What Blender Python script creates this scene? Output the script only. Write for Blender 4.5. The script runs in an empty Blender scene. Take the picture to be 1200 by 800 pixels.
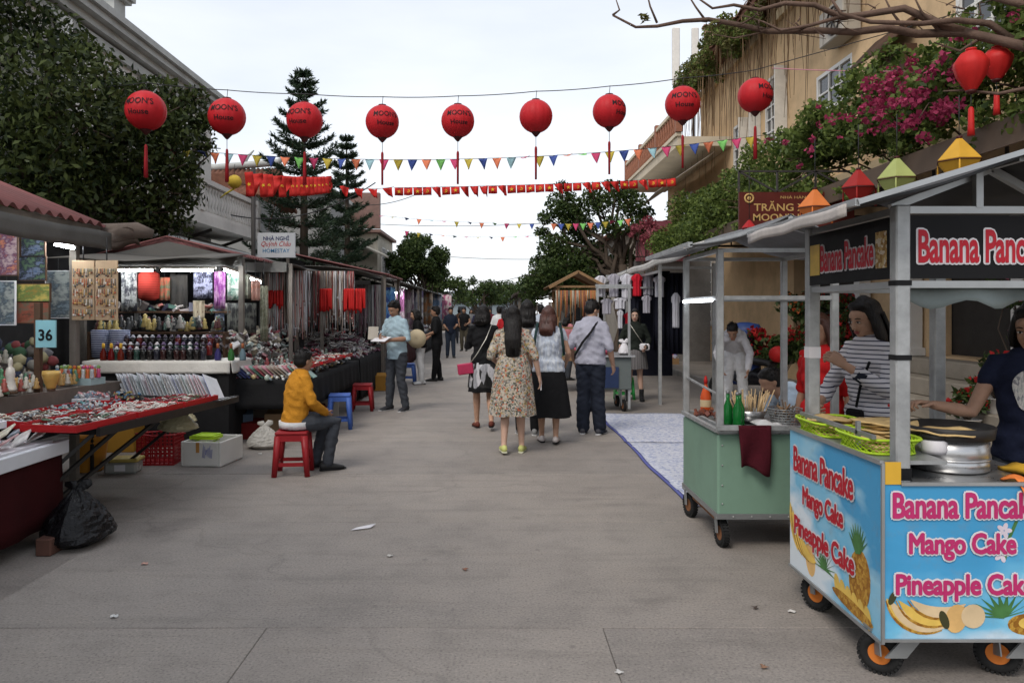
import bpy, bmesh, math, random
import numpy as np
from mathutils import Vector, Matrix, Euler
random.seed(7); rng = np.random.default_rng(7)
R = math.radians
sc = bpy.context.scene
COL = sc.collection
# ---------------------------------------------------------------- camera, sky, sun, exposure
F, CX, HY, CH = 900.0, 580.0, 365.0, 1.55        # focal length in photo pixels, vanishing point, eye height
cam_d = bpy.data.cameras.new('camera'); cam = bpy.data.objects.new('camera', cam_d); COL.objects.link(cam)
cam.location = (0, 0, CH); cam.rotation_euler = (R(90), 0, 0)
cam_d.sensor_width = 36; cam_d.lens = 27.0
cam_d.shift_x = (600 - CX) / 1200; cam_d.shift_y = (HY - 400) / 1200
cam_d.clip_start = 0.05; cam_d.clip_end = 2000
sc.camera = cam
SUN_EL, SUN_AZ = R(50), R(212)                    # azimuth clockwise from +Y
world = bpy.data.worlds.new('World'); sc.world = world; world.use_nodes = True
wt = world.node_tree; wn = wt.nodes; wl = wt.links
for n in list(wn): wn.remove(n)
w_out = wn.new('ShaderNodeOutputWorld'); w_bg = wn.new('ShaderNodeBackground'); w_sky = wn.new('ShaderNodeTexSky')
w_sky.sky_type = 'NISHITA'; w_sky.sun_disc = False; w_sky.sun_elevation = SUN_EL; w_sky.sun_rotation = SUN_AZ
w_sky.air_density = 1.0; w_sky.dust_density = 2.5; w_sky.altitude = 0
w_hs = wn.new('ShaderNodeHueSaturation'); w_hs.inputs['Saturation'].default_value = 1.25; w_hs.inputs['Value'].default_value = 1.0
w_mix = wn.new('ShaderNodeMixRGB'); w_mix.inputs[0].default_value = 0.64      # even high overcast over the sky
w_mix.inputs[2].default_value = (10.1, 10.35, 10.7, 1)
w_tc = wn.new('ShaderNodeTexCoord'); w_mp = wn.new('ShaderNodeMapping'); w_mp.inputs['Scale'].default_value = (1, 1, 3.5)
w_nz = wn.new('ShaderNodeTexNoise'); w_nz.inputs['Scale'].default_value = 2.2; w_nz.inputs['Detail'].default_value = 6      # thin even cloud cover
w_mr = wn.new('ShaderNodeMapRange'); w_mr.inputs[1].default_value = .3; w_mr.inputs[2].default_value = .7; w_mr.inputs[3].default_value = .48; w_mr.inputs[4].default_value = .68
wl.new(w_tc.outputs['Generated'], w_mp.inputs[0]); wl.new(w_mp.outputs[0], w_nz.inputs['Vector']); wl.new(w_nz.outputs['Fac'], w_mr.inputs[0]); w_sx = wn.new('ShaderNodeSeparateXYZ'); wl.new(w_tc.outputs['Generated'], w_sx.inputs[0])
w_hz = wn.new('ShaderNodeMapRange'); w_hz.inputs[1].default_value = .0; w_hz.inputs[2].default_value = .45; w_hz.inputs[3].default_value = .3; w_hz.inputs[4].default_value = 0     # thicker cloud low down
w_ad = wn.new('ShaderNodeMath'); w_ad.operation = 'ADD'; w_ad.use_clamp = True
wl.new(w_sx.outputs['Z'], w_hz.inputs[0]); wl.new(w_mr.outputs[0], w_ad.inputs[0]); wl.new(w_hz.outputs[0], w_ad.inputs[1]); wl.new(w_ad.outputs[0], w_mix.inputs[0])
wl.new(w_sky.outputs[0], w_hs.inputs['Color']); wl.new(w_hs.outputs[0], w_mix.inputs[1])
wl.new(w_mix.outputs[0], w_bg.inputs['Color']); w_bg.inputs['Strength'].default_value = 0.1
wl.new(w_bg.outputs[0], w_out.inputs['Surface'])
sun_d = bpy.data.lights.new('sun', 'SUN'); sun_d.energy = 1.4; sun_d.angle = R(22); sun_d.color = (1, .95, .88)
sun = bpy.data.objects.new('sun', sun_d); COL.objects.link(sun)
sv = Vector((math.sin(SUN_AZ) * math.cos(SUN_EL), math.cos(SUN_AZ) * math.cos(SUN_EL), math.sin(SUN_EL)))
sun.rotation_euler = sv.to_track_quat('Z', 'Y').to_euler()
sc.view_settings.view_transform = 'Standard'; sc.view_settings.look = 'None'
sc.view_settings.exposure = 0.33; sc.view_settings.gamma = 1.0; sc.view_settings.use_curve_mapping = False
sc.render.engine = 'CYCLES'
sc.cycles.use_denoising = True
sc.cycles.max_bounces = 6; sc.cycles.diffuse_bounces = 3; sc.cycles.glossy_bounces = 2
sc.cycles.transmission_bounces = 4; sc.cycles.transparent_max_bounces = 8
sc.cycles.caustics_reflective = False; sc.cycles.caustics_refractive = False

def P(px, py, d):
    """a point at distance d along the street, given by where the photograph shows it"""
    return Vector(((px - CX) / F * d, d, CH + (HY - py) / F * d))
def G(px, py):
    d = F * CH / (py - HY)
    return Vector(((px - CX) / F * d, d, 0.0))

# ---------------------------------------------------------------- materials
_m = {}
def _srgb(c):
    if isinstance(c, str):
        c = tuple(int(c[i:i + 2], 16) / 255 for i in (0, 2, 4))
        c = tuple(x / 12.92 if x <= .04045 else ((x + .055) / 1.055) ** 2.4 for x in c)
    return tuple(c[:3])
def _new(name):
    m = bpy.data.materials.new(name); m.use_nodes = True
    nt = m.node_tree; b = nt.nodes['Principled BSDF']
    return m, nt, b
def _coords(nt, kind='Object'):
    if kind == 'World':
        g = nt.nodes.new('ShaderNodeNewGeometry'); return g.outputs['Position']
    t = nt.nodes.new('ShaderNodeTexCoord'); return t.outputs[kind]
def _noise(nt, co, scale, detail=4, rough=.55, stretch=None):
    if stretch:
        mp = nt.nodes.new('ShaderNodeMapping'); mp.inputs['Scale'].default_value = stretch
        nt.links.new(co, mp.inputs[0]); co = mp.outputs[0]
    n = nt.nodes.new('ShaderNodeTexNoise'); n.inputs['Scale'].default_value = scale
    n.inputs['Detail'].default_value = detail; n.inputs['Roughness'].default_value = rough
    nt.links.new(co, n.inputs['Vector']); return n.outputs['Fac']
def _ramp(nt, fac, stops, interp='LINEAR'):
    r = nt.nodes.new('ShaderNodeValToRGB'); r.color_ramp.interpolation = interp
    el = r.color_ramp.elements
    while len(el) < len(stops): el.new(.5)
    for e, (p, c) in zip(el, stops): e.position = p; e.color = (*c, 1)
    nt.links.new(fac, r.inputs[0]); return r.outputs[0]
def _mixc(nt, fac, a, b, mode='MIX'):
    n = nt.nodes.new('ShaderNodeMixRGB'); n.blend_type = mode
    for i, v in ((0, fac), (1, a), (2, b)):
        if isinstance(v, bpy.types.NodeSocket): nt.links.new(v, n.inputs[i])
        elif i == 0: n.inputs[0].default_value = v
        else: n.inputs[i].default_value = (*v, 1)
    return n.outputs[0]
def _bump(nt, b, fac, strength, dist=.01):
    n = nt.nodes.new('ShaderNodeBump'); n.inputs['Strength'].default_value = strength; n.inputs['Distance'].default_value = dist
    nt.links.new(fac, n.inputs['Height']); nt.links.new(n.outputs[0], b.inputs['Normal'])

def M(name, col, rough=.6, metal=0.0, var=.18, scale=6, bump=0.0, bscale=90, coords='Object', dirt=0.0, stretch=None, spec=.5, rand=.0, alpha=1, trans=0):
    """painted / plain surface: colour with uneven tone, optional dirt blotches and fine relief"""
    if name in _m: return _m[name]
    if spec == .5 and not metal: spec = .15 if rough >= .8 else .25
    c = _srgb(col); m, nt, b = _new(name); co = _coords(nt, coords)
    n1 = _noise(nt, co, scale, 5, .6, stretch)
    lo = tuple(x * (1 - var) for x in c); hi = tuple(min(1, x * (1 + var)) for x in c)
    out = _ramp(nt, n1, [(.25, lo), (.75, hi)])
    if dirt:
        n2 = _noise(nt, co, scale * .37 + .8, 6, .7)
        d = _ramp(nt, n2, [(.45, (0, 0, 0)), (.72, (dirt, dirt, dirt))])
        out = _mixc(nt, d, out, tuple(x * .35 + .01 for x in c))
    if rand:
        oi = nt.nodes.new('ShaderNodeObjectInfo')
        rr = _ramp(nt, oi.outputs['Random'], [(0, (1 - rand,) * 3), (1, (1 + rand,) * 3)])
        out = _mixc(nt, 1, out, rr, 'MULTIPLY')
    nt.links.new(out, b.inputs['Base Color'])
    rf = _ramp(nt, n1, [(.2, (max(0, rough - .1),) * 3), (.8, (min(1, rough + .12),) * 3)])
    nt.links.new(rf, b.inputs['Roughness'])
    b.inputs['Metallic'].default_value = metal; b.inputs['Specular IOR Level'].default_value = spec
    if alpha < 1: b.inputs['Alpha'].default_value = alpha
    if trans: b.inputs['Transmission Weight'].default_value = trans
    if bump: _bump(nt, b, _noise(nt, co, bscale, 4, .6, stretch), bump, .01 if bscale > 30 else .025)
    _m[name] = m; return m
def MP(name, pal, scale=20, rough=.7, stretch=None, base=None, amount=1.0, coords='Object', bump=0.0, warp=0):
    """printed or crowded surface: irregular patches taken from a palette"""
    if name in _m: return _m[name]
    m, nt, b = _new(name); co = _coords(nt, coords)
    if stretch:
        mp = nt.nodes.new('ShaderNodeMapping'); mp.inputs['Scale'].default_value = stretch
        nt.links.new(co, mp.inputs[0]); co = mp.outputs[0]
    if warp:
        nz = nt.nodes.new('ShaderNodeTexNoise'); nz.inputs['Scale'].default_value = scale * .6; nt.links.new(co, nz.inputs['Vector'])
        co = _mixc(nt, warp, co, nz.outputs['Color'])
    v = nt.nodes.new('ShaderNodeTexVoronoi'); v.inputs['Scale'].default_value = scale
    nt.links.new(co, v.inputs['Vector'])
    s = nt.nodes.new('ShaderNodeSeparateColor'); nt.links.new(v.outputs['Color'], s.inputs[0])
    cs = [_srgb(c) for c in pal]
    out = _ramp(nt, s.outputs[0], [(i / len(cs), c) for i, c in enumerate(cs)], 'CONSTANT')
    n1 = _noise(nt, co, scale * 2.5, 3)
    out = _mixc(nt, 1, out, _ramp(nt, n1, [(.2, (.65,) * 3), (.8, (1.2,) * 3)]), 'MULTIPLY')
    if base is not None:
        k = _ramp(nt, s.outputs[1], [(0, (1, 1, 1)), (amount, (0, 0, 0))], 'CONSTANT')
        out = _mixc(nt, k, _srgb(base), out)
    nt.links.new(out, b.inputs['Base Color']); b.inputs['Roughness'].default_value = rough
    if bump: _bump(nt, b, v.outputs['Distance'], bump)
    b.inputs['Specular IOR Level'].default_value = .15
    _m[name] = m; return m
def MN(name, pal, scale=8, rough=.6, stretch=None):
    """painted picture or dyed cloth: tones of a palette running into each other"""
    if name in _m: return _m[name]
    m, nt, b = _new(name); co = _coords(nt); n1 = _noise(nt, co, scale, 9, .72, stretch); n2 = _noise(nt, co, scale * .35, 3, .5)
    cs = [_srgb(c) for c in pal]; k = len(cs) - 1
    a = nt.nodes.new('ShaderNodeMath'); a.operation = 'MULTIPLY_ADD'; a.inputs[1].default_value = .8; nt.links.new(n2, a.inputs[0]); nt.links.new(n1, a.inputs[2])
    out = _ramp(nt, a.outputs[0], [(.62 + .36 * i / k, c) for i, c in enumerate(cs)])
    nt.links.new(out, b.inputs['Base Color']); b.inputs['Roughness'].default_value = rough; b.inputs['Specular IOR Level'].default_value = .2
    _m[name] = m; return m
def MS(name, c1, c2, period, duty=.5, axis='Z', rough=.8, coords='Object', bump=.2):
    """woven stripes"""
    if name in _m: return _m[name]
    m, nt, b = _new(name); co = _coords(nt, coords)
    x = nt.nodes.new('ShaderNodeSeparateXYZ'); nt.links.new(co, x.inputs[0])
    a = nt.nodes.new('ShaderNodeMath'); a.operation = 'MULTIPLY'; a.inputs[1].default_value = 1 / period; nt.links.new(x.outputs[axis], a.inputs[0])
    f = nt.nodes.new('ShaderNodeMath'); f.operation = 'FRACT'; nt.links.new(a.outputs[0], f.inputs[0])
    out = _ramp(nt, f.outputs[0], [(0, _srgb(c1)), (duty, _srgb(c2))], 'CONSTANT')
    nt.links.new(out, b.inputs['Base Color']); b.inputs['Roughness'].default_value = rough
    if bump: _bump(nt, b, _noise(nt, co, 18, 4), bump, .02)
    b.inputs['Specular IOR Level'].default_value = .15
    _m[name] = m; return m
def ML(name, c1, c2, rough=.55, transl=.3):
    """leaves: every leaf its own tone, some light passing through"""
    if name in _m: return _m[name]
    m, nt, b = _new(name)
    g = nt.nodes.new('ShaderNodeNewGeometry')
    out = _ramp(nt, g.outputs['Random Per Island'], [(0, _srgb(c1)), (1, _srgb(c2))])
    nt.links.new(out, b.inputs['Base Color']); b.inputs['Roughness'].default_value = rough
    b.inputs['Specular IOR Level'].default_value = .18
    if transl:
        t = nt.nodes.new('ShaderNodeBsdfTranslucent'); nt.links.new(out, t.inputs[0])
        mx = nt.nodes.new('ShaderNodeMixShader'); mx.inputs[0].default_value = transl
        o = nt.nodes['Material Output']
        nt.links.new(b.outputs[0], mx.inputs[1]); nt.links.new(t.outputs[0], mx.inputs[2]); nt.links.new(mx.outputs[0], o.inputs[0])
    _m[name] = m; return m
def MC(name, pal, rough=.5, metal=0, spec=.5):
    """small goods: every loose piece takes one colour of the palette"""
    if name in _m: return _m[name]
    m, nt, b = _new(name)
    g = nt.nodes.new('ShaderNodeNewGeometry'); cs = [_srgb(c) for c in pal]
    out = _ramp(nt, g.outputs['Random Per Island'], [(i / len(cs), c) for i, c in enumerate(cs)], 'CONSTANT')
    nt.links.new(out, b.inputs['Base Color']); b.inputs['Roughness'].default_value = rough; b.inputs['Metallic'].default_value = metal
    b.inputs['Specular IOR Level'].default_value = spec
    _m[name] = m; return m
def MO(name, pal, rough=.5, var=.15):
    """one colour of the palette for each object that carries it"""
    if name in _m: return _m[name]
    m, nt, b = _new(name)
    g = nt.nodes.new('ShaderNodeObjectInfo'); cs = [_srgb(c) for c in pal]
    out = _ramp(nt, g.outputs['Random'], [(i / len(cs), c) for i, c in enumerate(cs)], 'CONSTANT')
    n1 = _noise(nt, _coords(nt), 14, 3)
    out = _mixc(nt, 1, out, _ramp(nt, n1, [(.2, (1 - var,) * 3), (.8, (1 + var,) * 3)]), 'MULTIPLY')
    nt.links.new(out, b.inputs['Base Color']); b.inputs['Roughness'].default_value = rough
    _m[name] = m; return m
def ME(name, col, strength):
    if name in _m: return _m[name]
    m, nt, b = _new(name); b.inputs['Base Color'].default_value = (*col, 1)
    b.inputs['Emission Color'].default_value = (*col, 1); b.inputs['Emission Strength'].default_value = strength
    _m[name] = m; return m

# ---------------------------------------------------------------- mesh helpers
def V(*a): return Vector(a)
class MB:
    """collects boxes, tubes, lathes and sheets; build() makes ONE mesh object of them"""
    def __init__(s): s.v = []; s.f = []; s.m = []; s.s = []
    def add(s, vs, fs, m=0, smooth=False):
        o = len(s.v); s.v.extend([tuple(x) for x in vs])
        for f in fs: s.f.append(tuple(i + o for i in f)); s.m.append(m); s.s.append(smooth)
        return s
    def box(s, c, size, m=0, rot=None):
        hx, hy, hz = size[0] / 2, size[1] / 2, size[2] / 2; c = Vector(c)
        q = [Vector(p) for p in ((-hx, -hy, -hz), (hx, -hy, -hz), (hx, hy, -hz), (-hx, hy, -hz), (-hx, -hy, hz), (hx, -hy, hz), (hx, hy, hz), (-hx, hy, hz))]
        if rot is not None:
            rm = rot if isinstance(rot, Matrix) else Euler(rot).to_matrix()
            q = [rm @ p for p in q]
        return s.add([p + c for p in q], [(0, 3, 2, 1), (4, 5, 6, 7), (0, 1, 5, 4), (1, 2, 6, 5), (2, 3, 7, 6), (3, 0, 4, 7)], m)
    def b2(s, x0, x1, y0, y1, z0, z1, m=0):
        return s.box(((x0 + x1) / 2, (y0 + y1) / 2, (z0 + z1) / 2), (abs(x1 - x0), abs(y1 - y0), abs(z1 - z0)), m)
    def bar(s, a, b, w, h=None, m=0, up=(0, 0, 1)):
        a = Vector(a); b = Vector(b); h = h or w; d = (b - a); L = d.length; d.normalize()
        up = Vector(up)
        if abs(d.dot(up)) > .98: up = Vector((0, 1, 0))
        x = d.cross(up).normalized(); z = x.cross(d).normalized()
        rm = Matrix((x, d, z)).transposed()
        return s.box((a + b) / 2, (w, L, h), m, rm)
    def tube(s, pts, rad, n=8, m=0, side=None, caps=True, smooth=True, rnd=False):
        """pts: path; rad: number, list of numbers or list of (a, b): half width along side and across"""
        pts = [Vector(p) for p in pts]; k = len(pts)
        if not isinstance(rad, (list, tuple)): rad = [rad] * k
        rad = [r if isinstance(r, (list, tuple)) else (r, r) for r in rad]
        if rnd:     # rounded ends
            t0 = (pts[0] - pts[1]).normalized(); t1 = (pts[-1] - pts[-2]).normalized()
            a0, b0 = rad[0]; a1, b1 = rad[-1]; e0 = min(a0, b0); e1 = min(a1, b1)
            pts = [pts[0] + t0 * e0 * .98, pts[0] + t0 * e0 * .7] + pts + [pts[-1] + t1 * e1 * .7, pts[-1] + t1 * e1 * .98]
            rad = [(a0 * .2, b0 * .2), (a0 * .72, b0 * .72)] + rad + [(a1 * .72, b1 * .72), (a1 * .2, b1 * .2)]
            k = len(pts)
        vs = []; prev = None
        for i in range(k):
            t = (pts[min(i + 1, k - 1)] - pts[max(i - 1, 0)])
            if t.length < 1e-9: t = Vector((0, 0, 1))
            t.normalize()
            ref = Vector(side) if side is not None else (prev if prev is not None else (Vector((1, 0, 0)) if abs(t.x) < .9 else Vector((0, 1, 0))))
            x = ref - t * ref.dot(t)
            if x.length < 1e-4: x = Vector((0, 1, 0)) - t * t.y
            x.normalize(); y = t.cross(x); prev = x
            a, b = rad[i]
            for j in range(n):
                w = 2 * math.pi * j / n
                vs.append(pts[i] + x * (a * math.cos(w)) + y * (b * math.sin(w)))
        fs = []
        for i in range(k - 1):
            for j in range(n):
                j2 = (j + 1) % n
                fs.append((i * n + j, i * n + j2, (i + 1) * n + j2, (i + 1) * n + j))
        s.add(vs, fs, m, smooth)
        if caps:
            o = len(s.v) - len(vs)
            s.f.append(tuple(o + j for j in reversed(range(n)))); s.m.append(m); s.s.append(False)
            s.f.append(tuple(o + (k - 1) * n + j for j in range(n))); s.m.append(m); s.s.append(False)
        return s
    def lathe(s, prof, c=(0, 0, 0), n=16, m=0, rot=None, smooth=True, sx=1, sy=1):
        c = Vector(c); vs = []; k = len(prof)
        for r, z in prof:
            r = max(r, 1e-4)
            for j in range(n):
                w = 2 * math.pi * j / n; p = Vector((r * math.cos(w) * sx, r * math.sin(w) * sy, z))
                vs.append((rot @ p if rot is not None else p) + c)
        fs = [(i * n + j, i * n + (j + 1) % n, (i + 1) * n + (j + 1) % n, (i + 1) * n + j) for i in range(k - 1) for j in range(n)]
        s.add(vs, fs, m, smooth)
        o = len(s.v) - len(vs)
        s.f.append(tuple(o + j for j in reversed(range(n)))); s.m.append(m); s.s.append(False)
        s.f.append(tuple(o + (k - 1) * n + j for j in range(n))); s.m.append(m); s.s.append(False)
        return s
    def ball(s, c, r, nu=12, nv=8, m=0, rot=None):
        r = r if isinstance(r, (list, tuple)) else (r, r, r); c = Vector(c)
        vs = []; 
        for i in range(nv + 1):
            a = math.pi * i / nv
            for j in range(nu):
                w = 2 * math.pi * j / nu; sr = max(math.sin(a), 1e-3)
                p = Vector((r[0] * sr * math.cos(w), r[1] * sr * math.sin(w), -r[2] * math.cos(a)))
                vs.append((rot @ p if rot is not None else p) + c)
        fs = [(i * nu + j, i * nu + (j + 1) % nu, (i + 1) * nu + (j + 1) % nu, (i + 1) * nu + j) for i in range(nv) for j in range(nu)]
        fs += [tuple(reversed(range(nu))), tuple(nv * nu + j for j in range(nu))]
        return s.add(vs, fs, m, True)
    def torus(s, c, Rr, r, n=24, k=8, m=0, rot=None):
        c = Vector(c); vs = []
        for i in range(n):
            a = 2 * math.pi * i / n
            for j in range(k):
                b = 2 * math.pi * j / k
                p = Vector(((Rr + r * math.cos(b)) * math.cos(a), (Rr + r * math.cos(b)) * math.sin(a), r * math.sin(b)))
                vs.append((rot @ p if rot is not None else p) + c)
        fs = [(i * k + j, ((i + 1) % n) * k + j, ((i + 1) % n) * k + (j + 1) % k, i * k + (j + 1) % k) for i in range(n) for j in range(k)]
        return s.add(vs, fs, m, True)
    def sheet(s, fn, nu, nv, th=.004, m=0, smooth=True, off=(0, 0, -1)):
        """a cloth or metal sheet: fn(u, v) gives a point; th is its thickness along off"""
        off = Vector(off); top = [Vector(fn(i / nu, j / nv)) for j in range(nv + 1) for i in range(nu + 1)]
        w = nu + 1; n = len(top)
        vs = top + [p + off * th for p in top]; fs = []
        for j in range(nv):
            for i in range(nu):
                a = j * w + i
                fs.append((a, a + 1, a + w + 1, a + w)); fs.append((n + a, n + a + w, n + a + w + 1, n + a + 1))
        for i in range(nu):
            fs.append((i, n + i, n + i + 1, i + 1)); a = nv * w + i; fs.append((a, a + 1, n + a + 1, n + a))
        for j in range(nv):
            a = j * w; fs.append((a, a + w, n + a + w, n + a)); a = j * w + nu; fs.append((a, n + a, n + a + w, a + w))
        return s.add(vs, fs, m, smooth)
    def poly(s, pts, o, U, W, th=.002, m=0):
        """a flat outline (u, v) given depth: laid at o in the plane of U and W"""
        U = Vector(U); W = Vector(W); N = U.cross(W).normalized(); o = Vector(o); n = len(pts)
        a = [o + U * p[0] + W * p[1] for p in pts]; b = [p + N * th for p in a]
        fs = [tuple(range(n, 2 * n))] + [(i, (i + 1) % n, n + (i + 1) % n, n + i) for i in range(n)]
        return s.add(a + b, fs, m)
    def xf(s, M4):
        s.v = [tuple(M4 @ Vector(p)) for p in s.v]; return s
    def build(s, name, mats, parent=None, bevel=0, world=False, seg=1):
        me = bpy.data.meshes.new(name)
        vs = s.v
        if world and parent is not None:
            l = parent.location; vs = [(a - l.x, b - l.y, c - l.z) for a, b, c in vs]
        me.from_pydata(vs, [], s.f)
        if not isinstance(mats, (list, tuple)): mats = [mats]
        for x in mats: me.materials.append(x)
        me.polygons.foreach_set('material_index', s.m); me.polygons.foreach_set('use_smooth', s.s)
        if bevel:
            bm = bmesh.new(); bm.from_mesh(me)
            bmesh.ops.recalc_face_normals(bm, faces=bm.faces)
            es = [e for e in bm.edges if len(e.link_faces) == 2 and e.calc_face_angle(0) > .6]
            bmesh.ops.bevel(bm, geom=es, offset=bevel, segments=seg, affect='EDGES', clamp_overlap=True, profile=.5)
            bm.to_mesh(me); bm.free()
        me.update()
        o = bpy.data.objects.new(name, me); COL.objects.link(o)
        if parent is not None: o.parent = parent
        return o
def fastmesh(name, verts, quads, mat, parent=None, smooth=False):
    """tens of thousands of quads as one mesh"""
    me = bpy.data.meshes.new(name); n = len(verts); k = len(quads)
    me.vertices.add(n); me.vertices.foreach_set('co', np.ascontiguousarray(verts, dtype=np.float32).ravel())
    me.loops.add(k * 4); me.loops.foreach_set('vertex_index', np.ascontiguousarray(quads, dtype=np.int32).ravel())
    me.polygons.add(k); me.polygons.foreach_set('loop_start', np.arange(0, k * 4, 4, dtype=np.int32))
    me.update(calc_edges=True); me.validate()
    for x in (mat if isinstance(mat, (list, tuple)) else [mat]): me.materials.append(x)
    if smooth: me.polygons.foreach_set('use_smooth', np.ones(k, dtype=bool))
    o = bpy.data.objects.new(name, me); COL.objects.link(o)
    if parent is not None: o.parent = parent
    return o
def tag(o, label, cat, group=None, kind=None):
    if label: o['label'] = label
    if cat: o['category'] = cat
    if group: o['group'] = group
    if kind: o['kind'] = kind
    return o
def thing(name, label, cat, loc=(0, 0, 0), rz=0, group=None):
    o = bpy.data.objects.new(name, None); COL.objects.link(o); o.empty_display_size = .1
    o.location = loc; o.rotation_euler = (0, 0, rz)
    return tag(o, label, cat, group)
def dup(root, loc, rz=None, label=None, group=None, scale=None, rot=None):
    r = root.copy(); COL.objects.link(r); r.location = loc
    if rz is not None: r.rotation_euler = (0, 0, rz)
    if rot is not None: r.rotation_euler = rot
    if scale is not None: r.scale = (scale,) * 3 if not isinstance(scale, (tuple, list)) else scale
    if label: r['label'] = label
    if group: r['group'] = group
    for ch in list(root.children):
        c = ch.copy(); COL.objects.link(c); c.parent = r
        for g in list(ch.children):
            d = g.copy(); COL.objects.link(d); d.parent = c
    return r
def struct(o, label=None):
    o['kind'] = 'structure'
    if label: o['label'] = label
    return o
_txt = {}
def text_geo(s, offset=0.0, shear=0.0, spacing=1.0):
    """outline of a word as flat polygons, unit cap height, centred"""
    key = (s, offset, shear, spacing)
    if key in _txt: return _txt[key]
    cu = bpy.data.curves.new('lettering', 'FONT'); cu.body = s; cu.size = 1; cu.align_x = 'CENTER'; cu.align_y = 'CENTER'
    cu.offset = offset; cu.shear = shear; cu.space_character = spacing; cu.resolution_u = 3
    o = bpy.data.objects.new('lettering', cu); COL.objects.link(o)
    dg = bpy.context.evaluated_depsgraph_get(); me = bpy.data.meshes.new_from_object(o.evaluated_get(dg))
    vs = [tuple(v.co) for v in me.vertices]; fs = [tuple(p.vertices) for p in me.polygons]
    par = list(range(len(vs)))
    def root(i):
        while par[i] != i: par[i] = par[par[i]]; i = par[i]
        return i
    for f in fs:
        for i in f[1:]: par[root(i)] = root(f[0])
    ids = {}; vs = [(x, y, float(ids.setdefault(root(i), len(ids)) % 4)) for i, (x, y, z) in enumerate(vs)]      # letters that touch lie a hair apart
    bpy.data.objects.remove(o); bpy.data.meshes.remove(me); bpy.data.curves.remove(cu)
    _txt[key] = (vs, fs); return vs, fs
def put_text(mb, s, o, U, W, width, height, eps=.002, m=0, offset=0.0, shear=0.0, spacing=1.0, ref=None, outline=0):
    """lays a word on the plane U, W at o, width x height overall (measured on the plain word)"""
    v0, _ = text_geo(s, ref if ref is not None else 0.0, shear, spacing); vs, fs = text_geo(s, offset, shear, spacing)
    xs = [v[0] for v in v0]; ys = [v[1] for v in v0]
    w = max(xs) - min(xs); h = max(ys) - min(ys); cx = (max(xs) + min(xs)) / 2; cy = (max(ys) + min(ys)) / 2
    U = Vector(U); W = Vector(W); N = U.cross(W).normalized(); o = Vector(o)
    ring = [(0, 0)] if not outline else [(outline * math.cos(k * math.pi / 4), outline * math.sin(k * math.pi / 4)) for k in range(8)]
    for k, (dx, dy) in enumerate(ring):
        mb.add([o + U * ((x - cx) / w * width + dx) + W * ((y - cy) / h * height + dy) + N * (eps + k * .00025 + z * .00005) for x, y, z in vs], fs, m)
    return mb
def nth(k, n=None):
    return '%d%s' % (k, 'th' if 10 < k % 100 < 14 else {1: 'st', 2: 'nd', 3: 'rd'}.get(k % 10, 'th'))
# leaves ------------------------------------------------------------------------------
def leaf_mesh(name, cen, size, mat, parent=None, droop=.3, aspect=.5, dirs=None, seed=1):
    """one folded four-cornered leaf at every centre"""
    r = np.random.default_rng(seed); n = len(cen); cen = np.asarray(cen, dtype=np.float64)
    if dirs is None:
        d = r.normal(size=(n, 3)); d[:, 2] -= droop
    else: d = np.asarray(dirs) + r.normal(size=(n, 3)) * .35
    d /= np.linalg.norm(d, axis=1, keepdims=True) + 1e-9
    q = r.normal(size=(n, 3)); s = np.cross(d, q); s /= np.linalg.norm(s, axis=1, keepdims=True) + 1e-9
    nn = np.cross(d, s)
    L = (size * (.65 + .7 * r.random(n)))[:, None]; Wd = L * aspect * .5
    base = cen - d * L * .5
    v = np.stack([base, cen + s * Wd + nn * L * .12, cen + d * L * .5, cen - s * Wd + nn * L * .12], axis=1).reshape(-1, 3)
    qd = np.arange(n * 4).reshape(-1, 4)
    return fastmesh(name, v, qd, mat, parent)
def clump_points(n, centres, radii, seed=1, squash=.8):
    r = np.random.default_rng(seed); centres = np.asarray(centres, float); radii = np.asarray(radii, float)
    w = radii ** 2.2; w /= w.sum(); k = r.choice(len(centres), n, p=w)
    d = r.normal(size=(n, 3)); d /= np.linalg.norm(d, axis=1, keepdims=True)
    rad = radii[k] * (r.random(n) ** .45)
    off = d * rad[:, None]; off[:, 2] *= squash
    return centres[k] + off
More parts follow.
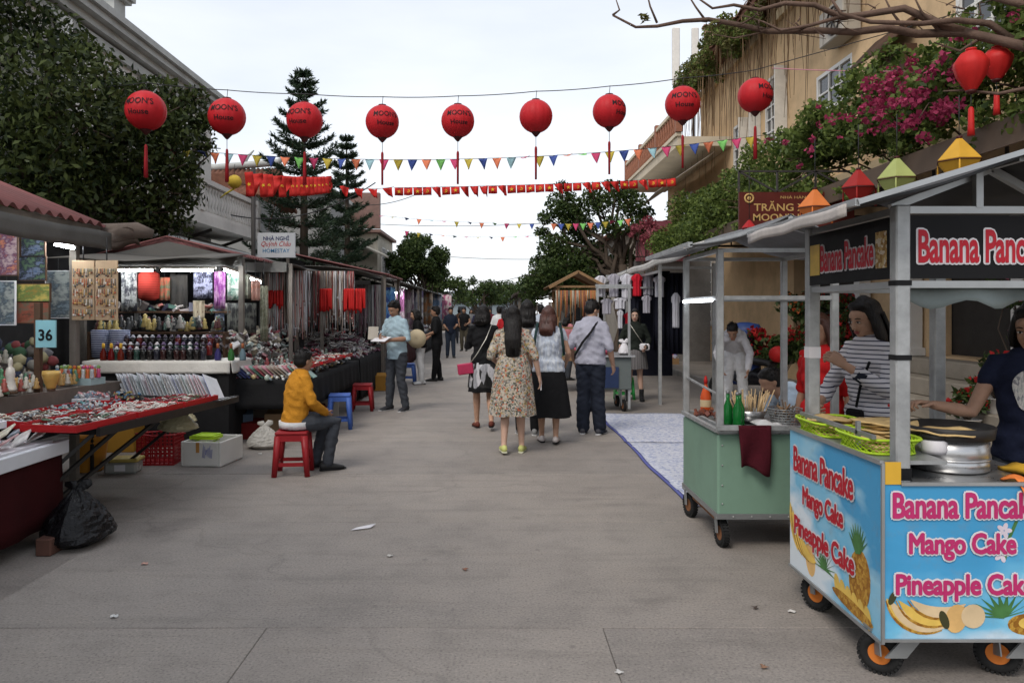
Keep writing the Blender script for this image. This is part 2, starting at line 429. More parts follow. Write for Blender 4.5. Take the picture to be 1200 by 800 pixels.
# ================================================================ THE SETTING
def ground_material(name, c, dark, speck=True):
    m, nt, b = _new(name); co = _coords(nt, 'World')
    n_big = _noise(nt, co, .55, 6, .62); n_mid = _noise(nt, co, 3.2, 6, .65); n_fine = _noise(nt, co, 46, 5, .7)
    out = _ramp(nt, n_big, [(.3, tuple(x * .86 for x in c)), (.52, c), (.75, tuple(x * 1.08 for x in c))])
    out = _mixc(nt, .8, out, _ramp(nt, n_mid, [(.3, (.76, .755, .75)), (.5, (1, 1, 1)), (.72, (1.1, 1.09, 1.07))]), 'MULTIPLY')
    st = _noise(nt, co, 1.35, 7, .72)
    out = _mixc(nt, _ramp(nt, st, [(.6, (0, 0, 0)), (.74, (.5,) * 3)]), out, dark)          # oil and dirt stains
    str_ = _noise(nt, co, 2.2, 5, .6, (.35, 3.2, 1))
    out = _mixc(nt, _ramp(nt, str_, [(.52, (0, 0, 0)), (.72, (.5,) * 3)]), out, tuple(x * .64 for x in c))   # drag marks along the street
    sp = _noise(nt, co, 75, 3, .65)
    out = _mixc(nt, .75, out, _ramp(nt, sp, [(.32, (.5, .49, .48)), (.47, (1, 1, 1)), (.55, (1, 1, 1)), (.7, (1.4, 1.38, 1.34))]), 'MULTIPLY')
    v = nt.nodes.new('ShaderNodeTexVoronoi'); v.inputs['Scale'].default_value = 3.1; nt.links.new(co, v.inputs['Vector'])
    cv = nt.nodes.new('ShaderNodeTexVoronoi'); cv.feature = 'DISTANCE_TO_EDGE'; cv.inputs['Scale'].default_value = .42
    wz = nt.nodes.new('ShaderNodeTexNoise'); wz.inputs['Scale'].default_value = 1.7; wz.inputs['Detail'].default_value = 6; nt.links.new(co, wz.inputs['Vector'])
    nt.links.new(_mixc(nt, .42, co, wz.outputs['Color']), cv.inputs['Vector'])
    ck_ = _ramp(nt, cv.outputs['Distance'], [(.0, (.3,) * 3), (.005, (0, 0, 0))])
    out = _mixc(nt, _mixc(nt, 1, ck_, _ramp(nt, n_big, [(.42, (0, 0, 0)), (.55, (1, 1, 1))]), 'MULTIPLY'), out, tuple(x * .4 for x in c))      # hairline cracks
    spot = _ramp(nt, v.outputs['Distance'], [(.02, (.55,) * 3), (.075, (0, 0, 0))])
    out = _mixc(nt, spot, out, tuple(x * .45 for x in c))                                    # trodden gum
    oi = nt.nodes.new('ShaderNodeObjectInfo')
    out = _mixc(nt, 1, out, _ramp(nt, oi.outputs['Random'], [(0, (.93, .93, .94)), (1, (1.06, 1.05, 1.04))]), 'MULTIPLY')
    nt.links.new(out, b.inputs['Base Color'])
    nt.links.new(_ramp(nt, n_mid, [(.2, (.62,) * 3), (.8, (.9,) * 3)]), b.inputs['Roughness'])
    b.inputs['Specular IOR Level'].default_value = .35
    h = _mixc(nt, .5, n_fine, sp)
    _bump(nt, b, h, .45, .006)
    return m
m_conc = ground_material('worn_concrete', (.266, .238, .212), (.085, .075, .068))
m_bed = M('joint_dirt', (.2, .172, .15), .95, coords='World', scale=9)
m_soil = M('bare_ground', (.13, .115, .1), .95, coords='World', scale=1.5, bump=.3)
mb = MB().b2(-300, 300, -60, 600, -.3, -.05); struct(mb.build('ground', m_soil), 'bare ground around the market street')
road = MB().b2(-10, 6.3, -4, 30, -.05, -.012).build('road', m_bed); struct(road, 'grey worn concrete street laid in slabs')
rows = [-4, -1.9, 0, 1.9, 3.77, 5.66, 7.35, 9.2, 11.1, 13, 15, 17, 19.2, 21.4, 23.7, 26.8, 30]
cols_by = {0: [-10, -7, -4.2, -1.12, .53, 3.0, 6.3], 1: [-10, -6.4, -3.5, -1.12, 2.9, 6.3]}
rs = random.Random(3)
for i in range(len(rows) - 1):
    cs = cols_by[0] if rows[i] == 1.9 else ([-10, -4.2, 2.7, 6.3] if i % 2 else [-10, -3.3, 6.3])
    for a, b in zip(cs[:-1], cs[1:]):
        g = .0015 + rs.random() * .002; t = rs.uniform(-.0015, .0015)
        mb = MB(); y0, y1 = rows[i] + g, rows[i + 1] - g
        x0, x1 = a + g * .8, b - g * .8
        nb = 7      # slightly broken arrises along the cross joints
        top = []
        for (yy, xs) in ((y0, [x0 + (x1 - x0) * k / nb for k in range(nb + 1)]), (y1, [x1 - (x1 - x0) * k / nb for k in range(nb + 1)])):
            for x in xs: top.append((x, yy + rs.uniform(-.004, .004), t + rs.uniform(-.001, .001)))
        n = len(top); bot = [(p[0], p[1], -.03) for p in top]
        mb.add(top + bot, [tuple(range(n))] + [(k, k + n, (k + 1) % n + n, (k + 1) % n) for k in range(n)])
        mb.build('concrete_slab', m_conc, road, bevel=.003)
far = MB().b2(-10, 6.3, 30, 140, -.05, -.001).build('road_surface', m_conc, road)
# a worn strip of cement between two slabs and small litter
m_kerb = M('kerb_concrete', (.3, .28, .255), .85, scale=3, bump=.3, coords='World', dirt=.4)
m_pave = M('pavement_cement', (.27, .245, .22), .9, scale=2, bump=.3, coords='World', dirt=.3)
side = MB().b2(4.55, 6.4, 12.2, 60, -.04, .12).build('pavement', m_pave); struct(side, 'raised cement pavement along the yellow house')
ks = MB().box((0, 0, 0), (.14, .985, .2)).build('kerb_stone', m_kerb, side, bevel=.015)
ks.location = (4.475, 12.75, .035)
for k in range(1, 18):
    o = ks.copy(); COL.objects.link(o); o.location = (4.475, 12.75 + k, .035)

def wall_x(mb, x0, x1, y0, y1, z0, z1, holes=(), m=0):
    ys = sorted({y0, y1, *[h[0] for h in holes], *[h[1] for h in holes]}); zs = sorted({z0, z1, *[h[2] for h in holes], *[h[3] for h in holes]})
    for a, b in zip(ys[:-1], ys[1:]):
        run = None
        for c, d in zip(zs[:-1], zs[1:]):
            cy, cz = (a + b) / 2, (c + d) / 2
            inside = any(h[0] < cy < h[1] and h[2] < cz < h[3] for h in holes)
            if not inside: run = [c, d] if run is None else [run[0], d]
            if inside and run: mb.b2(x0, x1, a, b, run[0], run[1], m); run = None
        if run: mb.b2(x0, x1, a, b, run[0], run[1], m)
    return mb
m_white = M('white_window_paint', (.72, .7, .66), .5, var=.08, dirt=.15)
m_dglass = M('dark_glass', (.02, .022, .026), .12, var=.3, scale=1.2, spec=.8)
def window_x(parent, x, y0, y1, z0, z1, ny, nz, s=-1, frame=.07, label=None):
    """a window in a wall facing -X (s=-1) or +X: frame with glazing bars, a sill, every pane its own piece"""
    w = MB(); d = .06
    for a, b in ((y0, y0 + frame), (y1 - frame, y1)): w.b2(x - d / 2, x + d / 2, a, b, z0, z1)
    for a, b in ((z0, z0 + frame), (z1 - frame, z1)): w.b2(x - d / 2 + .001, x + d / 2 - .001, y0 + frame, y1 - frame, a, b)
    iy0, iy1, iz0, iz1 = y0 + frame, y1 - frame, z0 + frame, z1 - frame
    for k in range(1, ny):
        yy = iy0 + (iy1 - iy0) * k / ny; w.b2(x - .022, x + .022, yy - .018, yy + .018, iz0, iz1)
    for k in range(1, nz):
        zz = iz0 + (iz1 - iz0) * k / nz; w.b2(x - .02, x + .02, iy0, iy1, zz - .018, zz + .018)
    wo = w.build('window', m_white, parent)
    if label: wo['label'] = label
    pm = None
    for a in range(ny):
        for c in range(nz):
            hy, hz = (iy1 - iy0) / ny - .03, (iz1 - iz0) / nz - .03
            if pm is None: p = MB().box((0, 0, 0), (.008, hy, hz)).build('pane', m_dglass, wo); pm = p.data
            else:
                p = bpy.data.objects.new('pane', pm); COL.objects.link(p); p.parent = wo
            p.location = (x - s * .012, iy0 + (a + .5) * (iy1 - iy0) / ny, iz0 + (c + .5) * (iz1 - iz0) / nz)
    MB().b2(x - .02, x + s * .12, y0 - .06, y1 + .06, z0 - .06, z0 - .002).build('sill', m_white, wo)
    return wo
# ---------------------------------------------------------------- yellow house on the right
m_yel = M('yellow_render', (.68, .48, .28), .9, var=.12, scale=.7, coords='World', dirt=.5, bump=.2, bscale=40)
m_ydark = M('dark_timber', (.07, .035, .02), .7, var=.3, scale=4)
m_step = M('stone_step', (.3, .265, .215), .85, var=.15, scale=3, coords='World', dirt=.35, bump=.25)
m_roomd = M('room_shade', (.05, .045, .04), .9)  # near-black colour of the solid blocks stands in for shade inside the rooms
house = thing('yellow_house', 'ochre yellow colonial house with white windows and plants over its awning', 'house', (6.3, 12, 0))
mb = MB()
ups = [(13.55, 15.05, 5.35, 6.12), (16.9, 17.9, 5.3, 6.9), (19.3, 20.3, 4.9, 6.4), (9.0, 10.5, 4.9, 6.3)]
wall_x(mb, 6.3, 6.6, 3.5, 23.5, 3.32, 8.4, ups)
wall_x(mb, 6.3, 6.6, 3.5, 28, 0, 3.315, [(9.15, 11.1, .93, 3.0), (21.6, 23.2, 1.2, 3.05), (13.2, 16.2, .6, 2.9)])
wall_x(mb, 6.3, 6.6, 23.505, 28, 3.32, 6.2, [(24.5, 26, 3.9, 5.4)])
mb.b2(6.61, 9, 23.2, 23.5, 3.3, 8.4); mb.b2(6.61, 9, 27.7, 28, 0, 6.2); mb.b2(6.61, 9, 3.5, 3.8, 0, 8.4)
mb.build('wall', m_yel, house, world=True)
MB().b2(6.2, 6.298, 3.5, 23.4, 3.9, 4.02).b2(6.18, 6.297, 3.5, 23.4, 7.95, 8.15).build('string_course', M('pale_yellow_trim', (.58, .45, .28), .85, dirt=.3), house, world=True)
for (a, b, c, d), (ny, nz) in zip(ups, ((3, 2), (3, 5), (2, 5), (4, 4))): window_x(house, 6.33 - 6.3, a - 12, b - 12, c, d, ny, nz)
window_x(house, .03, 21.6 - 12, 23.2 - 12, 1.2, 3.05, 4, 6); window_x(house, .03, 24.5 - 12, 26 - 12, 3.9, 5.4, 3, 4)
MB().b2(6.62, 9.5, 3.9, 27.5, -.1, 3.2).build('dark_interior', m_roomd, house, world=True).name = 'dark_room_fill'
m_shut = M('white_shutter_paint', (.66, .63, .57), .6, var=.12, dirt=.3)
for ya, zc, hh in ((16.55, 6.1, 1.5), (18.2, 6.1, 1.5), (19.0, 5.65, 1.4), (21.35, 2.12, 1.8)):     # open shutters
    sh = MB().b2(6.02, 6.29, ya - .02, ya + .02, zc - hh / 2, zc + hh / 2)
    sh.build('shutter', m_shut, house, world=True)
# eave, roof
m_tile = M('old_roof_tile', (.16, .075, .05), .9, var=.35, scale=5, coords='World', bump=.5, bscale=20)
mb = MB(); mb.b2(5.75, 6.7, 3.4, 23.8, 8.402, 8.55)
mb.sheet(lambda u, v: (5.7 + u * 3.2, 3.3 + v * 20.6, 8.56 + u * 1.5 + .03 * math.sin(v * 190)), 6, 160, .05)
mb.build('roof', m_tile, house, world=True)
# dark timber canopy bay
mb = MB(); mb.sheet(lambda u, v: (5.85 + u * .44, 11.4 + v * 1.3, 5.55 + u * .45), 2, 2, .05); mb.b2(6.1, 6.295, 11.45, 12.65, 4.6, 5.55)
mb.build('timber_bay', m_ydark, house, world=True)
# balcony
m_ter = M('terracotta_rail', (.3, .13, .08), .75, var=.25)
m_pale = M('pale_plaster', (.62, .53, .4), .85, var=.1, coords='World', dirt=.3, scale=1)
bal = MB().b2(4.85, 6.295, 20.4, 28.4, 5.95, 6.2).b2(4.8, 4.95, 20.35, 28.45, 6.205, 6.3).b2(4.8, 4.93, 20.4, 28.4, 6.9, 6.99)
bal = bal.build('balcony', m_pale, house, world=True)
bp = MB().lathe([(.03, 0), (.055, .12), (.03, .3), (.055, .48), (.03, .595)], n=8).build('baluster', m_ter, bal)
for k in range(26):
    o = bp if k == 0 else bp.copy()
    if k: COL.objects.link(o)
    o.location = (4.87 - 6.3, 20.6 + k * .3 - 12, 6.303)
for yy in (20.4, 23, 25.6, 28.3):
    MB().b2(4.79, 4.96, yy - .1, yy + .1, 6.31, 7.1).build('rail_post', m_ter, bal, world=False).location = (-6.3, -12, 0)
# canvas slung below the balcony
m_canvas = M('pale_canvas', (.62, .6, .56), .8, var=.1, dirt=.25)
cv = MB().sheet(lambda u, v: (4.3 + u * 1.6, 20.6 + v * 6.5, 4.75 + u * 1.1 - .12 * math.sin(math.pi * v)), 4, 8, .01).build('shade_canvas', m_canvas)
tag(cv, 'pale canvas shade slung under the balcony of the yellow house', 'canvas shade')
# long dark awning of the restaurant
aw = thing('restaurant_awning', 'long dark brown metal awning carrying the bougainvillea', 'awning', (5.6, 12, 3.3))
m_awn = M('brown_awning_sheet', (.075, .06, .05), .7, var=.2, scale=2, coords='World')
m_steel_d = M('dark_steel', (.05, .045, .042), .5, var=.2)
MB().sheet(lambda u, v: (4.75 + u * 1.53, 4 + v * 16, 3.3 + u * .5 + .012 * math.sin(v * 420)), 3, 240, .012).build('sheet', m_awn, aw, world=True)
for k in range(12):
    yy = 4.2 + k * 1.4
    MB().bar((4.8, yy, 3.25), (6.28, yy, 3.73), .05, .07).bar((4.9, yy, 3.1), (6.28, yy, 3.1), .04, .05).bar((4.9, yy, 3.1), (5.6, yy, 3.48), .03).bar((5.6, yy, 3.1), (5.6, yy, 3.45), .03).build('truss', m_steel_d, aw, world=True)
for xx, zz in ((4.82, 3.2), (5.5, 3.42), (6.1, 3.62)):
    MB().b2(xx - .03, xx + .03, 4, 20, zz - .05, zz).build('purlin', m_steel_d, aw, world=True)
MB().b2(4.72, 4.75, 4, 20, 3.08, 3.34).build('fascia', M('brown_fascia', (.12, .085, .06), .7, scale=1, coords='World'), aw, world=True)
# steps to the door
stp = thing('entrance_steps', 'worn pale stone steps up to the dark doorway behind the pancake cart', 'steps', (5.6, 10.2, 0))
for k in range(4):
    x0 = 4.95 + k * .33
    MB().b2(x0, 6.295, 8.0 - .002 * k, 12.15, .225 * k, .225 * (k + 1) - .002).build('step', m_step, stp, bevel=.012, world=True)
col = None
for yy, xx in ((8.95, 6.17), (11.35, 6.17), (12.9, 6.17)):
    c = thing('porch_pillar', '', 'pillar', (xx, yy, .9 if yy < 12 else .12), 0, None)
    c['label'] = {8.95: 'white square pillar on the near side of the dark doorway', 11.35: 'white square pillar on the far side of the dark doorway', 12.9: 'white square pillar beyond the steps by the red flowers'}[yy]
    h = 2.3 if yy < 12 else 3.05
    MB().box((0, 0, h / 2), (.2, .2, h - .1)).build('shaft', m_white, c, bevel=.01)
    MB().box((0, 0, .06), (.26, .26, .12)).build('base', m_white, c, bevel=.01); MB().box((0, 0, h - .07), (.27, .27, .1)).build('capital', m_white, c, bevel=.01)
# restaurant sign board under the awning
m_maroon = M('maroon_board', (.1, .017, .012), .5, var=.15)
m_gold = M('gold_letters', (.55, .36, .13), .5, var=.12)
sg = thing('restaurant_sign', 'maroon board with gold lettering hung under the awning', 'sign', (4.2, 11, 2.6))
x0, x1, z1, z0 = 3.5, 5.15, 3.26, 2.68
MB().b2(x0, x1, 11, 11.05, z0, z1).build('board', m_maroon, sg, world=True)
fr = MB()
for a, b in (((x0, 11.02, z1 + .3), (x1, 11.02, z1 + .3)), ((x0, 11.02, z1), (x0, 11.02, z1 + .3)), ((x0 + .55, 11.02, z1), (x0 + .55, 11.02, z1 + .3)), ((x0 + 1.1, 11.02, z1), (x0 + 1.1, 11.02, z1 + .3)), ((x0, 11.02, z1 + .3), (x0 + .55, 11.02, z1)), ((x0 + .55, 11.02, z1), (x0 + 1.1, 11.02, z1 + .3)), ((x0 + 1.1, 11.02, z1 + .3), (x1, 11.02, z1))): fr.bar(a, b, .025)
fr.build('truss_frame', m_steel_d, sg, world=True)
lt = MB(); m_gl = m_gold
def lt_done():
    global lt
    lt.build('lettering', m_gold, sg, world=True); lt = MB()
put_text(lt, 'NHÀ HÀNG', (4.3, 11, 3.19), (1, 0, 0), (0, 0, 1), .42, .05); lt_done()
put_text(lt, 'TRĂNG XƯA', (4.2, 11, 3.06), (1, 0, 0), (0, 0, 1), .98, .14, offset=.012); lt_done()
put_text(lt, "MOON'S house", (4.2, 11, 2.9), (1, 0, 0), (0, 0, 1), 1.0, .1, offset=.015); lt_done()
lt.torus((3.64, 10.996, 3.17), .06, .014, 20, 6, rot=Euler((R(90), 0, 0)).to_matrix()); lt.ball((3.64, 10.996, 3.17), (.03, .008, .03))
lt.build('emblem', m_gold, sg, world=True)
# pink shop board further on
pk = thing('pink_shop_board', 'pink shop hoarding with a dark rail beyond the awning', 'hoarding', (4.6, 22, 2.9))
MB().b2(4.05, 5.6, 22, 22.1, 3.0, 4.15).build('panel', M('pink_paint', (.62, .2, .25), .7, var=.15, dirt=.2), pk, world=True)
mb = MB().b2(4.0, 5.6, 21.9, 21.94, 3.55, 3.59).b2(4.0, 5.6, 21.9, 21.94, 3.1, 3.13)
for k in range(7): mb.b2(4.05 + k * .24, 4.07 + k * .24, 21.9, 21.94, 3.1, 3.59)
mb.build('rail', m_steel_d, pk, world=True)
MB().b2(4.0, 6.2, 22.11, 22.3, 0, 3).build('wall', M('grey_shop_wall', (.2, .19, .18), .9), pk, world=True)
# aerials on the roof
for (px, w, c, nm, lb, base) in ((792, .26, (.7, .67, .62), 'cell_antenna', 'pale antenna panel on the roof, the one farthest from the yellow house', 100), (814.5, .24, (.68, .65, .6), 'cell_antenna', 'pale antenna panel on the roof, next to the brown chimney', 93), (830.5, .32, (.3, .2, .14), 'chimney_stack', 'brown square chimney on the yellow house roof', 80)):
    t = thing(nm, lb, 'antenna' if nm[0:2] == 'ce' else 'chimney', P(px, base, 27)); h = (base - 33) / 900 * 27
    MB().box((0, 0, h / 2), (w, w * .6, h)).build('panel' if nm[0:2] == 'ce' else 'shaft', M('aerial_%d' % px, c, .6, var=.1), t, bevel=.03)
    if nm[0:2] == 'ce': MB().tube([(.0, .2, -2.2), (0, .2, h * .8)], .05).tube([(0, 0, .3), (0, .2, .3)], .03).tube([(0, 0, h * .7), (0, .2, h * .7)], .03).build('mast', m_steel_d, t)
    else: MB().box((0, 0, h + .03), (w * 1.3, w, .08)).box((0, 0, -1), (w * .9, w * .5, 1.98)).build('cap', m_ter, t)
# air conditioner on the yellow wall
ac = thing('air_conditioner', 'grey outdoor air conditioner unit high on the yellow wall', 'air conditioner', (6.1, 13.6, 6.35))
m_acg = M('grey_enamel', (.42, .38, .32), .5, dirt=.3)
MB().b2(5.95, 6.28, 13.15, 14.1, 6.35, 6.98).build('casing', m_acg, ac, bevel=.02, world=True)
mb = MB().torus((5.935, 13.5, 6.66), .24, .015, 24, 6, rot=Euler((0, R(90), 0)).to_matrix())
for k in range(6): mb.bar((5.932, 13.5, 6.66), (5.932, 13.5 + .24 * math.cos(k * 1.047), 6.66 + .24 * math.sin(k * 1.047)), .02)
mb.build('fan_guard', m_steel_d, ac, world=True)
# ---------------------------------------------------------------- white villa on the left
m_villa = M('villa_plaster', (.68, .66, .62), .85, var=.1, scale=.8, coords='World', dirt=.35)
m_trimg = M('grey_cornice', (.46, .47, .45), .8, var=.15, scale=2, coords='World', dirt=.4)
vl = thing('white_villa', 'pale two-storey villa with heavy cornice and balustraded balcony', 'house', (-6.8, 15, 0))
mb = MB(); vh = [(13.4, 14.3, 4.2, 5.9), (15.3, 16.2, 4.2, 5.9), (17.2, 17.9, 4.2, 5.9), (14, 17, .3, 2.6)]
wall_x(mb, -7.1, -6.8, 9, 18.4, 0, 6.25, vh); mb.b2(-12, -7.11, 18.1, 18.4, 0, 6.25); mb.b2(-12, -7.11, 9, 9.3, 0, 6.25)
mb.build('wall', m_villa, vl, world=True)
MB().b2(-11.5, -7.12, 9.4, 18, .1, 6.2).build('dark_room_fill', m_roomd, vl, world=True)
mb = MB()
for k, (w, za, zb) in enumerate(((.1, 6.05, 6.2), (.2, 6.252, 6.38), (.34, 6.382, 6.5), (.42, 6.502, 6.62))): mb.b2(-12, -6.8 + w, 8.9, 18.4 + w, za, zb)
mb.build('cornice', m_trimg, vl, world=True)
for (a, b, c, d) in vh[:3]: window_x(vl, -.03, a - 15, b - 15, c, d, 2, 4, s=1)
for nm, yy in (('parapet_urn', 13.45), ('parapet_urn', 9.4)):
    mb = MB().b2(-6.97, -6.57, yy - .2, yy + .2, 6.622, 7.0).b2(-7.05, -6.49, yy - .28, yy + .28, 7.002, 7.06).b2(-7.1, -6.44, yy - .33, yy + .33, 7.062, 7.14)
    mb.lathe([(.05, 7.14), (.04, 7.2), (.1, 7.24), (.13, 7.34), (.1, 7.44), (.03, 7.5)], (-6.77, yy, 0), 12)
    mb.build('pedestal', m_trimg, vl, world=True)
bl = MB().b2(-6.795, -5.75, 11.5, 18.9, 3.28, 3.48).b2(-5.95, -5.8, 11.5, 18.9, 3.482, 3.56).b2(-5.97, -5.78, 11.5, 18.9, 4.12, 4.22).b2(-6.795, -5.97, 18.72, 18.86, 4.12, 4.2).build('balcony', m_villa, vl, world=True)
bp = MB().lathe([(.035, 0), (.06, .05), (.03, .14), (.07, .3), (.03, .44), (.055, .5), (.035, .555)], n=8).build('baluster', m_villa, bl)
for k in range(42):
    o = bp if k == 0 else bp.copy()
    if k: COL.objects.link(o)
    o.location = (-5.875 + 6.8, 11.7 + k * .17 - 15, 3.562)
for yy in (11.6, 15.2, 18.8):
    MB().box((-5.87 + 6.8, yy - 15, 3.9), (.2, .2, .68)).build('rail_post', m_villa, bl)
for yy in (14.75, 11.8): MB().tube([(.17, yy - 15, 3.49), (.17, yy - 15, 6.04)], .13, 14).build('column', m_villa, vl)
for k in range(4): MB().bar((-6.79, 12 + k * 2, 2.95), (-5.9, 12 + k * 2, 3.25), .06).build('bracket', m_steel_d, vl, world=True)
ca = MB().sheet(lambda u, v: (-5.35 - u * 1.4, 12 + v * 6.8, 2.78 + u * .42), 3, 8, .06).build('white_canopy', M('grey_white_sheet', (.5, .5, .48), .7, dirt=.35, scale=1.5, coords='World'))
tag(ca, 'greyish white sheet canopy sloping out below the villa balcony', 'canopy')
# roofs behind: tiled house, grey block, house with brown roof
m_grey = M('grey_wall', (.3, .3, .29), .9, var=.1, coords='World', dirt=.3, scale=.5)
th = thing('tiled_house', 'old house with sagging tiled roof and curled ridge behind the villa', 'house', (-9, 25.5, 0))
MB().b2(-11, -7.6, 24, 27, 0, 5.2).build('wall', m_grey, th, world=True)
mb = MB()
mb.sheet(lambda u, v: (-11.4 + u * 4.3, 23.4 + v * 2.1, 5.15 + v * 1.15 - .1 * math.sin(math.pi * v) + .03 * math.sin(u * 170)), 100, 4, .08)
mb.sheet(lambda u, v: (-11.4 + u * 4.3, 27.6 - v * 2.1, 5.15 + v * 1.15 - .1 * math.sin(math.pi * v) + .03 * math.sin(u * 170)), 100, 4, .08)
mb.b2(-10.9, -7.7, 24.2, 26.8, 5.2, 5.9)
rf = mb.build('roof', m_tile, th, world=True)
MB().tube([(-11.5, 25.5, 6.5), (-9.3, 25.5, 6.32), (-7.2, 25.5, 6.5), (-6.95, 25.5, 6.75), (-6.9, 25.5, 7.2)], [.14, .12, .12, .07, .02], 8).tube([(-8.4, 25.5, 6.35), (-8.2, 25.5, 6.7), (-8.0, 25.5, 6.9)], [.08, .06, .02], 6).build('ridge', m_trimg, rf, world=False).location = (9, -25.5, 0)
gb = thing('grey_block', 'plain grey rendered building behind the two pines', 'building', (-6.5, 31, 0))
MB().b2(-10, -6.2, 29, 33, 0, 6.0).build('wall', m_grey, gb, world=True); MB().b2(-10.2, -6.0, 28.8, 33.2, 6.002, 6.15).build('coping', m_trimg, gb, world=True)
bh = thing('brown_roof_house', 'cream house with a brown metal roof end beyond the second pine', 'house', (-5.5, 36, 0))
MB().b2(-9, -5.2, 34, 39, 0, 5.0).build('wall', M('cream_render', (.5, .46, .38), .9, dirt=.25, coords='World'), bh, world=True)
MB().b2(-9.1, -5.05, 33.6, 33.95, 5.2, 6.75).b2(-9.1, -5.0, 33.6, 39, 5.02, 5.15).build('roof', M('brown_sheet', (.2, .12, .1), .7, coords='World'), bh, world=True)
MB().sheet(lambda u, v: (-6.6 + u * 1.9, 32.6 + v * 1.3, 4.9 - u * .9), 2, 2, .12).build('gable', M('cream_trim', (.55, .52, .45), .8), bh, world=True)
for k in range(3): window_x(bh, .33, -.9 + k * 1.4, .0 + k * 1.4, 3.2, 4.5, 2, 3, s=1)
m_dull = M('dull_plaster', (.34, .31, .27), .9, var=.15, coords='World', dirt=.4, scale=.6)
for y0, y1, h, lb in ((29, 44, 4.4, 'dull plaster shop house behind the street tree on the right'), (45, 66, 4.2, 'dull plaster shop house far down the right side')):
    t = thing('shop_house', lb, 'building', (4.6, y0, 0)); mb = MB(); hs_ = [(y0 + 1 + k * 3, y0 + 2.6 + k * 3, 2.9, 3.9) for k in range(4)]; wall_x(mb, 4.6, 4.8, y0, y1, 0, h, hs_); mb.b2(4.81, 9, y0, y0 + .2, 0, h).b2(4.81, 9, y1 - .2, y1, 0, h)
    mb.build('wall', m_dull, t, world=True); MB().sheet(lambda u, v: (4.2 + 5 * u, y0 - .3 + (y1 - y0 + .6) * v, h + .05 + 1.2 * u), 3, 12, .1).build('roof', m_tile, t, world=True)
    for (a, b, c, d) in hs_: window_x(t, .05, a - y0, b - y0, c, d, 3, 2)
# homestay sign on its pole
hs = thing('homestay_sign', 'white homestay sign with blue and red lettering on a dark pole', 'sign', (P(297, 300, 15).x, 15, 0))
MB().tube([(0, 0, 0), (0, 0, 4.35)], .045).build('pole', m_steel_d, hs)
a = P(302, 302, 15); b = P(346, 273, 15)
MB().b2(a.x, b.x, 14.98, 15.03, a.z, b.z).build('board', M('sign_white', (.62, .64, .66), .5, var=.05), hs, bevel=.004, world=True)
m_navy = M('navy_print', (.02, .03, .12), .5); m_redp = M('red_print', (.5, .03, .03), .5); m_bluep = M('blue_print', (.06, .22, .42), .5)
cx = (a.x + b.x) / 2; h = b.z - a.z
mb = MB(); put_text(mb, 'NHÀ NGHỈ', (cx, 14.98, b.z - h * .2), (1, 0, 0), (0, 0, 1), .5, .1, .003, 0, .02); mb.build('lettering', m_navy, hs, world=True); mb = MB()
put_text(mb, 'Quỳnh Châu', (cx, 14.98, b.z - h * .46), (1, 0, 0), (0, 0, 1), .58, .13, .003, 0, .004, .35); mb.build('lettering', m_redp, hs, world=True); mb = MB()
put_text(mb, 'HOMESTAY', (cx, 14.98, b.z - h * .72), (1, 0, 0), (0, 0, 1), .52, .075, .003, 0, .01)

mb.build('lettering', m_bluep, hs, world=True)
# ================================================================ TREES AND PLANTS
m_bark = M('bark', (.085, .065, .05), .95, var=.35, scale=5, stretch=(1, 1, .25), bump=.6, bscale=14)
m_bark2 = M('bare_branch_bark', (.13, .085, .065), .9, var=.3, scale=6, bump=.5, bscale=25)
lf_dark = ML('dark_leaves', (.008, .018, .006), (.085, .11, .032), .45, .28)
lf_mid = ML('green_leaves', (.022, .045, .014), (.085, .12, .035), .5, .3)
lf_pine = ML('pine_needles', (.02, .04, .024), (.062, .095, .052), .6, .15)
lf_bou = ML('bougainvillea_leaves', (.035, .065, .014), (.2, .26, .065), .5, .35)
lf_flower = ML('magenta_bracts', (.22, .02, .06), (.5, .07, .16), .6, .35)
lf_dry = ML('faded_leaves', (.09, .08, .03), (.16, .16, .05), .7, .3)
def limb(mb, a, b, r0, r1, n=5, wob=.12, seed=0, m=0, k=7):
    r = random.Random(seed); a = Vector(a); b = Vector(b); L = (b - a).length
    pts = [a]
    for i in range(1, n): pts.append(a.lerp(b, i / n) + Vector((r.uniform(-1, 1), r.uniform(-1, 1), r.uniform(-.4, 1))) * L * wob * math.sin(math.pi * i / n))
    pts.append(b); mb.tube(pts, [r0 + (r1 - r0) * i / n for i in range(n + 1)], k, m); return pts
def leafy_tree(name, label, base, trunk_h, clumps, n, size, mat, r0=.16, seed=1, squash=.8, aspect=.5, droop=.3):
    t = thing(name, label, 'tree', base); base = Vector(base); tr = MB(); fork = Vector((0, 0, trunk_h))
    limb(tr, (0, 0, 0), fork, r0, r0 * .7, 5, .05, seed, k=10)
    for i, (c, rad) in enumerate(clumps):
        q = Vector(c) - base
        pts = limb(tr, fork * (.75 + .25 * ((i * 7) % 5) / 4), q, r0 * .42, r0 * .08, 5, .1, seed + i, k=6)
        for j in range(4):
            r = random.Random(seed * 91 + i * 7 + j); e = q + Vector((r.uniform(-1, 1), r.uniform(-1, 1), r.uniform(-.7, .8))) * rad * .9
            limb(tr, pts[-2], e, r0 * .12, r0 * .03, 3, .12, seed + i * 5 + j, k=4)
    tr.build('trunk', m_bark, t)
    pts = clump_points(n, [Vector(c) - base for c, _ in clumps], [r for _, r in clumps], seed, squash)
    leaf_mesh('crown', pts, size, mat, t, droop, aspect, seed=seed + 5)
    return t
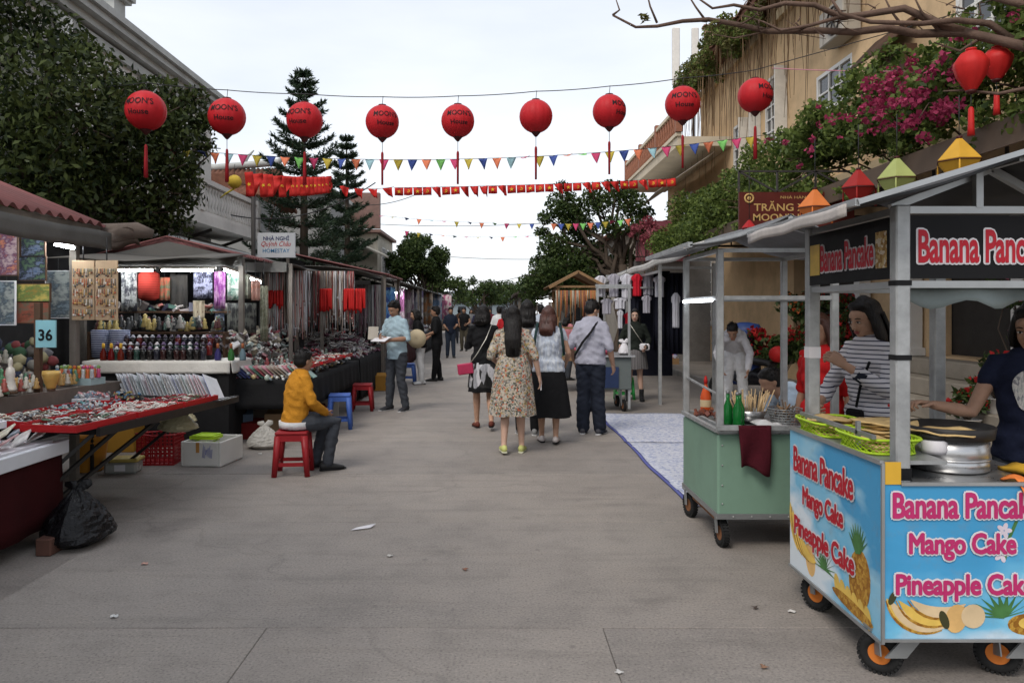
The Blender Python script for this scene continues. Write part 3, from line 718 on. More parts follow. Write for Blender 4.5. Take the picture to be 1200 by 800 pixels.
def rand_clumps(c, ext, n, r0, r1, seed):
    r = random.Random(seed); out = []
    for _ in range(n):
        while True:
            p = Vector((r.uniform(-1, 1), r.uniform(-1, 1), r.uniform(-1, 1)))
            if p.length < 1: break
        out.append((tuple(Vector(c) + Vector((p.x * ext[0], p.y * ext[1], p.z * ext[2]))), r.uniform(r0, r1)))
    return out
# big dark tree over the nearest stall
cl = rand_clumps((-8.7, 11.4, 4.7), (1.7, 1.2, 1.8), 50, .45, .85, 5)
for (px, py, d, r) in ((218, 205, 9, .2), (240, 175, 9.1, .16), (228, 112, 9, .2), (245, 150, 9.2, .13), (195, 285, 9, .16), (180, 262, 9, .2), (212, 240, 9, .16), (12, 22, 8, .5), (62, 45, 8.2, .45), (60, 110, 7.4, .8), (115, 90, 8.4, .42), (20, 190, 7.2, .8), (110, 160, 8, .7), (160, 112, 8.6, .34), (180, 190, 8.4, .5), (205, 150, 8.8, .34), (222, 128, 9, .3), (232, 160, 9, .24), (70, 230, 7.6, .6), (150, 240, 8.2, .5), (200, 215, 8.6, .4), (165, 275, 8.8, .32), (205, 265, 9, .26), (215, 225, 8.8, .3), (-60, 80, 7.6, .9), (-60, 170, 7.4, 1.0), (200, 108, 9, .2), (30, -10, 8.8, .4), (190, 250, 8.7, .3), (120, 200, 8.2, .5), (235, 140, 9.1, .2), (-20, -20, 8, .5), (215, 185, 8.9, .3), (185, 120, 8.8, .4), (200, 170, 8.6, .4), (170, 145, 8.5, .5), (140, 122, 8.4, .45), (88, 62, 8.5, .36)):
    cl.append((tuple(P(px, py, d * 1.3)), r * 1.2))
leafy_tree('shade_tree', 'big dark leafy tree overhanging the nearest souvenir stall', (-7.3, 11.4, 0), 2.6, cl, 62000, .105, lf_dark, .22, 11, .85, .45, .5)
# its neighbour beside the viewer, which keeps the near left of the street in shade
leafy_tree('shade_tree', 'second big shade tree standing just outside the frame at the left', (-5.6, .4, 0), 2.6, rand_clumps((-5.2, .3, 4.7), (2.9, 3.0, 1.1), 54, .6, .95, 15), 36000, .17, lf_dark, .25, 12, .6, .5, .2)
# two norfolk pines: whorls of drooping branches clad in needles
def norfolk(label, base, H, rad, seed):
    t = thing('norfolk_pine', label, 'tree', base, 0, 'norfolk pines behind the stalls'); r = random.Random(seed); tr = MB()
    tr.tube([(0, 0, 0), (.03, 0, H * .5), (0, 0, H)], [.17, .1, .015], 10)
    cen = []; dirs = []
    z = 1.6; k = 0
    while z < H - .05:
        f = (H - z) / (H - 1.6); R0 = rad * (f ** .75) * (.8 + .35 * r.random()) + .1
        nb = 6 if f > .2 else 5; a0 = r.random() * 6
        for j in range(nb):
            a = a0 + j * 2 * math.pi / nb + r.uniform(-.15, .15); L = R0 * r.uniform(.8, 1.15)
            def pt(s): return Vector((math.cos(a) * L * s, math.sin(a) * L * s, z + L * (.42 * s * s - .02 * s) - .08 * L * s))
            tr.tube([pt(0), pt(.35), pt(.7), pt(1)], [.03 * f + .008, .02 * f + .006, .01, .004], 4)
            m = int(4 + L * 6)
            for i in range(m):      # side sprays along the branch
                s = .22 + .78 * i / (m - 1); c = pt(s); w = (.2 * L * (1.15 - s * .75) + .06)
                tang = (pt(min(1, s + .05)) - pt(s - .05)).normalized(); sd = tang.cross(Vector((0, 0, 1))).normalized()
                for q in (-1, 1):
                    e = sd * q * w + tang * w * .9 + Vector((0, 0, .1 * w))
                    for u in range(7):
                        cen.append(c + e * (u / 6)); dirs.append(e.normalized())
        z += (.26 + .3 * f) * r.uniform(.85, 1.15); k += 1
    tr.build('trunk', m_bark, t)
    rr = np.random.default_rng(seed); c2 = np.array(cen).repeat(3, axis=0); d2 = np.array(dirs).repeat(3, axis=0); c2 = c2 + rr.normal(size=c2.shape) * .022
    leaf_mesh('crown', c2, .13, lf_pine, t, 0, .2, dirs=d2, seed=seed)
p = P(355, 365, 20); norfolk('tall norfolk pine behind the homestay sign, the nearer of two', (p.x, 20, 0), 7.75, 1.5, 3)
p = P(406, 365, 25); norfolk('slimmer norfolk pine farther back beside the brown roofed house', (p.x, 25, 0), 7.2, 1.0, 9)
# rounder trees down the street
c = P(492, 305, 36)
leafy_tree('street_tree', 'round green tree over the far left stalls', (c.x, 36, 0), 2.2, rand_clumps(c, (1.45, 1.3, 1.0), 26, .35, .6, 4), 16000, .15, lf_mid, .14, 21, .8)
c = P(452, 318, 40)
leafy_tree('street_tree', 'small grey green tree between the cream house and the round tree', (c.x, 40, 0), 1.8, rand_clumps(c, (1.1, 1, .8), 14, .3, .5, 8), 6000, .16, lf_mid, .12, 23, .8)
cl = [(tuple(P(px, py, d)), r) for px, py, d, r in ((700, 235, 22, .42), (660, 240, 22, .4), (740, 240, 22, .38), (680, 270, 22.4, .45), (650, 290, 22, .4), (720, 265, 21.6, .3), (665, 310, 22, .5), (690, 300, 22.4, .45), (640, 312, 22.3, .4), (705, 320, 22.6, .4), (680, 325, 22, .45), (655, 330, 22.3, .4), (745, 265, 21.8, .26), (658, 218, 22, .16), (714, 216, 22, .14), (695, 218, 22, .1), (730, 225, 22, .3), (635, 330, 22.6, .35), (640, 255, 22, .2), (635, 272, 22.2, .18), (625, 335, 22, .4), (670, 335, 22, .5), (700, 335, 22.6, .45), (650, 318, 21.6, .4), (730, 300, 22.6, .3), (755, 250, 22, .22), (672, 255, 22, .35))]
leafy_tree('street_tree', 'spreading tree with a pale bare trunk behind the hanging clothes', (P(729, 365, 22).x, 22, 0), 2.9, [(c_, r_ * 1.35) for c_, r_ in cl], 21000, .115, lf_mid, .2, 31, .8)
ft = thing('far_tree', 'hazy low tree at the far end of the street, left part', 'tree', (-2.5, 75, 0), 0, 'trees at the far end of the street')
for i, (px, py, d, e, lb) in enumerate(((520, 335, 62, (1.9, 1.5, 1.2), 'thin greyish tree at the far end, beside the round tree'), (560, 342, 80, (3, 2, 1.2), 'low hazy tree at the far end above the heads'), (600, 345, 95, (3, 2, 1.1), 'lowest hazy tree closing the street'), (625, 340, 85, (1.5, 2, 1.4), 'hazy tree at the far end beside the dark thatch'))):
    c = P(px, py, d)
    leafy_tree('far_tree', lb, (c.x, d, 0), 1.2, rand_clumps(c, e, 20, .5, 1.0, 40 + i), 4200, .3, lf_mid, .2, 50 + i, .8)
bpy.data.objects.remove(ft)
# bougainvillea along the awning
bv = thing('bougainvillea', 'bougainvillea hedge with magenta flowers spilling over the dark awning', 'climber', (5.5, 12, 3.4))
r = np.random.default_rng(12); cen = []; rad = []; fc = []; frd = []
for i in range(270):
    y = 5.6 + 15.4 * r.random(); u = r.random()
    x = 4.72 + .8 * u; z = 3.62 + (.25 if y < 12.5 else 0) + r.uniform(.0, 1.0 if y > 12.5 else 1.15) * (.85 + .15 * math.sin(y * .9 + 1))
    cen.append((x - 5.5, y - 12, z - 3.4)); rad.append(r.uniform(.16, .34))
for i in range(70): y = r.uniform(5.4, 12); cen.append((r.uniform(4.75, 6.1) - 5.5, y - 12, r.uniform(.3, 1.15))); rad.append(r.uniform(.16, .34))
for i in range(60):
    y = 6 + 14.5 * r.random(); cen.append((4.7 - 5.5 + r.uniform(-.1, .1), y - 12, r.uniform(-.28, .1))); rad.append(r.uniform(.1, .2))
for i in range(60): cen.append((r.uniform(4.1, 4.9) - 5.5, r.uniform(16, 20.5) - 12, r.uniform(-.45, .25))); rad.append(r.uniform(.15, .3))
leaf_mesh('foliage', clump_points(46000, cen, rad, 4, .8), .085, lf_bou, bv, .3, .6, seed=3)
for (px, py, d, q) in ((1060, 118, 8.6, .16), (1085, 125, 8.2, .2), (1035, 112, 8.8, .2), (1075, 138, 8.2, .15), (1105, 146, 7.9, .12), (1050, 135, 8.6, .14), (1030, 135, 8.9, .13), (1095, 70, 8.4, .12), (1110, 85, 8.2, .16), (1115, 56, 8.3, .08), (970, 150, 9.8, .1), (948, 148, 10.2, .07), (932, 165, 10.5, .08), (1080, 110, 8.4, .15), (1060, 95, 8.7, .1), (1185, 40, 7.4, .15), (1195, 28, 7.3, .12), (1170, 58, 7.5, .1), (985, 158, 9.6, .06), (930, 190, 10.6, .06), (1100, 120, 8.1, .13)):
    fc.append(P(px, py, d) - Vector((5.5, 12, 3.4))); frd.append(q)
leaf_mesh('blossom', clump_points(1500, [c_ + Vector((r.uniform(-.2, .2), r.uniform(-.7, .7), r.uniform(-.15, .22))) for c_ in fc for _ in range(3)], [max(.06, q_ * .7) for q_ in frd for _ in range(3)], 8, .8), .058, lf_flower, bv, 0, .8, seed=6)
st = MB()
for i in range(26):
    y = 5.8 + i * .56; limb(st, (.5, y - 12, .3), (-.75 + .2 * math.sin(i), y - 12.3, .45 + .3 * math.cos(i * 2)), .018, .006, 4, .2, i, k=5)
st.build('stem', m_bark2, bv)
# pink blossom over the pink hoarding
cl = [(tuple(P(px, py, 21.3)), r_) for px, py, r_ in ((745, 268, .18), (760, 262, .25), (775, 272, .22), (757, 280, .2), (790, 270, .2), (740, 275, .1))]
leafy_tree('blossom_shrub', 'dusty pink blossom shrub in front of the pink hoarding', (P(765, 365, 21.3).x, 21.3, .12), 2.2, cl, 900, .1, ML('dusty_pink', (.25, .05, .07), (.45, .14, .17), .7, .3), .05, 61)
# ivy and hanging roots from the yellow house eave
iv = thing('eave_creeper', 'creeper with dry hanging roots along the yellow house eave', 'climber', (5.7, 18, 8.4))
cen = [];rad = []
for i in range(90): cen.append((r.uniform(-.25, .3), r.uniform(13, 23.7) - 18, r.uniform(-.7, .35))); rad.append(r.uniform(.12, .32))
leaf_mesh('foliage', clump_points(6500, cen, rad, 14, .9), .11, lf_dry, iv, .6, .5, seed=13)
leaf_mesh('green_foliage', clump_points(5000, cen, rad, 15, .9), .11, lf_bou, iv, .6, .5, seed=15)
mb = MB()
for i in range(190):
    y = r.uniform(12, 23.6) - 18; x = r.uniform(-.05, .5); L = r.uniform(.6, 3.2) * (1 if y > -3 else .7)
    mb.tube([(x, y, .0), (x + r.uniform(-.05, .05), y + r.uniform(-.1, .1), -L * .5), (x + r.uniform(-.06, .06), y + r.uniform(-.1, .1), -L)], [.011, .008, .004], 4)
mb.build('hanging_roots', M('dry_roots', (.2, .13, .075), .95), iv)['kind'] = 'stuff'
# bare tree reaching in from the upper right
bt = thing('bare_tree', 'bare branches of a leafless tree reaching in over the street', 'tree', (5.0, 5.4, 0)); tr = MB(); off = Vector((5.0, 5.4, 0))
limb(tr, (0, 0, 0), V(4.7, 5.6, 3.7) - off, .2, .13, 6, .04, 2, k=12)
D = 7.2
def branch(pts, r0, r1, k=7):
    q = [P(*a) - off for a in pts]; n = len(q) - 1
    tr.tube(q, [r0 + (r1 - r0) * i / n for i in range(n + 1)], k)
branch([(1420, 120, 5.9), (1270, 70, 6.3), (1190, 52, 6.7), (1130, 38, 7), (1075, 40, 7.1), (1040, 33, 7.1), (1000, 38, 7.2), (960, 36, 7.2), (900, 37, 7.2), (870, 30, 7.2), (830, 23, 7.2), (800, 25, 7.2), (770, 31, 7.2), (745, 32, 7.2), (718, 18, 7.2)], .05, .01)
branch([(718, 18, 7.2), (726, 12, 7.2), (722, 0, 7.2)], .012, .005); branch([(770, 27, 7.2), (762, 8, 7.2), (758, -8, 7.2)], .012, .006); branch([(826, 23, 7.2), (815, 8, 7.2), (805, -8, 7.2)], .012, .006)
branch([(1420, 110, 5.9), (1290, 40, 6.4), (1210, 8, 6.6), (1160, -4, 6.8), (1110, -30, 7)], .055, .02)
branch([(1140, 40, 7), (1100, 28, 7), (1060, 10, 7.1), (1010, 18, 7.1), (985, 20, 7.1), (955, 6, 7.1), (920, 4, 7.1), (890, 12, 7.1), (860, 6, 7.1), (835, 10, 7.1), (815, -4, 7.1)], .04, .008)
branch([(1190, 50, 6.8), (1160, 28, 6.9), (1120, 24, 6.9), (1080, 28, 6.95), (1020, 26, 7), (985, 16, 7), (975, 0, 7)], .035, .012)
branch([(985, 20, 7.1), (950, 30, 7.1), (915, 36, 7.1), (895, 26, 7.1), (870, 18, 7.2)], .02, .005); branch([(1060, 34, 7.1), (1045, 14, 7.1), (1035, -6, 7.1)], .015, .006); branch([(1100, 36, 7), (1080, 14, 7), (1070, -6, 7)], .015, .006); branch([(900, 37, 7.2), (860, 45, 7.2), (835, 40, 7.2)], .01, .003); branch([(845, 27, 7.2), (838, 32, 7.2), (830, 22, 7.2)], .01, .003); branch([(1150, 44, 6.9), (1125, 60, 7), (1095, 50, 7.1)], .018, .006); branch([(1220, 100, 6.3), (1170, 110, 6.5), (1130, 106, 6.7), (1105, 107, 6.8)], .018, .006)
for i in range(26):
    rr = random.Random(i + 70); px = rr.uniform(840, 1180); py = rr.uniform(5, 45); branch([(px, py, 7.1), (px + rr.uniform(-20, 20), py + rr.uniform(-16, 10), 7.15), (px + rr.uniform(-38, 30), py + rr.uniform(-26, 16), 7.2)], .009, .002, 4)
tr.build('branch', m_bark2, bt)
for k, (c, q) in enumerate(((P(755, 22, 7.2), .05), (P(853, 52, 7.2), .05), (P(833, 30, 7.2), .08))): leaf_mesh('leaf_tuft', clump_points(20, [c - off], [q], 3 + k), .07, lf_dry, bt, .3, .4)
# ================================================================ LANTERNS, BUNTING, WIRES
m_silk = M('red_silk', (.47, .016, .022), .5, var=.16, scale=3, bump=.2, bscale=120, spec=.2)
m_silk2 = M('bright_red_silk', (.5, .02, .018), .5, var=.15, scale=8, bump=.15, spec=.2)
m_wire = M('wire', (.03, .03, .032), .6); m_tass = M('red_tassel', (.3, .012, .018), .7, stretch=(1, 1, .05), var=.35, scale=40)
m_black = M('black_ink', (.018, .008, .01), .7); m_capw = M('lantern_cap', (.06, .012, .012), .5)
lan = [(171, 130, 23), (266, 137, 21.5), (357, 141, 21), (448, 143, 19.5), (536.5, 142, 19.5), (628, 136.5, 19.5), (714, 130.5, 19.5), (800, 122, 20.5), (885, 112, 20)]
lblabel = ['half hidden in the dark tree leaves', 'hung beside the white villa corner', 'hung in front of the tall pine', 'hung alone against the sky, just right of the slim pine', 'in the middle of the row, reading MOON in full', 'plain side turned to us, right of the middle lantern', 'hung left of the balcony house', 'hung in front of the pale antennas', 'hung closest to the yellow house windows']
words_ = ["MOON'S", "MOON'S", "MOON'S", "MOON'S", "MOON'S", None, "MOON'S", "MOON'S", "MOON'S"]
turn = [0, 8, -12, 22, 8, 0, 48, -6, 38]
LD = 10.0; lan_top = []
for i, (px, py, rp) in enumerate(lan):
    d = LD - (.6 if i == 0 else 0) - (.4 if i > 6 else 0); c = P(px, py, d); rr = rp / 900 * d
    t = thing('red_round_lantern', 'round red silk lantern ' + lblabel[i], 'lantern', c, 0, 'round red lanterns on the wire across the street')
    mb = MB(); n = 72; prof = []
    for k in range(15):
        a = math.pi * (.06 + .88 * k / 14); prof.append((math.sin(a), -math.cos(a)))
    vs = []
    for q, z in prof:
        for j in range(n):
            w = 2 * math.pi * j / n; sc_ = q * rr * (1 - .03 * (1 - abs(math.sin(w * 6))) ** 3); vs.append((sc_ * math.cos(w), sc_ * math.sin(w), z * rr))
    mb.add(vs, [(a * n + j, a * n + (j + 1) % n, (a + 1) * n + (j + 1) % n, (a + 1) * n + j) for a in range(14) for j in range(n)], 0, True)
    mb.build('silk', m_silk, t)
    MB().lathe([(.05 * rr / .21, rr * .97), (.05 * rr / .21, rr * 1.03), (.01, rr * 1.05)], n=14).build('cap', m_capw, t)
    MB().lathe([(.006, -rr * 1.24), (.02, -rr * 1.2), (.055 * rr / .21, -rr * 1.0), (.06 * rr / .21, -rr * .97)], n=14).build('finial', m_capw, t)
    MB().tube([(0, 0, rr * 1.03), (.01, 0, rr * 1.0 + 8 / 900 * d + .03)], .004, 5).build('hook', m_wire, t)
    lan_top.append(c + Vector((0, 0, rr + 8 / 900 * d + .02)))
    tl = 50 / 900 * d; zz = -rr * 1.22
    MB().tube([(0, 0, zz), (0, 0, zz - tl * .25)], .004, 5).build('cord', m_wire, t)
    MB().lathe([(.004, zz - tl * .22), (.016, zz - tl * .25), (.018, zz - tl * .3), (.022 if i in (0, 1, 2, 8) else .015, zz - tl * .6), (.026 if i in (0, 1, 2, 8) else .014, zz - tl)], n=12).build('tassel', m_tass, t)
    if words_[i]:
        for s, yy, hh, ww in ((words_[i], .24, .27, 1.05), ('House', -.2, .22, .72)):
            lb = MB(); v, f = text_geo(s, .015); xs = [q[0] for q in v]; ys = [q[1] for q in v]; W0 = max(xs) - min(xs); H0 = max(ys) - min(ys); cx = (max(xs) + min(xs)) / 2; cy = (max(ys) + min(ys)) / 2
            o = []
            for x, y, _ in v:
                lon = (x - cx) / W0 * ww * 1.5 + R(turn[i]); la = ((y - cy) / H0 * hh + yy) * 1.25; q = rr * 1.012
                o.append((q * math.cos(la) * math.sin(lon), -q * math.cos(la) * math.cos(lon), q * math.sin(la)))
            lb.add(o, f); lb.build('lettering', m_black, t)
def sag(a, b, s, n=24):
    a = Vector(a); b = Vector(b); return [a.lerp(b, i / n) - Vector((0, 0, s * 4 * (i / n) * (1 - i / n))) for i in range(n + 1)]
ends = [Vector((-6.42, 11.6, 4.9))] + lan_top + [Vector((6.31, 9.2, 5.35))]
pts = []
for a, b in zip(ends[:-1], ends[1:]): pts += sag(a, b, .012, 6)[:-1]
pts.append(ends[-1])
tag(MB().tube(pts, .006, 5).build('lantern_wire', m_wire), 'thin wire across the street carrying the round red lanterns', 'wire')
# pennants ----------------------------------------------------------------
pen_cols = {'pink': (.55, .06, .16), 'yellow': (.5, .4, .06), 'blue': (.05, .09, .32), 'orange': (.68, .2, .1), 'sky': (.3, .5, .55), 'green': (.2, .55, .14)}
for k, c in pen_cols.items(): M('pennant_' + k, c, .7, var=.1, scale=12)
order = ['pink', 'yellow', 'blue', 'orange', 'sky', 'pink', 'yellow', 'blue', 'orange', 'green', 'pink', 'yellow', 'blue', 'orange', 'sky', 'pink', 'yellow', 'blue', 'orange', 'green']
def bunting(label, path, n, size, cols, seed, span=None, flip=0.0, twist=.35):
    """string with cloth triangles; path: list of points"""
    t = thing('bunting', label, 'bunting', path[0]); base = Vector(path[0]); r = random.Random(seed)
    MB().tube(path, .004, 4).build('string', m_wire, t, world=True)
    L = [0]
    for a, b in zip(path[:-1], path[1:]): L.append(L[-1] + (b - a).length)
    def at(s):
        for i in range(len(L) - 1):
            if s <= L[i + 1]: return path[i].lerp(path[i + 1], (s - L[i]) / (L[i + 1] - L[i] + 1e-9))
        return path[-1]
    span = span or (0, L[-1]); proto = {}
    for i in range(n):
        s = span[0] + (span[1] - span[0]) * (i + .5) / n; p = at(s); dv = (at(s + .1) - at(s - .1)).normalized()
        c = cols[i % len(cols)]
        if c not in proto:
            h = size
            g = MB().sheet(lambda u, v: ((u - .5) * h * (1 - v * .97), .02 * math.sin(v * 3 + u * 4) * h * 5, -v * h * 1.12), 3, 4, .002, off=(0, 1, 0))
            o = g.build('pennant', _m['pennant_' + c], t); proto[c] = o
        else: o = proto[c].copy(); COL.objects.link(o)
        o.location = p - base
        o.rotation_euler = (r.uniform(-.35, .35) if r.random() > flip else R(75) * r.choice((-1, 1)), math.atan2(-dv.z, dv.x), r.uniform(-twist, twist))
    return t
a = P(195, 180, 11.2); b = P(870, 163, 11.2)
path = sag(P(150, 170, 11.2), P(920, 155, 11.2), .3, 30)
bunting('coloured pennant string just below the round lanterns', path, 42, .145, order, 3, span=(.55, 9.2), flip=.05)
path = sag(P(440, 252, 30), P(660, 262, 30), .12, 16)
bunting('small faded pennant string far down the street, higher of two', path, 15, .2, order, 4, flip=.5)
path = sag(P(470, 270, 34), P(680, 270, 34), .3, 16)
bunting('small faded pennant string far down the street, lower of two', path, 15, .2, order, 5, flip=.6)
path = sag(P(645, 262, 20.5), P(740, 256, 20), .05, 12)
bunting('short coloured pennant string across the tree by the pink hoarding', path, 11, .17, ['orange', 'blue', 'yellow', 'pink', 'green'], 6, flip=.1)
# red flags with yellow stars
m_flag = M('red_flag_cloth', (.52, .025, .02), .7, var=.12, scale=10); m_star = M('yellow_star', (.75, .5, .04), .7)
def star(mb, o, U, W, rad, m):
    mb.poly([(rad * (1 if k % 2 == 0 else .4) * math.sin(k * math.pi / 5), rad * (1 if k % 2 == 0 else .4) * math.cos(k * math.pi / 5)) for k in range(10)], o, U, W, .002, m)
def hammer_sickle(mb, o, U, W, s, m):
    arc = [(s * math.cos(R(a)), s * math.sin(R(a))) for a in range(-120, 125, 25)]
    inn = [(s * .72 * math.cos(R(a)) - s * .1, s * .78 * math.sin(R(a))) for a in range(120, -125, -25)]
    mb.poly(arc + inn, o, U, W, .002, m); U = Vector(U); W = Vector(W); o = Vector(o)
    mb.poly([(-s * .75, -s * .9), (-s * .6, -s * 1.0), (s * .35, s * .35), (s * .2, s * .45)], o, U, W, .0025, m)
    mb.poly([(s * -.1, s * .3), (s * .4, s * .75), (s * .55, s * .55), (s * .05, s * .1)], o, U, W, .0025, m)
def flag_string(label, path, n, w, h, seed, span=None, fold=.3):
    t = thing('red_flag_string', label, 'flag string', path[0]); base = Vector(path[0]); r = random.Random(seed)
    MB().tube(path, .005, 4).build('string', m_wire, t, world=True)
    N = len(path) - 1; protos = []
    for i in range(n):
        f = (i + .5) / n * N; k = min(int(f), N - 1); p = path[k].lerp(path[k + 1], f - k); dv = (path[k + 1] - path[k]).normalized()
        kind = i % 2 if r.random() > fold else 2
        if len(protos) < 9 or True:
            if len([q for q in protos if q[0] == kind]) < 3:
                g = MB(); ph = r.random() * 6
                if kind < 2: g.sheet(lambda u, v: ((u - .5) * w, .02 * math.sin(u * 5 + ph), -v * h), 6, 2, .003, off=(0, 1, 0))
                else: g.sheet(lambda u, v: ((u - .5) * w * (1 - v * .55) + v * w * .25, .05 * math.sin(u * 6 + v * 3 + ph), -v * h * (1 + .35 * u)), 6, 3, .003, off=(0, 1, 0))
                fl = g.build('flag', m_flag, t); protos.append((kind, fl))
                e = MB()
                if kind == 0: star(e, (0, -.024, -h * .5), (1, 0, 0), (0, 0, 1), h * .27, 0)
                elif kind == 1: hammer_sickle(e, (0, -.024, -h * .5), (1, 0, 0), (0, 0, 1), h * .2, 0)
                if e.f: e.build('emblem', m_star, fl)
                fl.location = p - base
            else:
                src = r.choice([q[1] for q in protos if q[0] == kind]); fl = src.copy(); COL.objects.link(fl)
                for ch in src.children: c2 = ch.copy(); COL.objects.link(c2); c2.parent = fl
                fl.location = p - base
        fl.rotation_euler = (r.uniform(-.15, .15), math.atan2(-dv.z, dv.x), r.uniform(-.25, .25))
    return t
flag_string('string of red flags with yellow emblems across the far half of the street', sag(P(462, 220, 15), P(792, 209, 15), .03, 30), 30, .17, .155, 5)
# banner of star flags running toward the villa, with a yellow ball lantern at its end
pth = sag(P(283, 216, 13.0), P(385, 216, 20), .05, 12)
t = flag_string('oblique row of red star flags in front of the tall pine', pth, 17, .42, .145, 8, fold=.12)
path = sag(P(395, 217, 16), P(462, 219, 16), .06, 8)
flag_string('few limp red flags by the slim pine top', path, 4, .2, .16, 9, fold=1)
yb = thing('yellow_ball_lantern', 'small yellow ball lantern at the end of the red star flags', 'lantern', P(275, 213, 13))
MB().ball((0, 0, 0), .115, 16, 10).build('silk', M('yellow_silk', (.6, .42, .05), .6), yb); MB().tube([(0, 0, .11), (0, 0, .3)], .004, 4).build('hook', m_wire, yb); MB().tube([(0, 0, -.11), (-.15, 0, -.2), (-.25, 0, -.28)], [.02, .015, .008], 6).build('tassel', M('pennant_yellow', (.5, .4, .06)), yb)
# overhead cables
cab = [('cable crossing high above the far trees', P(430, 290, 42), P(660, 303, 40), .25), ('cable low over the far stalls', P(520, 322, 50), P(660, 328, 50), .35), ('sagging cable rising to the street tree', P(545, 328, 46), P(640, 312, 40), .4), ('cable above the far pennants', P(430, 262, 38), P(680, 258, 38), .2), ('loose cable from the villa balcony to the flags', P(262, 250, 17), P(440, 214, 18), .4), ('cable dipping by the cream house roof', P(420, 240, 30), P(500, 222, 30), .2)]
for lb, a, b, s in cab: tag(MB().tube(sag(a, b, s), .014, 5).build('overhead_cable', m_wire), lb, 'cable')
tag(MB().tube(sag(P(905, 80, 13.4), P(1330, 78, 6.5), .05), .008, 5).build('washing_line', M('pink_cord', (.5, .2, .25), .6)), 'thin pinkish cord running in front of the yellow house window', 'cord')
# hoi an style bulb lanterns by the pancake cart
def bulb_lantern(loc, h, w, label, mat, shape=0):
    t = thing('silk_lantern', label, 'lantern', loc, 0, 'red bulb lanterns by the bare tree'); n = 10
    prof = [(.3, 1.0), (.62, .93), (.98, .72), (1, .6), (.82, .35), (.5, .12), (.3, 0)]
    mb = MB(); k = len(prof); vs = []
    for q, z in prof:
        for j in range(n * 3):
            a = 2 * math.pi * j / (n * 3); b = q * w * (1 - .05 * abs(math.sin(a * n / 2))); vs.append((b * math.cos(a), b * math.sin(a), z * h))
    N = n * 3; mb.add(vs, [(i * N + j, i * N + (j + 1) % N, (i + 1) * N + (j + 1) % N, (i + 1) * N + j)[::-1] for i in range(k - 1) for j in range(N)], 0, True)
    mb.build('silk', mat, t)
    MB().lathe([(.3 * w, h * 1.0), (.32 * w, h * 1.06), (.1 * w, h * 1.08)], n=12).build('cap', mat, t)
    MB().lathe([(.2 * w, -h * .09), (.3 * w, -h * .05), (.3 * w, .0)], n=12).build('foot', m_capw, t)
    MB().tube([(0, 0, -h * .08), (0, 0, -h * .45)], .004, 5).build('cord', m_wire, t); MB().lathe([(.01, -h * .42), (.022, -h * .47), (.026, -h * .95), (.03, -h * 1.15)], n=12).build('tassel', m_silk2, t)
    MB().tube([(0, 0, h * 1.06), (0, 0, h * 1.3)], .004, 5).build('hook', m_wire, t)
bulb_lantern(P(1138, 106, 6.6), 46 / 900 * 6.6, 19 / 900 * 6.6, 'bright red bulb lantern, nearer the bougainvillea of the two', m_silk2)
bulb_lantern(P(1168, 93, 6.9), 36 / 900 * 6.9, 17 / 900 * 6.9, 'bright red bulb lantern hung under the bare branch at the frame edge', m_silk2)
# four faceted hanging lanterns
for (px, py, d, c, lb, hw) in ((955, 245, 8.0, (.6, .17, .04), 'orange faceted lantern in front of the maroon sign', 20), (1006, 222, 7.4, (.28, .015, .012), 'dark red faceted lantern over the pancake cart roof', 20), (1051, 212, 7.0, (.32, .36, .12), 'pale green faceted lantern over the pancake cart roof', 23), (1124, 191, 6.4, (.55, .3, .03), 'mustard yellow faceted lantern over the pancake cart roof', 25), (878, 268, 9.5, (.35, .012, .014), 'small red faceted lantern left of the maroon sign', 9), (998, 226, 10.4, (.4, .02, .02), 'red lantern against the sign, behind the dark red one', 8), (1191, 148, 7.5, (.02, .06, .16), 'dark blue faceted lantern at the frame edge', 12)):
    t = thing('faceted_lantern', lb, 'lantern', P(px, py, d), 0, 'faceted lanterns under the awning'); w = hw / 900 * d; mm = M('silk_%d' % px, c, .6, var=.12)
    mb = MB(); k = 6; ring = lambda rad, z, ro=0: [(rad * math.cos(2 * math.pi * (j + ro) / k), rad * math.sin(2 * math.pi * (j + ro) / k), z) for j in range(k)]
    vs = ring(.12 * w, 1.15 * w) + ring(1.0 * w, .12 * w) + ring(.95 * w, -.02 * w) + ring(.35 * w, -.8 * w)
    mb.add(vs, [(i * k + j, i * k + (j + 1) % k, (i + 1) * k + (j + 1) % k, (i + 1) * k + j)[::-1] for i in range(3) for j in range(k)] + [tuple(range(k)), tuple(reversed(range(3 * k, 4 * k)))])
    mb.build('silk', mm, t)
    fr = MB(); fr.tube([Vector(v) * 1.01 for v in ring(1.0 * w, .05 * w)] + [Vector(ring(1.0 * w, .05 * w)[0]) * 1.01], .005, 5); fr.build('hoop', m_capw, t); fr = MB(); fr.lathe([(.14 * w, 1.13 * w), (.14 * w, 1.25 * w), (.03 * w, 1.27 * w)], n=8)
    fr.build('cap', m_capw, t)
    MB().tube([(0, 0, 1.2 * w), (0, 0, 3.35 - P(px, py, d).z if P(px, py, d).z < 3.1 else .3)], .004, 5).build('cord', m_wire, t)
    for j in (0, 2, 4):
        q = Vector(ring(1.0 * w, .02 * w)[j]); MB().tube([q, q - Vector((0, 0, .16))], [.006, .012], 6).build('tassel', mm, t)
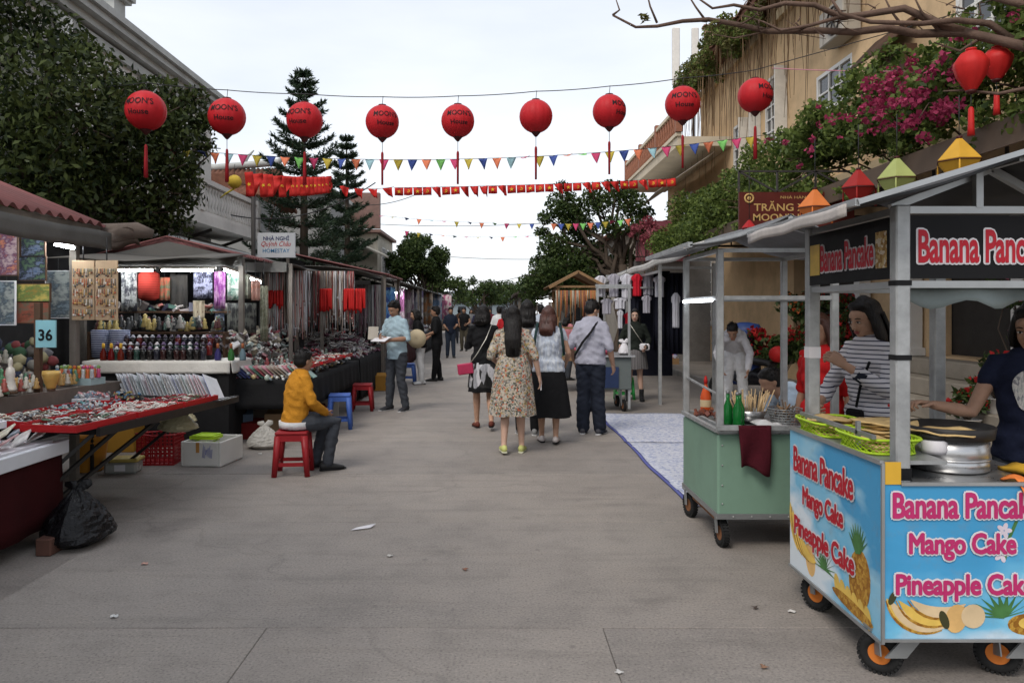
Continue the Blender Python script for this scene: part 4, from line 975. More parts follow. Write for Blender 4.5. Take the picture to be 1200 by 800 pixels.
# ================================================================ THE TWO FOOD CARTS
m_alu = M('dull_aluminium', (.42, .43, .43), .42, .75, var=.15, scale=3, dirt=.25, coords='World')
m_galv = M('galvanised_post', (.4, .41, .41), .5, .5, var=.22, scale=14, dirt=.35, coords='World')
m_tarp = M('black_tarp', (.035, .036, .038), .55, var=.25, scale=3)
m_tarpg = M('grey_tarp', (.16, .165, .17), .6, var=.25, scale=2, dirt=.3, bump=.3, bscale=14)
m_rub = M('tyre_rubber', (.02, .02, .02), .85, var=.3, bump=.4, bscale=60); m_orim = M('orange_rim', (.6, .18, .03), .55, dirt=.3); m_fork = M('zinc_fork', (.3, .31, .31), .45, .6, dirt=.3)
m_rust = M('rusty_rim', (.22, .1, .05), .8, var=.4, scale=20)
m_signk = M('sign_black', (.008, .008, .009), .6, var=.2, spec=.2); m_sred = M('sign_red', (.45, .015, .03), .5, var=.08); m_swhite = M('sign_outline', (.68, .66, .68), .5, var=.05); m_spink = M('print_pink', (.48, .03, .14), .5, var=.06)
m_ylw = M('yellow_panel', (.65, .38, .04), .5, var=.1); m_steel = M('brushed_steel', (.5, .5, .5), .3, .85, var=.15, stretch=(1, 1, 8), scale=10, dirt=.2)
m_iron = M('blackened_iron', (.02, .018, .017), .5, .3, var=.3, scale=8)
def print_sky(name, a, b, ax, lo, hi):
    m, nt, bs = _new(name); co = _coords(nt, 'World'); x = nt.nodes.new('ShaderNodeSeparateXYZ'); nt.links.new(co, x.inputs[0])
    mp = nt.nodes.new('ShaderNodeMapRange'); mp.inputs[1].default_value = lo; mp.inputs[2].default_value = hi; nt.links.new(x.outputs['Z'], mp.inputs[0])
    w = _noise(nt, co, 2.6, 3, .5, (1, 1, 2.2)); ad = nt.nodes.new('ShaderNodeMath'); ad.operation = 'ADD'; nt.links.new(mp.outputs[0], ad.inputs[0]); nt.links.new(w, ad.inputs[1])
    if ax == 'Y':
        sk = nt.nodes.new('ShaderNodeMath'); sk.operation = 'MULTIPLY_ADD'; sk.inputs[1].default_value = -.55; sk.inputs[2].default_value = 3.5 * .55; nt.links.new(x.outputs['Y'], sk.inputs[0])
        a2 = nt.nodes.new('ShaderNodeMath'); a2.operation = 'ADD'; nt.links.new(ad.outputs[0], a2.inputs[0]); nt.links.new(sk.outputs[0], a2.inputs[1]); ad = a2
    out = _ramp(nt, ad.outputs[0], [(.0, (.66, .72, .76)), (.42, (.66, .74, .8)), (.62, a), (.85, b), (1, (.05, .3, .55))])
    gr_ = _noise(nt, co, 9, 6, .7); out = _mixc(nt, _ramp(nt, gr_, [(.55, (0, 0, 0)), (.8, (.35,) * 3)]), out, (.22, .2, .18))      # scuffs and grease
    nt.links.new(out, bs.inputs['Base Color']); bs.inputs['Roughness'].default_value = .42; _bump(nt, bs, _noise(nt, co, 5, 3), .15, .02); return m
m_psky = print_sky('printed_sky_front', (.17, .5, .72), (.06, .33, .6), 'X', .12, 1.15)
m_psky2 = print_sky('printed_sky_side', (.15, .46, .68), (.3, .55, .7), 'Y', .2, 1.3)
_lay = [0]
def lay():
    _lay[0] += 1; return .0004 + .0003 * (_lay[0] % 12)
def crescent(mb, cx, cz, r, a0, a1, th, o, U, W, eps, m):
    n = 9; out = [(cx + r * math.cos(R(a0 + (a1 - a0) * i / n)), cz + r * math.sin(R(a0 + (a1 - a0) * i / n))) for i in range(n + 1)]
    inn = [(cx + (r - th * math.sin(math.pi * i / n) ** .7 - .004) * math.cos(R(a0 + (a1 - a0) * i / n)), cz + (r - th * math.sin(math.pi * i / n) ** .7 - .004) * math.sin(R(a0 + (a1 - a0) * i / n))) for i in range(n, -1, -1)]
    N = Vector(U).cross(Vector(W)).normalized(); mb.poly(out + inn, Vector(o) + N * lay(), U, W, .0005, m)
def oval(mb, cx, cz, a, b, rot, o, U, W, eps, m, n=18):
    c, s = math.cos(R(rot)), math.sin(R(rot)); N = Vector(U).cross(Vector(W)).normalized()
    mb.poly([(cx + a * math.cos(t) * c - b * math.sin(t) * s, cz + a * math.cos(t) * s + b * math.sin(t) * c) for t in [2 * math.pi * i / n for i in range(n)]], Vector(o) + N * lay(), U, W, .0005, m)
m_bana = M('print_banana', (.7, .47, .1), .45, var=.25, scale=9); m_banp = M('print_banana_pale', (.66, .5, .3), .45, var=.15, scale=9); m_mang = M('print_mango', (.68, .42, .16), .45, var=.25, scale=8)
m_pgreen = M('print_leaf_green', (.06, .17, .05), .45, var=.4, scale=12); m_pbrown = MP('print_pineapple', [(.4, .2, .03), (.3, .13, .02), (.5, .28, .05)], 55, .45); m_pstem = M('print_stem', (.05, .05, .02), .5); m_pflow = M('print_flower', (.62, .55, .62), .5, var=.15)
X0, X1, Y0, Y1 = 1.618, 2.44, 3.2, 4.2
pc = thing('pancake_cart', 'pancake cart with blue printed panels and black sign boards in front', 'food cart', ((X0 + X1) / 2, 3.7, 0))
body = MB().b2(X0 + .006, X1 - .006, Y0 + .006, Y1 - .006, .2, .8).build('body', m_alu, pc, world=True)
MB().b2(X0 + .02, X1, Y0 + .007, Y1, .802, .825).build('deck', m_steel, pc, bevel=.004, world=True)
fp = MB().b2(X0, X1, Y0 - .004, Y0 + .005, .19, .83).build('front_panel', m_psky, pc, world=True)
sp = MB().b2(X0 - .004, X0 + .005, Y0, Y1, .17, .915).build('side_panel', m_psky2, pc, world=True)
MB().b2(X0 + .0055, X1, Y1 - .005, Y1 + .004, .17, .9).build('back_panel', m_alu, pc, world=True)
fo = Vector((X0, Y0 - .004, 0)); FU = (1, 0, 0); FW = (0, 0, 1)
so = Vector((X0 - .004, Y1, 0)); SU = (0, -1, 0); SW = (0, 0, 1)
mb = MB()
for (s, u, z, w, h) in (('Banana Pancake', .342, .745, .61, .102), ('Mango Cake', .325, .575, .44, .108), ('Pineapple Cake', .335, .405, .57, .108)):
    mb = MB(); q = fo + Vector((u, 0, z)); put_text(mb, s, q, FU, FW, w, h, .0042, 0, .0, .0, .97, ref=.0, outline=.0115); put_text(mb, s, q, FU, FW, w, h, .0068, 1, .0, .0, .97, ref=.0, outline=.0042)
    mb.build('lettering', [m_swhite, m_spink], pc, world=True)
for (s, u, z, w, h) in (('Banana Pancake', .41, .765, .68, .125), ('Mango Cake', .42, .58, .46, .12), ('Pineapple Cake', .42, .4, .68, .125)):
    mb = MB(); q = so + Vector(SU) * u + Vector((0, 0, z)); put_text(mb, s, q, SU, SW, w, h, .0042, 0, 0, 0, .95, ref=0, outline=.0125); put_text(mb, s, q, SU, SW, w, h, .0068, 1, 0, 0, .95, ref=0, outline=.0045)
    mb.build('lettering', [m_swhite, m_sred], pc, world=True)
fm = [m_bana, m_banp, m_mang, m_pgreen, m_pbrown, m_pstem, m_pflow]
def fprint(name):
    global mb
    mb.build(name, fm, pc, world=True); mb = MB()
mb = MB()     # fruit printed along the foot of the front panel
for k, (cx, cz, r, a0, a1, th) in enumerate(((.16, .365, .15, 183, 262, .05), (.17, .372, .165, 188, 296, .008), (.18, .375, .158, 190, 298, .048), (.2, .392, .158, 196, 312, .008), (.205, .396, .152, 198, 314, .045), (.225, .41, .142, 205, 322, .008), (.23, .414, .136, 207, 324, .042))): crescent(mb, cx, cz, r, a0, a1, th, fo, FU, FW, 0, (0 if k in (0, 4) else 1) if k % 2 == 0 else 4)
oval(mb, .035, .36, .014, .03, -25, fo, FU, FW, .002, 5); fprint('printed_banana'); oval(mb, .3, .275, .045, .06, -12, fo, FU, FW, .0012, 2); oval(mb, .25, .27, .018, .04, 20, fo, FU, FW, .0008, 5); oval(mb, .37, .285, .05, .05, 10, fo, FU, FW, .0005, 1); fprint('printed_mango')
for k in range(11):
    a = R(20 + k * 16); mb.poly([(.5 - .02 * math.sin(a), .275), (.5 + .16 * math.cos(a) * .9, .275 + .1 * math.sin(a) + .01), (.5 + .02 * math.sin(a), .285)], fo + Vector((0, -.0005 - k * .0001, 0)), FU, FW, .001, 3)
oval(mb, .6, .25, .085, .045, 0, fo, FU, FW, .0008, 4); oval(mb, .62, .255, .06, .028, 0, fo, FU, FW, .0018, 0); fprint('printed_pineapple')
for (cx, cz) in ((.5, .64), (.52, .58), (.49, .54)):
    for k in range(5): oval(mb, cx + .018 * math.cos(k * 1.26), cz + .018 * math.sin(k * 1.26), .016, .01, k * 72, fo, FU, FW, .0006 + .0001 * k, 6, 10)
mb.poly([(.5, .52), (.51, .52), (.525, .6), (.56, .68), (.545, .68), (.515, .61)], fo + Vector((0, -.0004, 0)), FU, FW, .0008, 3)
fprint('printed_flower')
for k, (cx, cz, r, a0, a1, th) in enumerate(((.2, .46, .2, 165, 245, .055), (.215, .455, .19, 168, 255, .01), (.225, .45, .182, 170, 262, .05), (.245, .445, .178, 174, 275, .01), (.255, .44, .168, 175, 280, .05), (.27, .43, .158, 188, 298, .01), (.275, .42, .148, 190, 300, .05))): crescent(mb, cx, cz, r, a0, a1, th, so, SU, SW, 0, 0 if k % 2 == 0 else 4)
fprint('printed_banana'); oval(mb, .27, .285, .06, .085, 15, so, SU, SW, .0014, 2); fprint('printed_mango')
for k in range(12):
    a = R(-10 + k * 18); mb.poly([(.44, .285), (.44 + .13 * math.cos(a), .3 + .11 * math.sin(a)), (.46, .3)], so + Vector((-.0005 - k * .0001, 0, 0)), SU, SW, .001, 3)
oval(mb, .8, .36, .1, .14, -8, so, SU, SW, .0012, 4)
for k in range(9):
    a = R(30 + k * 15); mb.poly([(.77, .47), (.79 + .1 * math.cos(a), .49 + .12 * math.sin(a)), (.81, .48)], so + Vector((-.0018 - k * .0001, 0, 0)), SU, SW, .001, 3)
for k in range(6): oval(mb, .58 + k * .06, .265 - k * .008, .03, .052, 20, so, SU, SW, .0022 + k * .0002, 0, 10)
oval(mb, .73, .22, .2, .028, -4, so, SU, SW, .0016, 4)
fprint('printed_pineapple')
MB().b2(X0 + .004, X0 + .07, Y0 - .008, Y0 - .0045, .832, .925).build('yellow_plate', m_ylw, pc, world=True)
mb = MB()       # aluminium edging
for a, b in (((X0 - .006, Y0 - .008, .17), (X0 - .006, Y0 - .008, .92)), ): mb.bar(a, b, .012)
mb.bar((X0 - .006, Y0, .92), (X0 - .006, Y1, .92), .018); mb.bar((X0 - .006, Y0, .17), (X0 - .006, Y1, .17), .014); mb.bar((X0, Y0 - .008, .185), (X1, Y0 - .008, .185), .012); mb.bar((X0 + .07, Y0 - .006, .834), (X1, Y0 - .006, .834), .014)
mb.build('edging', m_alu, pc, world=True)
MB().b2(X0, X0 + .32, Y0 + .09, Y1, .895, .912).build('side_shelf', m_alu, pc, world=True)
PX0, PX1, PY0, PY1 = 1.722, 2.4, 3.265, 4.165
for i, (x, y) in enumerate(((PX0, PY0), (PX1, PY0), (PX0, PY1), (PX1, PY1))):
    w = .062 if y == PY0 else .062
    MB().b2(x - w / 2, x + w / 2, y - .03, y + .03, .826, 2.0).build('post', m_galv, pc, bevel=.006, world=True)
for z in (.84, 1.345, 1.66): MB().b2(PX0 - .033, PX0 + .033, PY0 - .033, PY0 + .033, z, z + (.05 if z < 1 else .022)).build('post_tape', m_signk, pc, world=True)
mb = MB(); mb.b2(PX0 - .0318, PX0 + .0318, PY1 - .0318, PY1 + .0318, 1.3, 1.36); mb.build('post_label', m_swhite, pc, world=True)
mb = MB()
for z in (1.665, 1.98):
    for a, b in (((PX0, PY0, z), (PX1, PY0, z)), ((PX0, PY1, z), (PX1, PY1, z)), ((PX0, PY0, z), (PX0, PY1, z)), ((PX1, PY0, z), (PX1, PY1, z))): MB().bar(a, b, .034, .03).build('rail', m_alu, pc, world=True)
MB().bar((PX0 - .06, PY0 + .1, 1.0), (PX0 - .06, PY1, 1.0), .018).bar((PX0 - .06, PY0 + .25, .91), (PX0 - .06, PY0 + .25, 1.05), .018).build('guard_rail', m_alu, pc, world=True)
fs = MB().b2(PX0 + .035, PX1 - .035, PY0 - .02, PY0 - .005, 1.69, 1.955).build('front_sign', m_signk, pc, world=True)
ss = MB().b2(PX0 - .03, PX0 - .02, PY0 + .035, PY1 - .035, 1.69, 1.955).build('side_sign', m_signk, pc, world=True)
mb = MB(); q = V(2.075, PY0 - .02, 1.825)
put_text(mb, 'Banana Pancake', q, FU, FW, .58, .145, .002, 0, .03, 0, .97, ref=.035, outline=.0075); put_text(mb, 'Banana Pancake', q, FU, FW, .58, .145, .0065, 1, .028, 0, .97, ref=.035)
mb.build('lettering', [m_swhite, m_sred], fs).location = (-pc.location.x, -pc.location.y, 0)
mb = MB(); q = V(PX0 - .03, 3.7, 1.82)
put_text(mb, 'Banana Pancake', q, SU, SW, .56, .14, .002, 0, .03, 0, .97, ref=.035, outline=.0075); put_text(mb, 'Banana Pancake', q, SU, SW, .56, .14, .0065, 1, .028, 0, .97, ref=.035)
mb.build('lettering', [m_swhite, m_sred], ss).location = (-pc.location.x, -pc.location.y, 0)
MB().b2(PX0 - .033, PX0 - .0305, 3.315, 3.41, 1.74, 1.9).build('picture', MP('print_pancake', [(.5, .36, .16), (.3, .17, .06), (.6, .52, .4), (.4, .25, .1)], 60), ss).location = (-pc.location.x, -pc.location.y, 0)
MB().b2(PX0 - .033, PX0 - .0305, 4.0, 4.115, 1.74, 1.9).build('picture', m_bana, ss).location = (-pc.location.x, -pc.location.y, 0)
rx, rz = 2.13, 2.19
rf = MB()
def gable(mb, xl, xr, xm, ya, yb, ze, zr, th=.012, n=8, sagz=.02, m=0):
    mb.sheet(lambda u, v: (xl + (xm - xl) * u, ya + (yb - ya) * v, ze + (zr - ze) * u - sagz * math.sin(math.pi * u) * (1 + .4 * math.sin(v * 9))), 6, n, th, m)
    mb.sheet(lambda u, v: (xr + (xm - xr) * u, ya + (yb - ya) * v, ze + (zr - ze) * u - sagz * math.sin(math.pi * u) * (1 + .4 * math.sin(v * 9))), 6, n, th, m)
gable(rf, 1.45, 2.82, rx, 3.05, 4.36, 1.985, rz)
ro = rf.build('roof', m_tarp, pc, world=True)
mb = MB(); mb.bar((1.44, 3.045, 1.985), (rx, 3.045, rz + .003), .012, .022); mb.bar((2.82, 3.045, 1.985), (rx, 3.045, rz + .003), .012, .022); mb.bar((1.44, 3.05, 1.985), (1.44, 4.36, 1.985), .02, .03)
mb.bar((2.05, 3.26, 1.99), (2.05, 3.26, 2.15), .03); mb.bar((1.7, 3.3, 1.995), (rx, 3.3, rz - .03), .03); mb.bar((2.42, 3.3, 1.995), (rx, 3.3, rz - .03), .03); mb.bar((rx, 3.1, rz - .02), (rx, 4.3, rz - .02), .025)
mb.build('roof_frame', m_alu, pc, world=True)
mb = MB(); mb.sheet(lambda u, v: (1.42 + .006 * math.sin(u * 14), 3.1 + u * 1.2, 1.985 - v * .05 - .006 * math.sin(u * 8) ** 2), 14, 3, .01, off=(-1, 0, 0)); mb.build('white_valance', M('worn_white_vinyl', (.5, .46, .43), .6, dirt=.4), ro).location = (-pc.location.x, -pc.location.y, 0)
MB().tube([(rx + .02, 3.06, rz), (rx + .02, 3.06, rz + .22)], .014).build('teal_finial', M('teal_paint', (.08, .28, .28), .5), ro).location = (-pc.location.x, -pc.location.y, 0)
mb = MB().sheet(lambda u, v: (PX0 + .05 + u * .6, PY0 + .06 + .03 * math.sin(u * 9), 1.66 - v * (.06 + .04 * math.sin(u * 7) ** 2)), 14, 3, .004, off=(0, 1, 0)); mb.build('rolled_sheet', M('clouded_vinyl', (.25, .3, .3), .4, dirt=.3), pc, world=True)
def wheel(parent, c, r, w, rim, steer=0, fork_h=None, world=True):
    """tyre with tread, dished rim, hub and fork"""
    l = parent.location; c = Vector(c) - Vector((l.x, l.y, 0)); rm = Euler((0, R(90), steer)).to_matrix()
    rm = Euler((0, 0, steer)).to_matrix() @ Euler((0, R(90), 0)).to_matrix()
    wo = bpy.data.objects.new('wheel', None); COL.objects.link(wo); wo.parent = parent; wo.location = c
    t = MB().torus((0, 0, 0), r - w * .5, w * .5, 32, 10, rot=rm)
    for k in range(28):
        a = 2 * math.pi * k / 28; t.box(rm @ Vector((math.cos(a) * (r - .004), math.sin(a) * (r - .004), 0)), (.012, .012, w * .8), 0, rm @ Matrix.Rotation(a, 3, 'Z'))
    t.build('tyre', m_rub, wo)
    h = MB().lathe([(r - w * .9, -w * .3), (r - w * .85, -w * .38), (r * .45, -w * .15), (r * .2, -w * .3), (r * .1, -w * .42), (r * .1, w * .42), (r * .2, w * .3), (r * .45, w * .15), (r - w * .85, w * .38), (r - w * .9, w * .3)], n=24, rot=rm)
    h.build('rim', rim, wo)
    b = MB().lathe([(r * .12, w * .4), (r * .12, w * .6), (r * .05, w * .62)], n=10, rot=rm); b.build('hub', m_fork, wo)
    f = MB(); top = (fork_h or r * 1.9)
    for s in (-1, 1):
        ax = rm @ Vector((0, 0, s * w * .72)); f.bar(ax, ax + Vector((0, .02, top - .02)) + (rm @ Vector((0, 0, 0))), .006, .05, up=(0, 1, 0))
    f.box((0, .02, top - .01), (w * 1.9, .07, .012)); f.build('fork', m_fork, wo)
for (x, y, st) in ((1.655, 3.3, .9), (2.16, 3.3, 1.0), (1.68, 4.0, .5), (2.36, 4.0, .3)): wheel(pc, (x, y, .088), .088, .05, m_orim, st, .112)
mb = MB()
mb.poly([(0, 0), (.09, 0), (.16, .085), (.16, .11), (.1, .11)], V(1.64, 3.235, .095), (1, 0, 0), (0, 0, 1), .01); mb.build('wheel_bracket', m_fork, pc, world=True); mb = MB(); mb.poly([(0, 0), (.09, 0), (.16, .085), (.16, .11), (.1, .11)], V(2.15, 3.235, .095), (1, 0, 0), (0, 0, 1), .01)
mb.build('wheel_bracket', m_fork, pc, world=True)
# things standing on the pancake cart
m_lime = M('lime_plastic', (.42, .62, .03), .45, var=.1, spec=.5)
def lattice_basket(loc, a, b, h, label, mat, rz=0):
    t = thing('plastic_basket', label, 'basket', loc, rz, 'lime green plastic baskets on the pancake cart')
    def rr(s, k=20):
        out = []
        for i in range(k):
            w = 2 * math.pi * i / k; c, s_ = math.cos(w), math.sin(w); n_ = 4
            q = (abs(c) ** n_ + abs(s_) ** n_) ** (-1 / n_); out.append((a * s * q * c, b * s * q * s_))
        return out
    k = 32; lo = rr(.86, k); hi = rr(1, k)
    rim = MB(); rim.tube([(x, y, h) for x, y in hi] + [(hi[0][0], hi[0][1], h)], (.007), 6); rim.tube([(x, y, .006) for x, y in lo] + [(lo[0][0], lo[0][1], .006)], .006, 6); rim.build('rim', mat, t)
    la = MB()
    for i in range(k):
        for s in (3, -3):
            j = (i + s) % k; la.bar((*lo[i], .008), (*hi[j], h), .006, .003)
    la.build('lattice', mat, t)
    mb = MB(); n = len(lo); mb.add([(x, y, .002) for x, y in lo] + [(x, y, .007) for x, y in lo], [tuple(reversed(range(n))), tuple(range(n, 2 * n))]); mb.build('base', mat, t)
    return t
lattice_basket((1.77, 4.02, .913), .15, .2, .07, 'lime green basket at the far end of the pancake cart shelf', m_lime)
lattice_basket((1.77, 3.56, .913), .14, .19, .07, 'lime green basket at the near end of the pancake cart shelf', m_lime)
m_cake = M('fried_pancake', (.6, .42, .19), .7, var=.3, scale=14, bump=.3, bscale=50, dirt=.25)
def pancake(loc, r, seed, label, group, th=.006, sx=1):
    q = random.Random(seed); ph = [q.random() * 6 for _ in range(4)]
    def fn(u, v):
        a = 2 * math.pi * u; rad = r * v * (1 + .05 * math.sin(3 * a + ph[0]) + .04 * math.sin(5 * a + ph[1])); return (rad * math.cos(a) * sx, rad * math.sin(a), .006 * math.sin(2 * a + ph[2]) * v + .004 * math.sin(6 * a + ph[3]) * v * v)
    o = MB().sheet(fn, 26, 5, th).build('pancake', m_cake); o.location = loc; tag(o, label, 'pancake', group); return o
q = random.Random(9)
for k in range(6): pancake((1.76 + q.uniform(-.015, .015), 4.02 + q.uniform(-.03, .03), .93 + k * .013), .115, k, nth(6 - k) + ' pancake from the top of the pile in the far lime basket', 'pancakes in the far basket', .01, .95)
for k in range(7): pancake((1.93 + q.uniform(-.02, .02), 3.78 + q.uniform(-.02, .02), .955 + k * .01), .15, 20 + k, nth(7 - k) + ' flat pancake from the top of the stack between the baskets', 'pancakes stacked on the shelf', .008)
for k in range(4): pancake((1.77 + q.uniform(-.015, .015), 3.56 + q.uniform(-.03, .03), .925 + k * .011), .105, 30 + k, nth(4 - k) + ' small pancake from the top in the near lime basket', 'pancakes in the near basket', .009)
tag(MB().box((1.93, 3.78, .922), (.3, .34, .035)).box((1.93, 3.78, .942), (.28, .3, .006)).build('yellow_tray', m_ylw, bevel=.008), 'yellow tray under the pancake stack', 'tray')
gr = thing('griddle', 'round black griddle pan on a stainless steel drum', 'griddle', (2.1, 3.56, .826))
MB().lathe([(.155, 0), (.166, .01), (.166, .05), (.162, .055), (.166, .06), (.166, .14), (.15, .142)], n=40).build('drum', m_steel, gr)
MB().lathe([(.05, .142), (.17, .142), (.185, .15), (.192, .2), (.187, .203), (.182, .178), (.001, .176)], n=44).build('pan', m_iron, gr)
MB().torus((0, 0, .058), .166, .006, 40, 6).build('band', m_steel, gr)
pancake((2.04, 3.5, 1.011), .14, 77, 'thin pancake frying on the black griddle', None, .006)
jb = thing('cooking_jar', 'small dark lidded jar beside the near cart post', 'jar', (1.98, 3.46, .913)); MB().lathe([(.05, 0), (.055, .02), (.055, .06), (.05, .065)], n=20).build('jar_body', m_swhite, jb); MB().lathe([(.058, .066), (.06, .075), (.055, .1), (.02, .106)], n=20).build('lid', m_iron, jb)
tag(MB().sheet(lambda u, v: (2.17 + u * .2 + .02 * v, 3.3 - v * .16 + .01 * math.sin(u * 9), .834 + .02 * math.sin(u * 5 + v * 3) ** 2 - max(0, v - .55) * .16), 10, 10, .006).build('orange_cloth', M('orange_cloth', (.7, .2, .05), .85, bump=.4, bscale=30)), 'crumpled orange cloth over the front edge of the pancake cart', 'cloth')
tag(MB().sheet(lambda u, v: (2.31 + u * .13, 3.28 + v * .25, .85 + .01 * math.sin(u * 6 + v * 4)), 6, 6, .02).build('yellow_cloth', m_ylw), 'folded yellow cloth next to the orange one', 'cloth')
# ---------------------------------------------------------------- green cart
m_green = M('sage_green_enamel', (.185, .3, .225), .5, var=.1, scale=2.5, coords='World', dirt=.3, bump=.06, bscale=12)
A0, A1, B0, B1 = 1.45, 2.24, 5.0, 5.92
gc = thing('green_cart', 'sage green metal food cart on small wheels behind the pancake cart', 'food cart', ((A0 + A1) / 2, 5.45, 0))
mb = MB().b2(A0, A1, B0, B1, .22, .75)
mb.build('body', m_green, gc, bevel=.012, world=True)
mb = MB().b2(A0 - .006, A1 + .006, B0 - .006, B1 + .006, .2, .235); mb.build('skirt', m_fork, gc, world=True)
mb = MB().b2(A0 + .012, A1 - .012, B0 + .012, B1 - .012, .7, .762); mb.build('deck', m_steel, gc, world=True)
mb = MB()
for a, b in (((A0, B0, .775), (A1, B0, .775)), ((A0, B1, .775), (A1, B1, .775)), ((A0, B0, .775), (A0, B1, .775)), ((A1, B0, .775), (A1, B1, .775))): MB().bar(a, b, .03, .025).build('edge_rail', m_galv, gc, world=True)
mb.bar((A0 - .02, B0 - .05, .8), (A1, B0 - .05, .8), .028); mb.bar((A0 + .02, B0 - .05, .8), (A0 + .02, B0, .775), .02); mb.bar((A1 - .02, B0 - .05, .8), (A1 - .02, B0, .775), .02)
for z in (1.64, 1.95):
    for a, b in (((A0 + .02, B0 + .02, z), (A1 - .02, B0 + .02, z)), ((A0 + .02, B1 - .02, z), (A1 - .02, B1 - .02, z)), ((A0 + .02, B0 + .02, z), (A0 + .02, B1 - .02, z)), ((A1 - .02, B0 + .02, z), (A1 - .02, B1 - .02, z))): MB().bar(a, b, .028, .026).build('rail', m_galv, gc, world=True)
MB().bar((A0 + .02, B1, 1.05), (A0 + .02, B0, 1.0), .012).build('rail', m_galv, gc, world=True)
mb.build('handle_rail', m_galv, gc, world=True)
for x, y in ((A0 + .02, B0 + .02), (A1 - .02, B0 + .02), (A0 + .02, B1 - .02), (A1 - .02, B1 - .02)): MB().b2(x - .022, x + .022, y - .022, y + .022, .77, 1.96).build('post', m_galv, gc, bevel=.005, world=True)
mb = MB()
for zz in (.3, .42, .55, .68): mb.ball((A0 + .03, B0 - .002, zz), .006, 8, 5)
for k in range(6): mb.ball((A0 + .1 + k * .12, B0 - .007, .217), .006, 8, 5)
for k in range(3): mb.ball((A1 - .2, B0 - .002, .35 + k * .13), .006, 8, 5)
mb.build('rivet', m_steel, gc, world=True)
rf = MB(); gable(rf, 1.22, 2.5, 1.85, 4.8, 6.15, 1.97, 2.16, .01, 8, .04); rf.build('roof', m_tarpg, gc, world=True)
MB().bar((1.22, 4.8, 1.97), (1.22, 6.15, 1.97), .03).bar((1.85, 4.8, 2.14), (1.85, 6.15, 2.14), .03).bar((1.25, 5.02, 1.96), (1.85, 5.02, 2.12), .025).bar((2.45, 5.02, 1.96), (1.85, 5.02, 2.12), .025).build('roof_frame', m_galv, gc, world=True)
led = ME('lit_tube', (.9, .95, 1), 7.0)
MB().tube([(A0 - .006, B1 - .05, 1.625), (A0 - .006, B0 + .12, 1.625)], .011, 8).build('light_tube', led, gc, world=True)
for (x, y, st) in ((1.5, 5.08, .1), (1.48, 5.82, .2), (2.18, 5.08, .1), (2.18, 5.82, .1)): wheel(gc, (x, y, .09), .09, .05, m_rust, st, .125)
MB().bar((1.5, 5.1, .17), (1.5, 5.8, .17), .04).bar((2.18, 5.1, .17), (2.18, 5.8, .17), .04).build('axle_frame', m_rust, gc, world=True)
tw = MB().sheet(lambda u, v: (1.565 + u * .21 * (1 - .12 * v) + .02 * v, 4.93 - .02 * math.sin(u * 7 + v * 3) * v, .818 - v * (.3 - .09 * max(0, .35 - u) - .03 * math.sin(u * 5))), 14, 12, .014, off=(0, 1, 0))
tw.sheet(lambda u, v: (1.57 + u * .2, 4.93 + v * .06, .819 - .02 * v * v), 8, 4, .01)
tag(tw.build('maroon_towel', M('maroon_towel', (.065, .008, .014), .95, bump=.6, bscale=70, var=.3)), 'dark maroon towel hung over the front rail of the green cart', 'towel')
# goods on the green cart
cb = thing('sauce_bottle', 'orange chilli sauce bottle with red cap on the green cart', 'bottle', (1.57, 5.72, .8)); cb.scale = (.8, .8, .85)
MB().lathe([(.045, 0), (.05, .01), (.05, .14), (.03, .2), (.014, .24), (.012, .28)], n=18).build('bottle_body', M('chilli_sauce', (.62, .09, .02), .25, var=.1), cb); MB().lathe([(.016, .25), (.018, .28), (.008, .32)], n=12).build('cap', m_silk2, cb); MB().lathe([(.0505, .05), (.0508, .052), (.0508, .11), (.0505, .112)], n=18).build('sticker', M('sauce_label', (.65, .5, .3), .5), cb)
for k, (x, y) in enumerate(((1.62, 5.34), (1.69, 5.3), (1.655, 5.24))):
    b = thing('green_bottle', ['green glass bottle behind the near post of the green cart', 'green glass bottle, right of the three on the green cart', 'green glass bottle in front of the other two on the green cart'][k], 'bottle', (x, y, .765), 0, 'green bottles on the green cart')
    MB().lathe([(.03, 0), (.032, .01), (.032, .12), (.013, .17), (.012, .22)], n=16).build('bottle_body', M('green_glass', (.01, .16, .03), .12, var=.1), b); MB().lathe([(.014, .215), (.014, .235)], n=12).build('cap', m_fork, b)
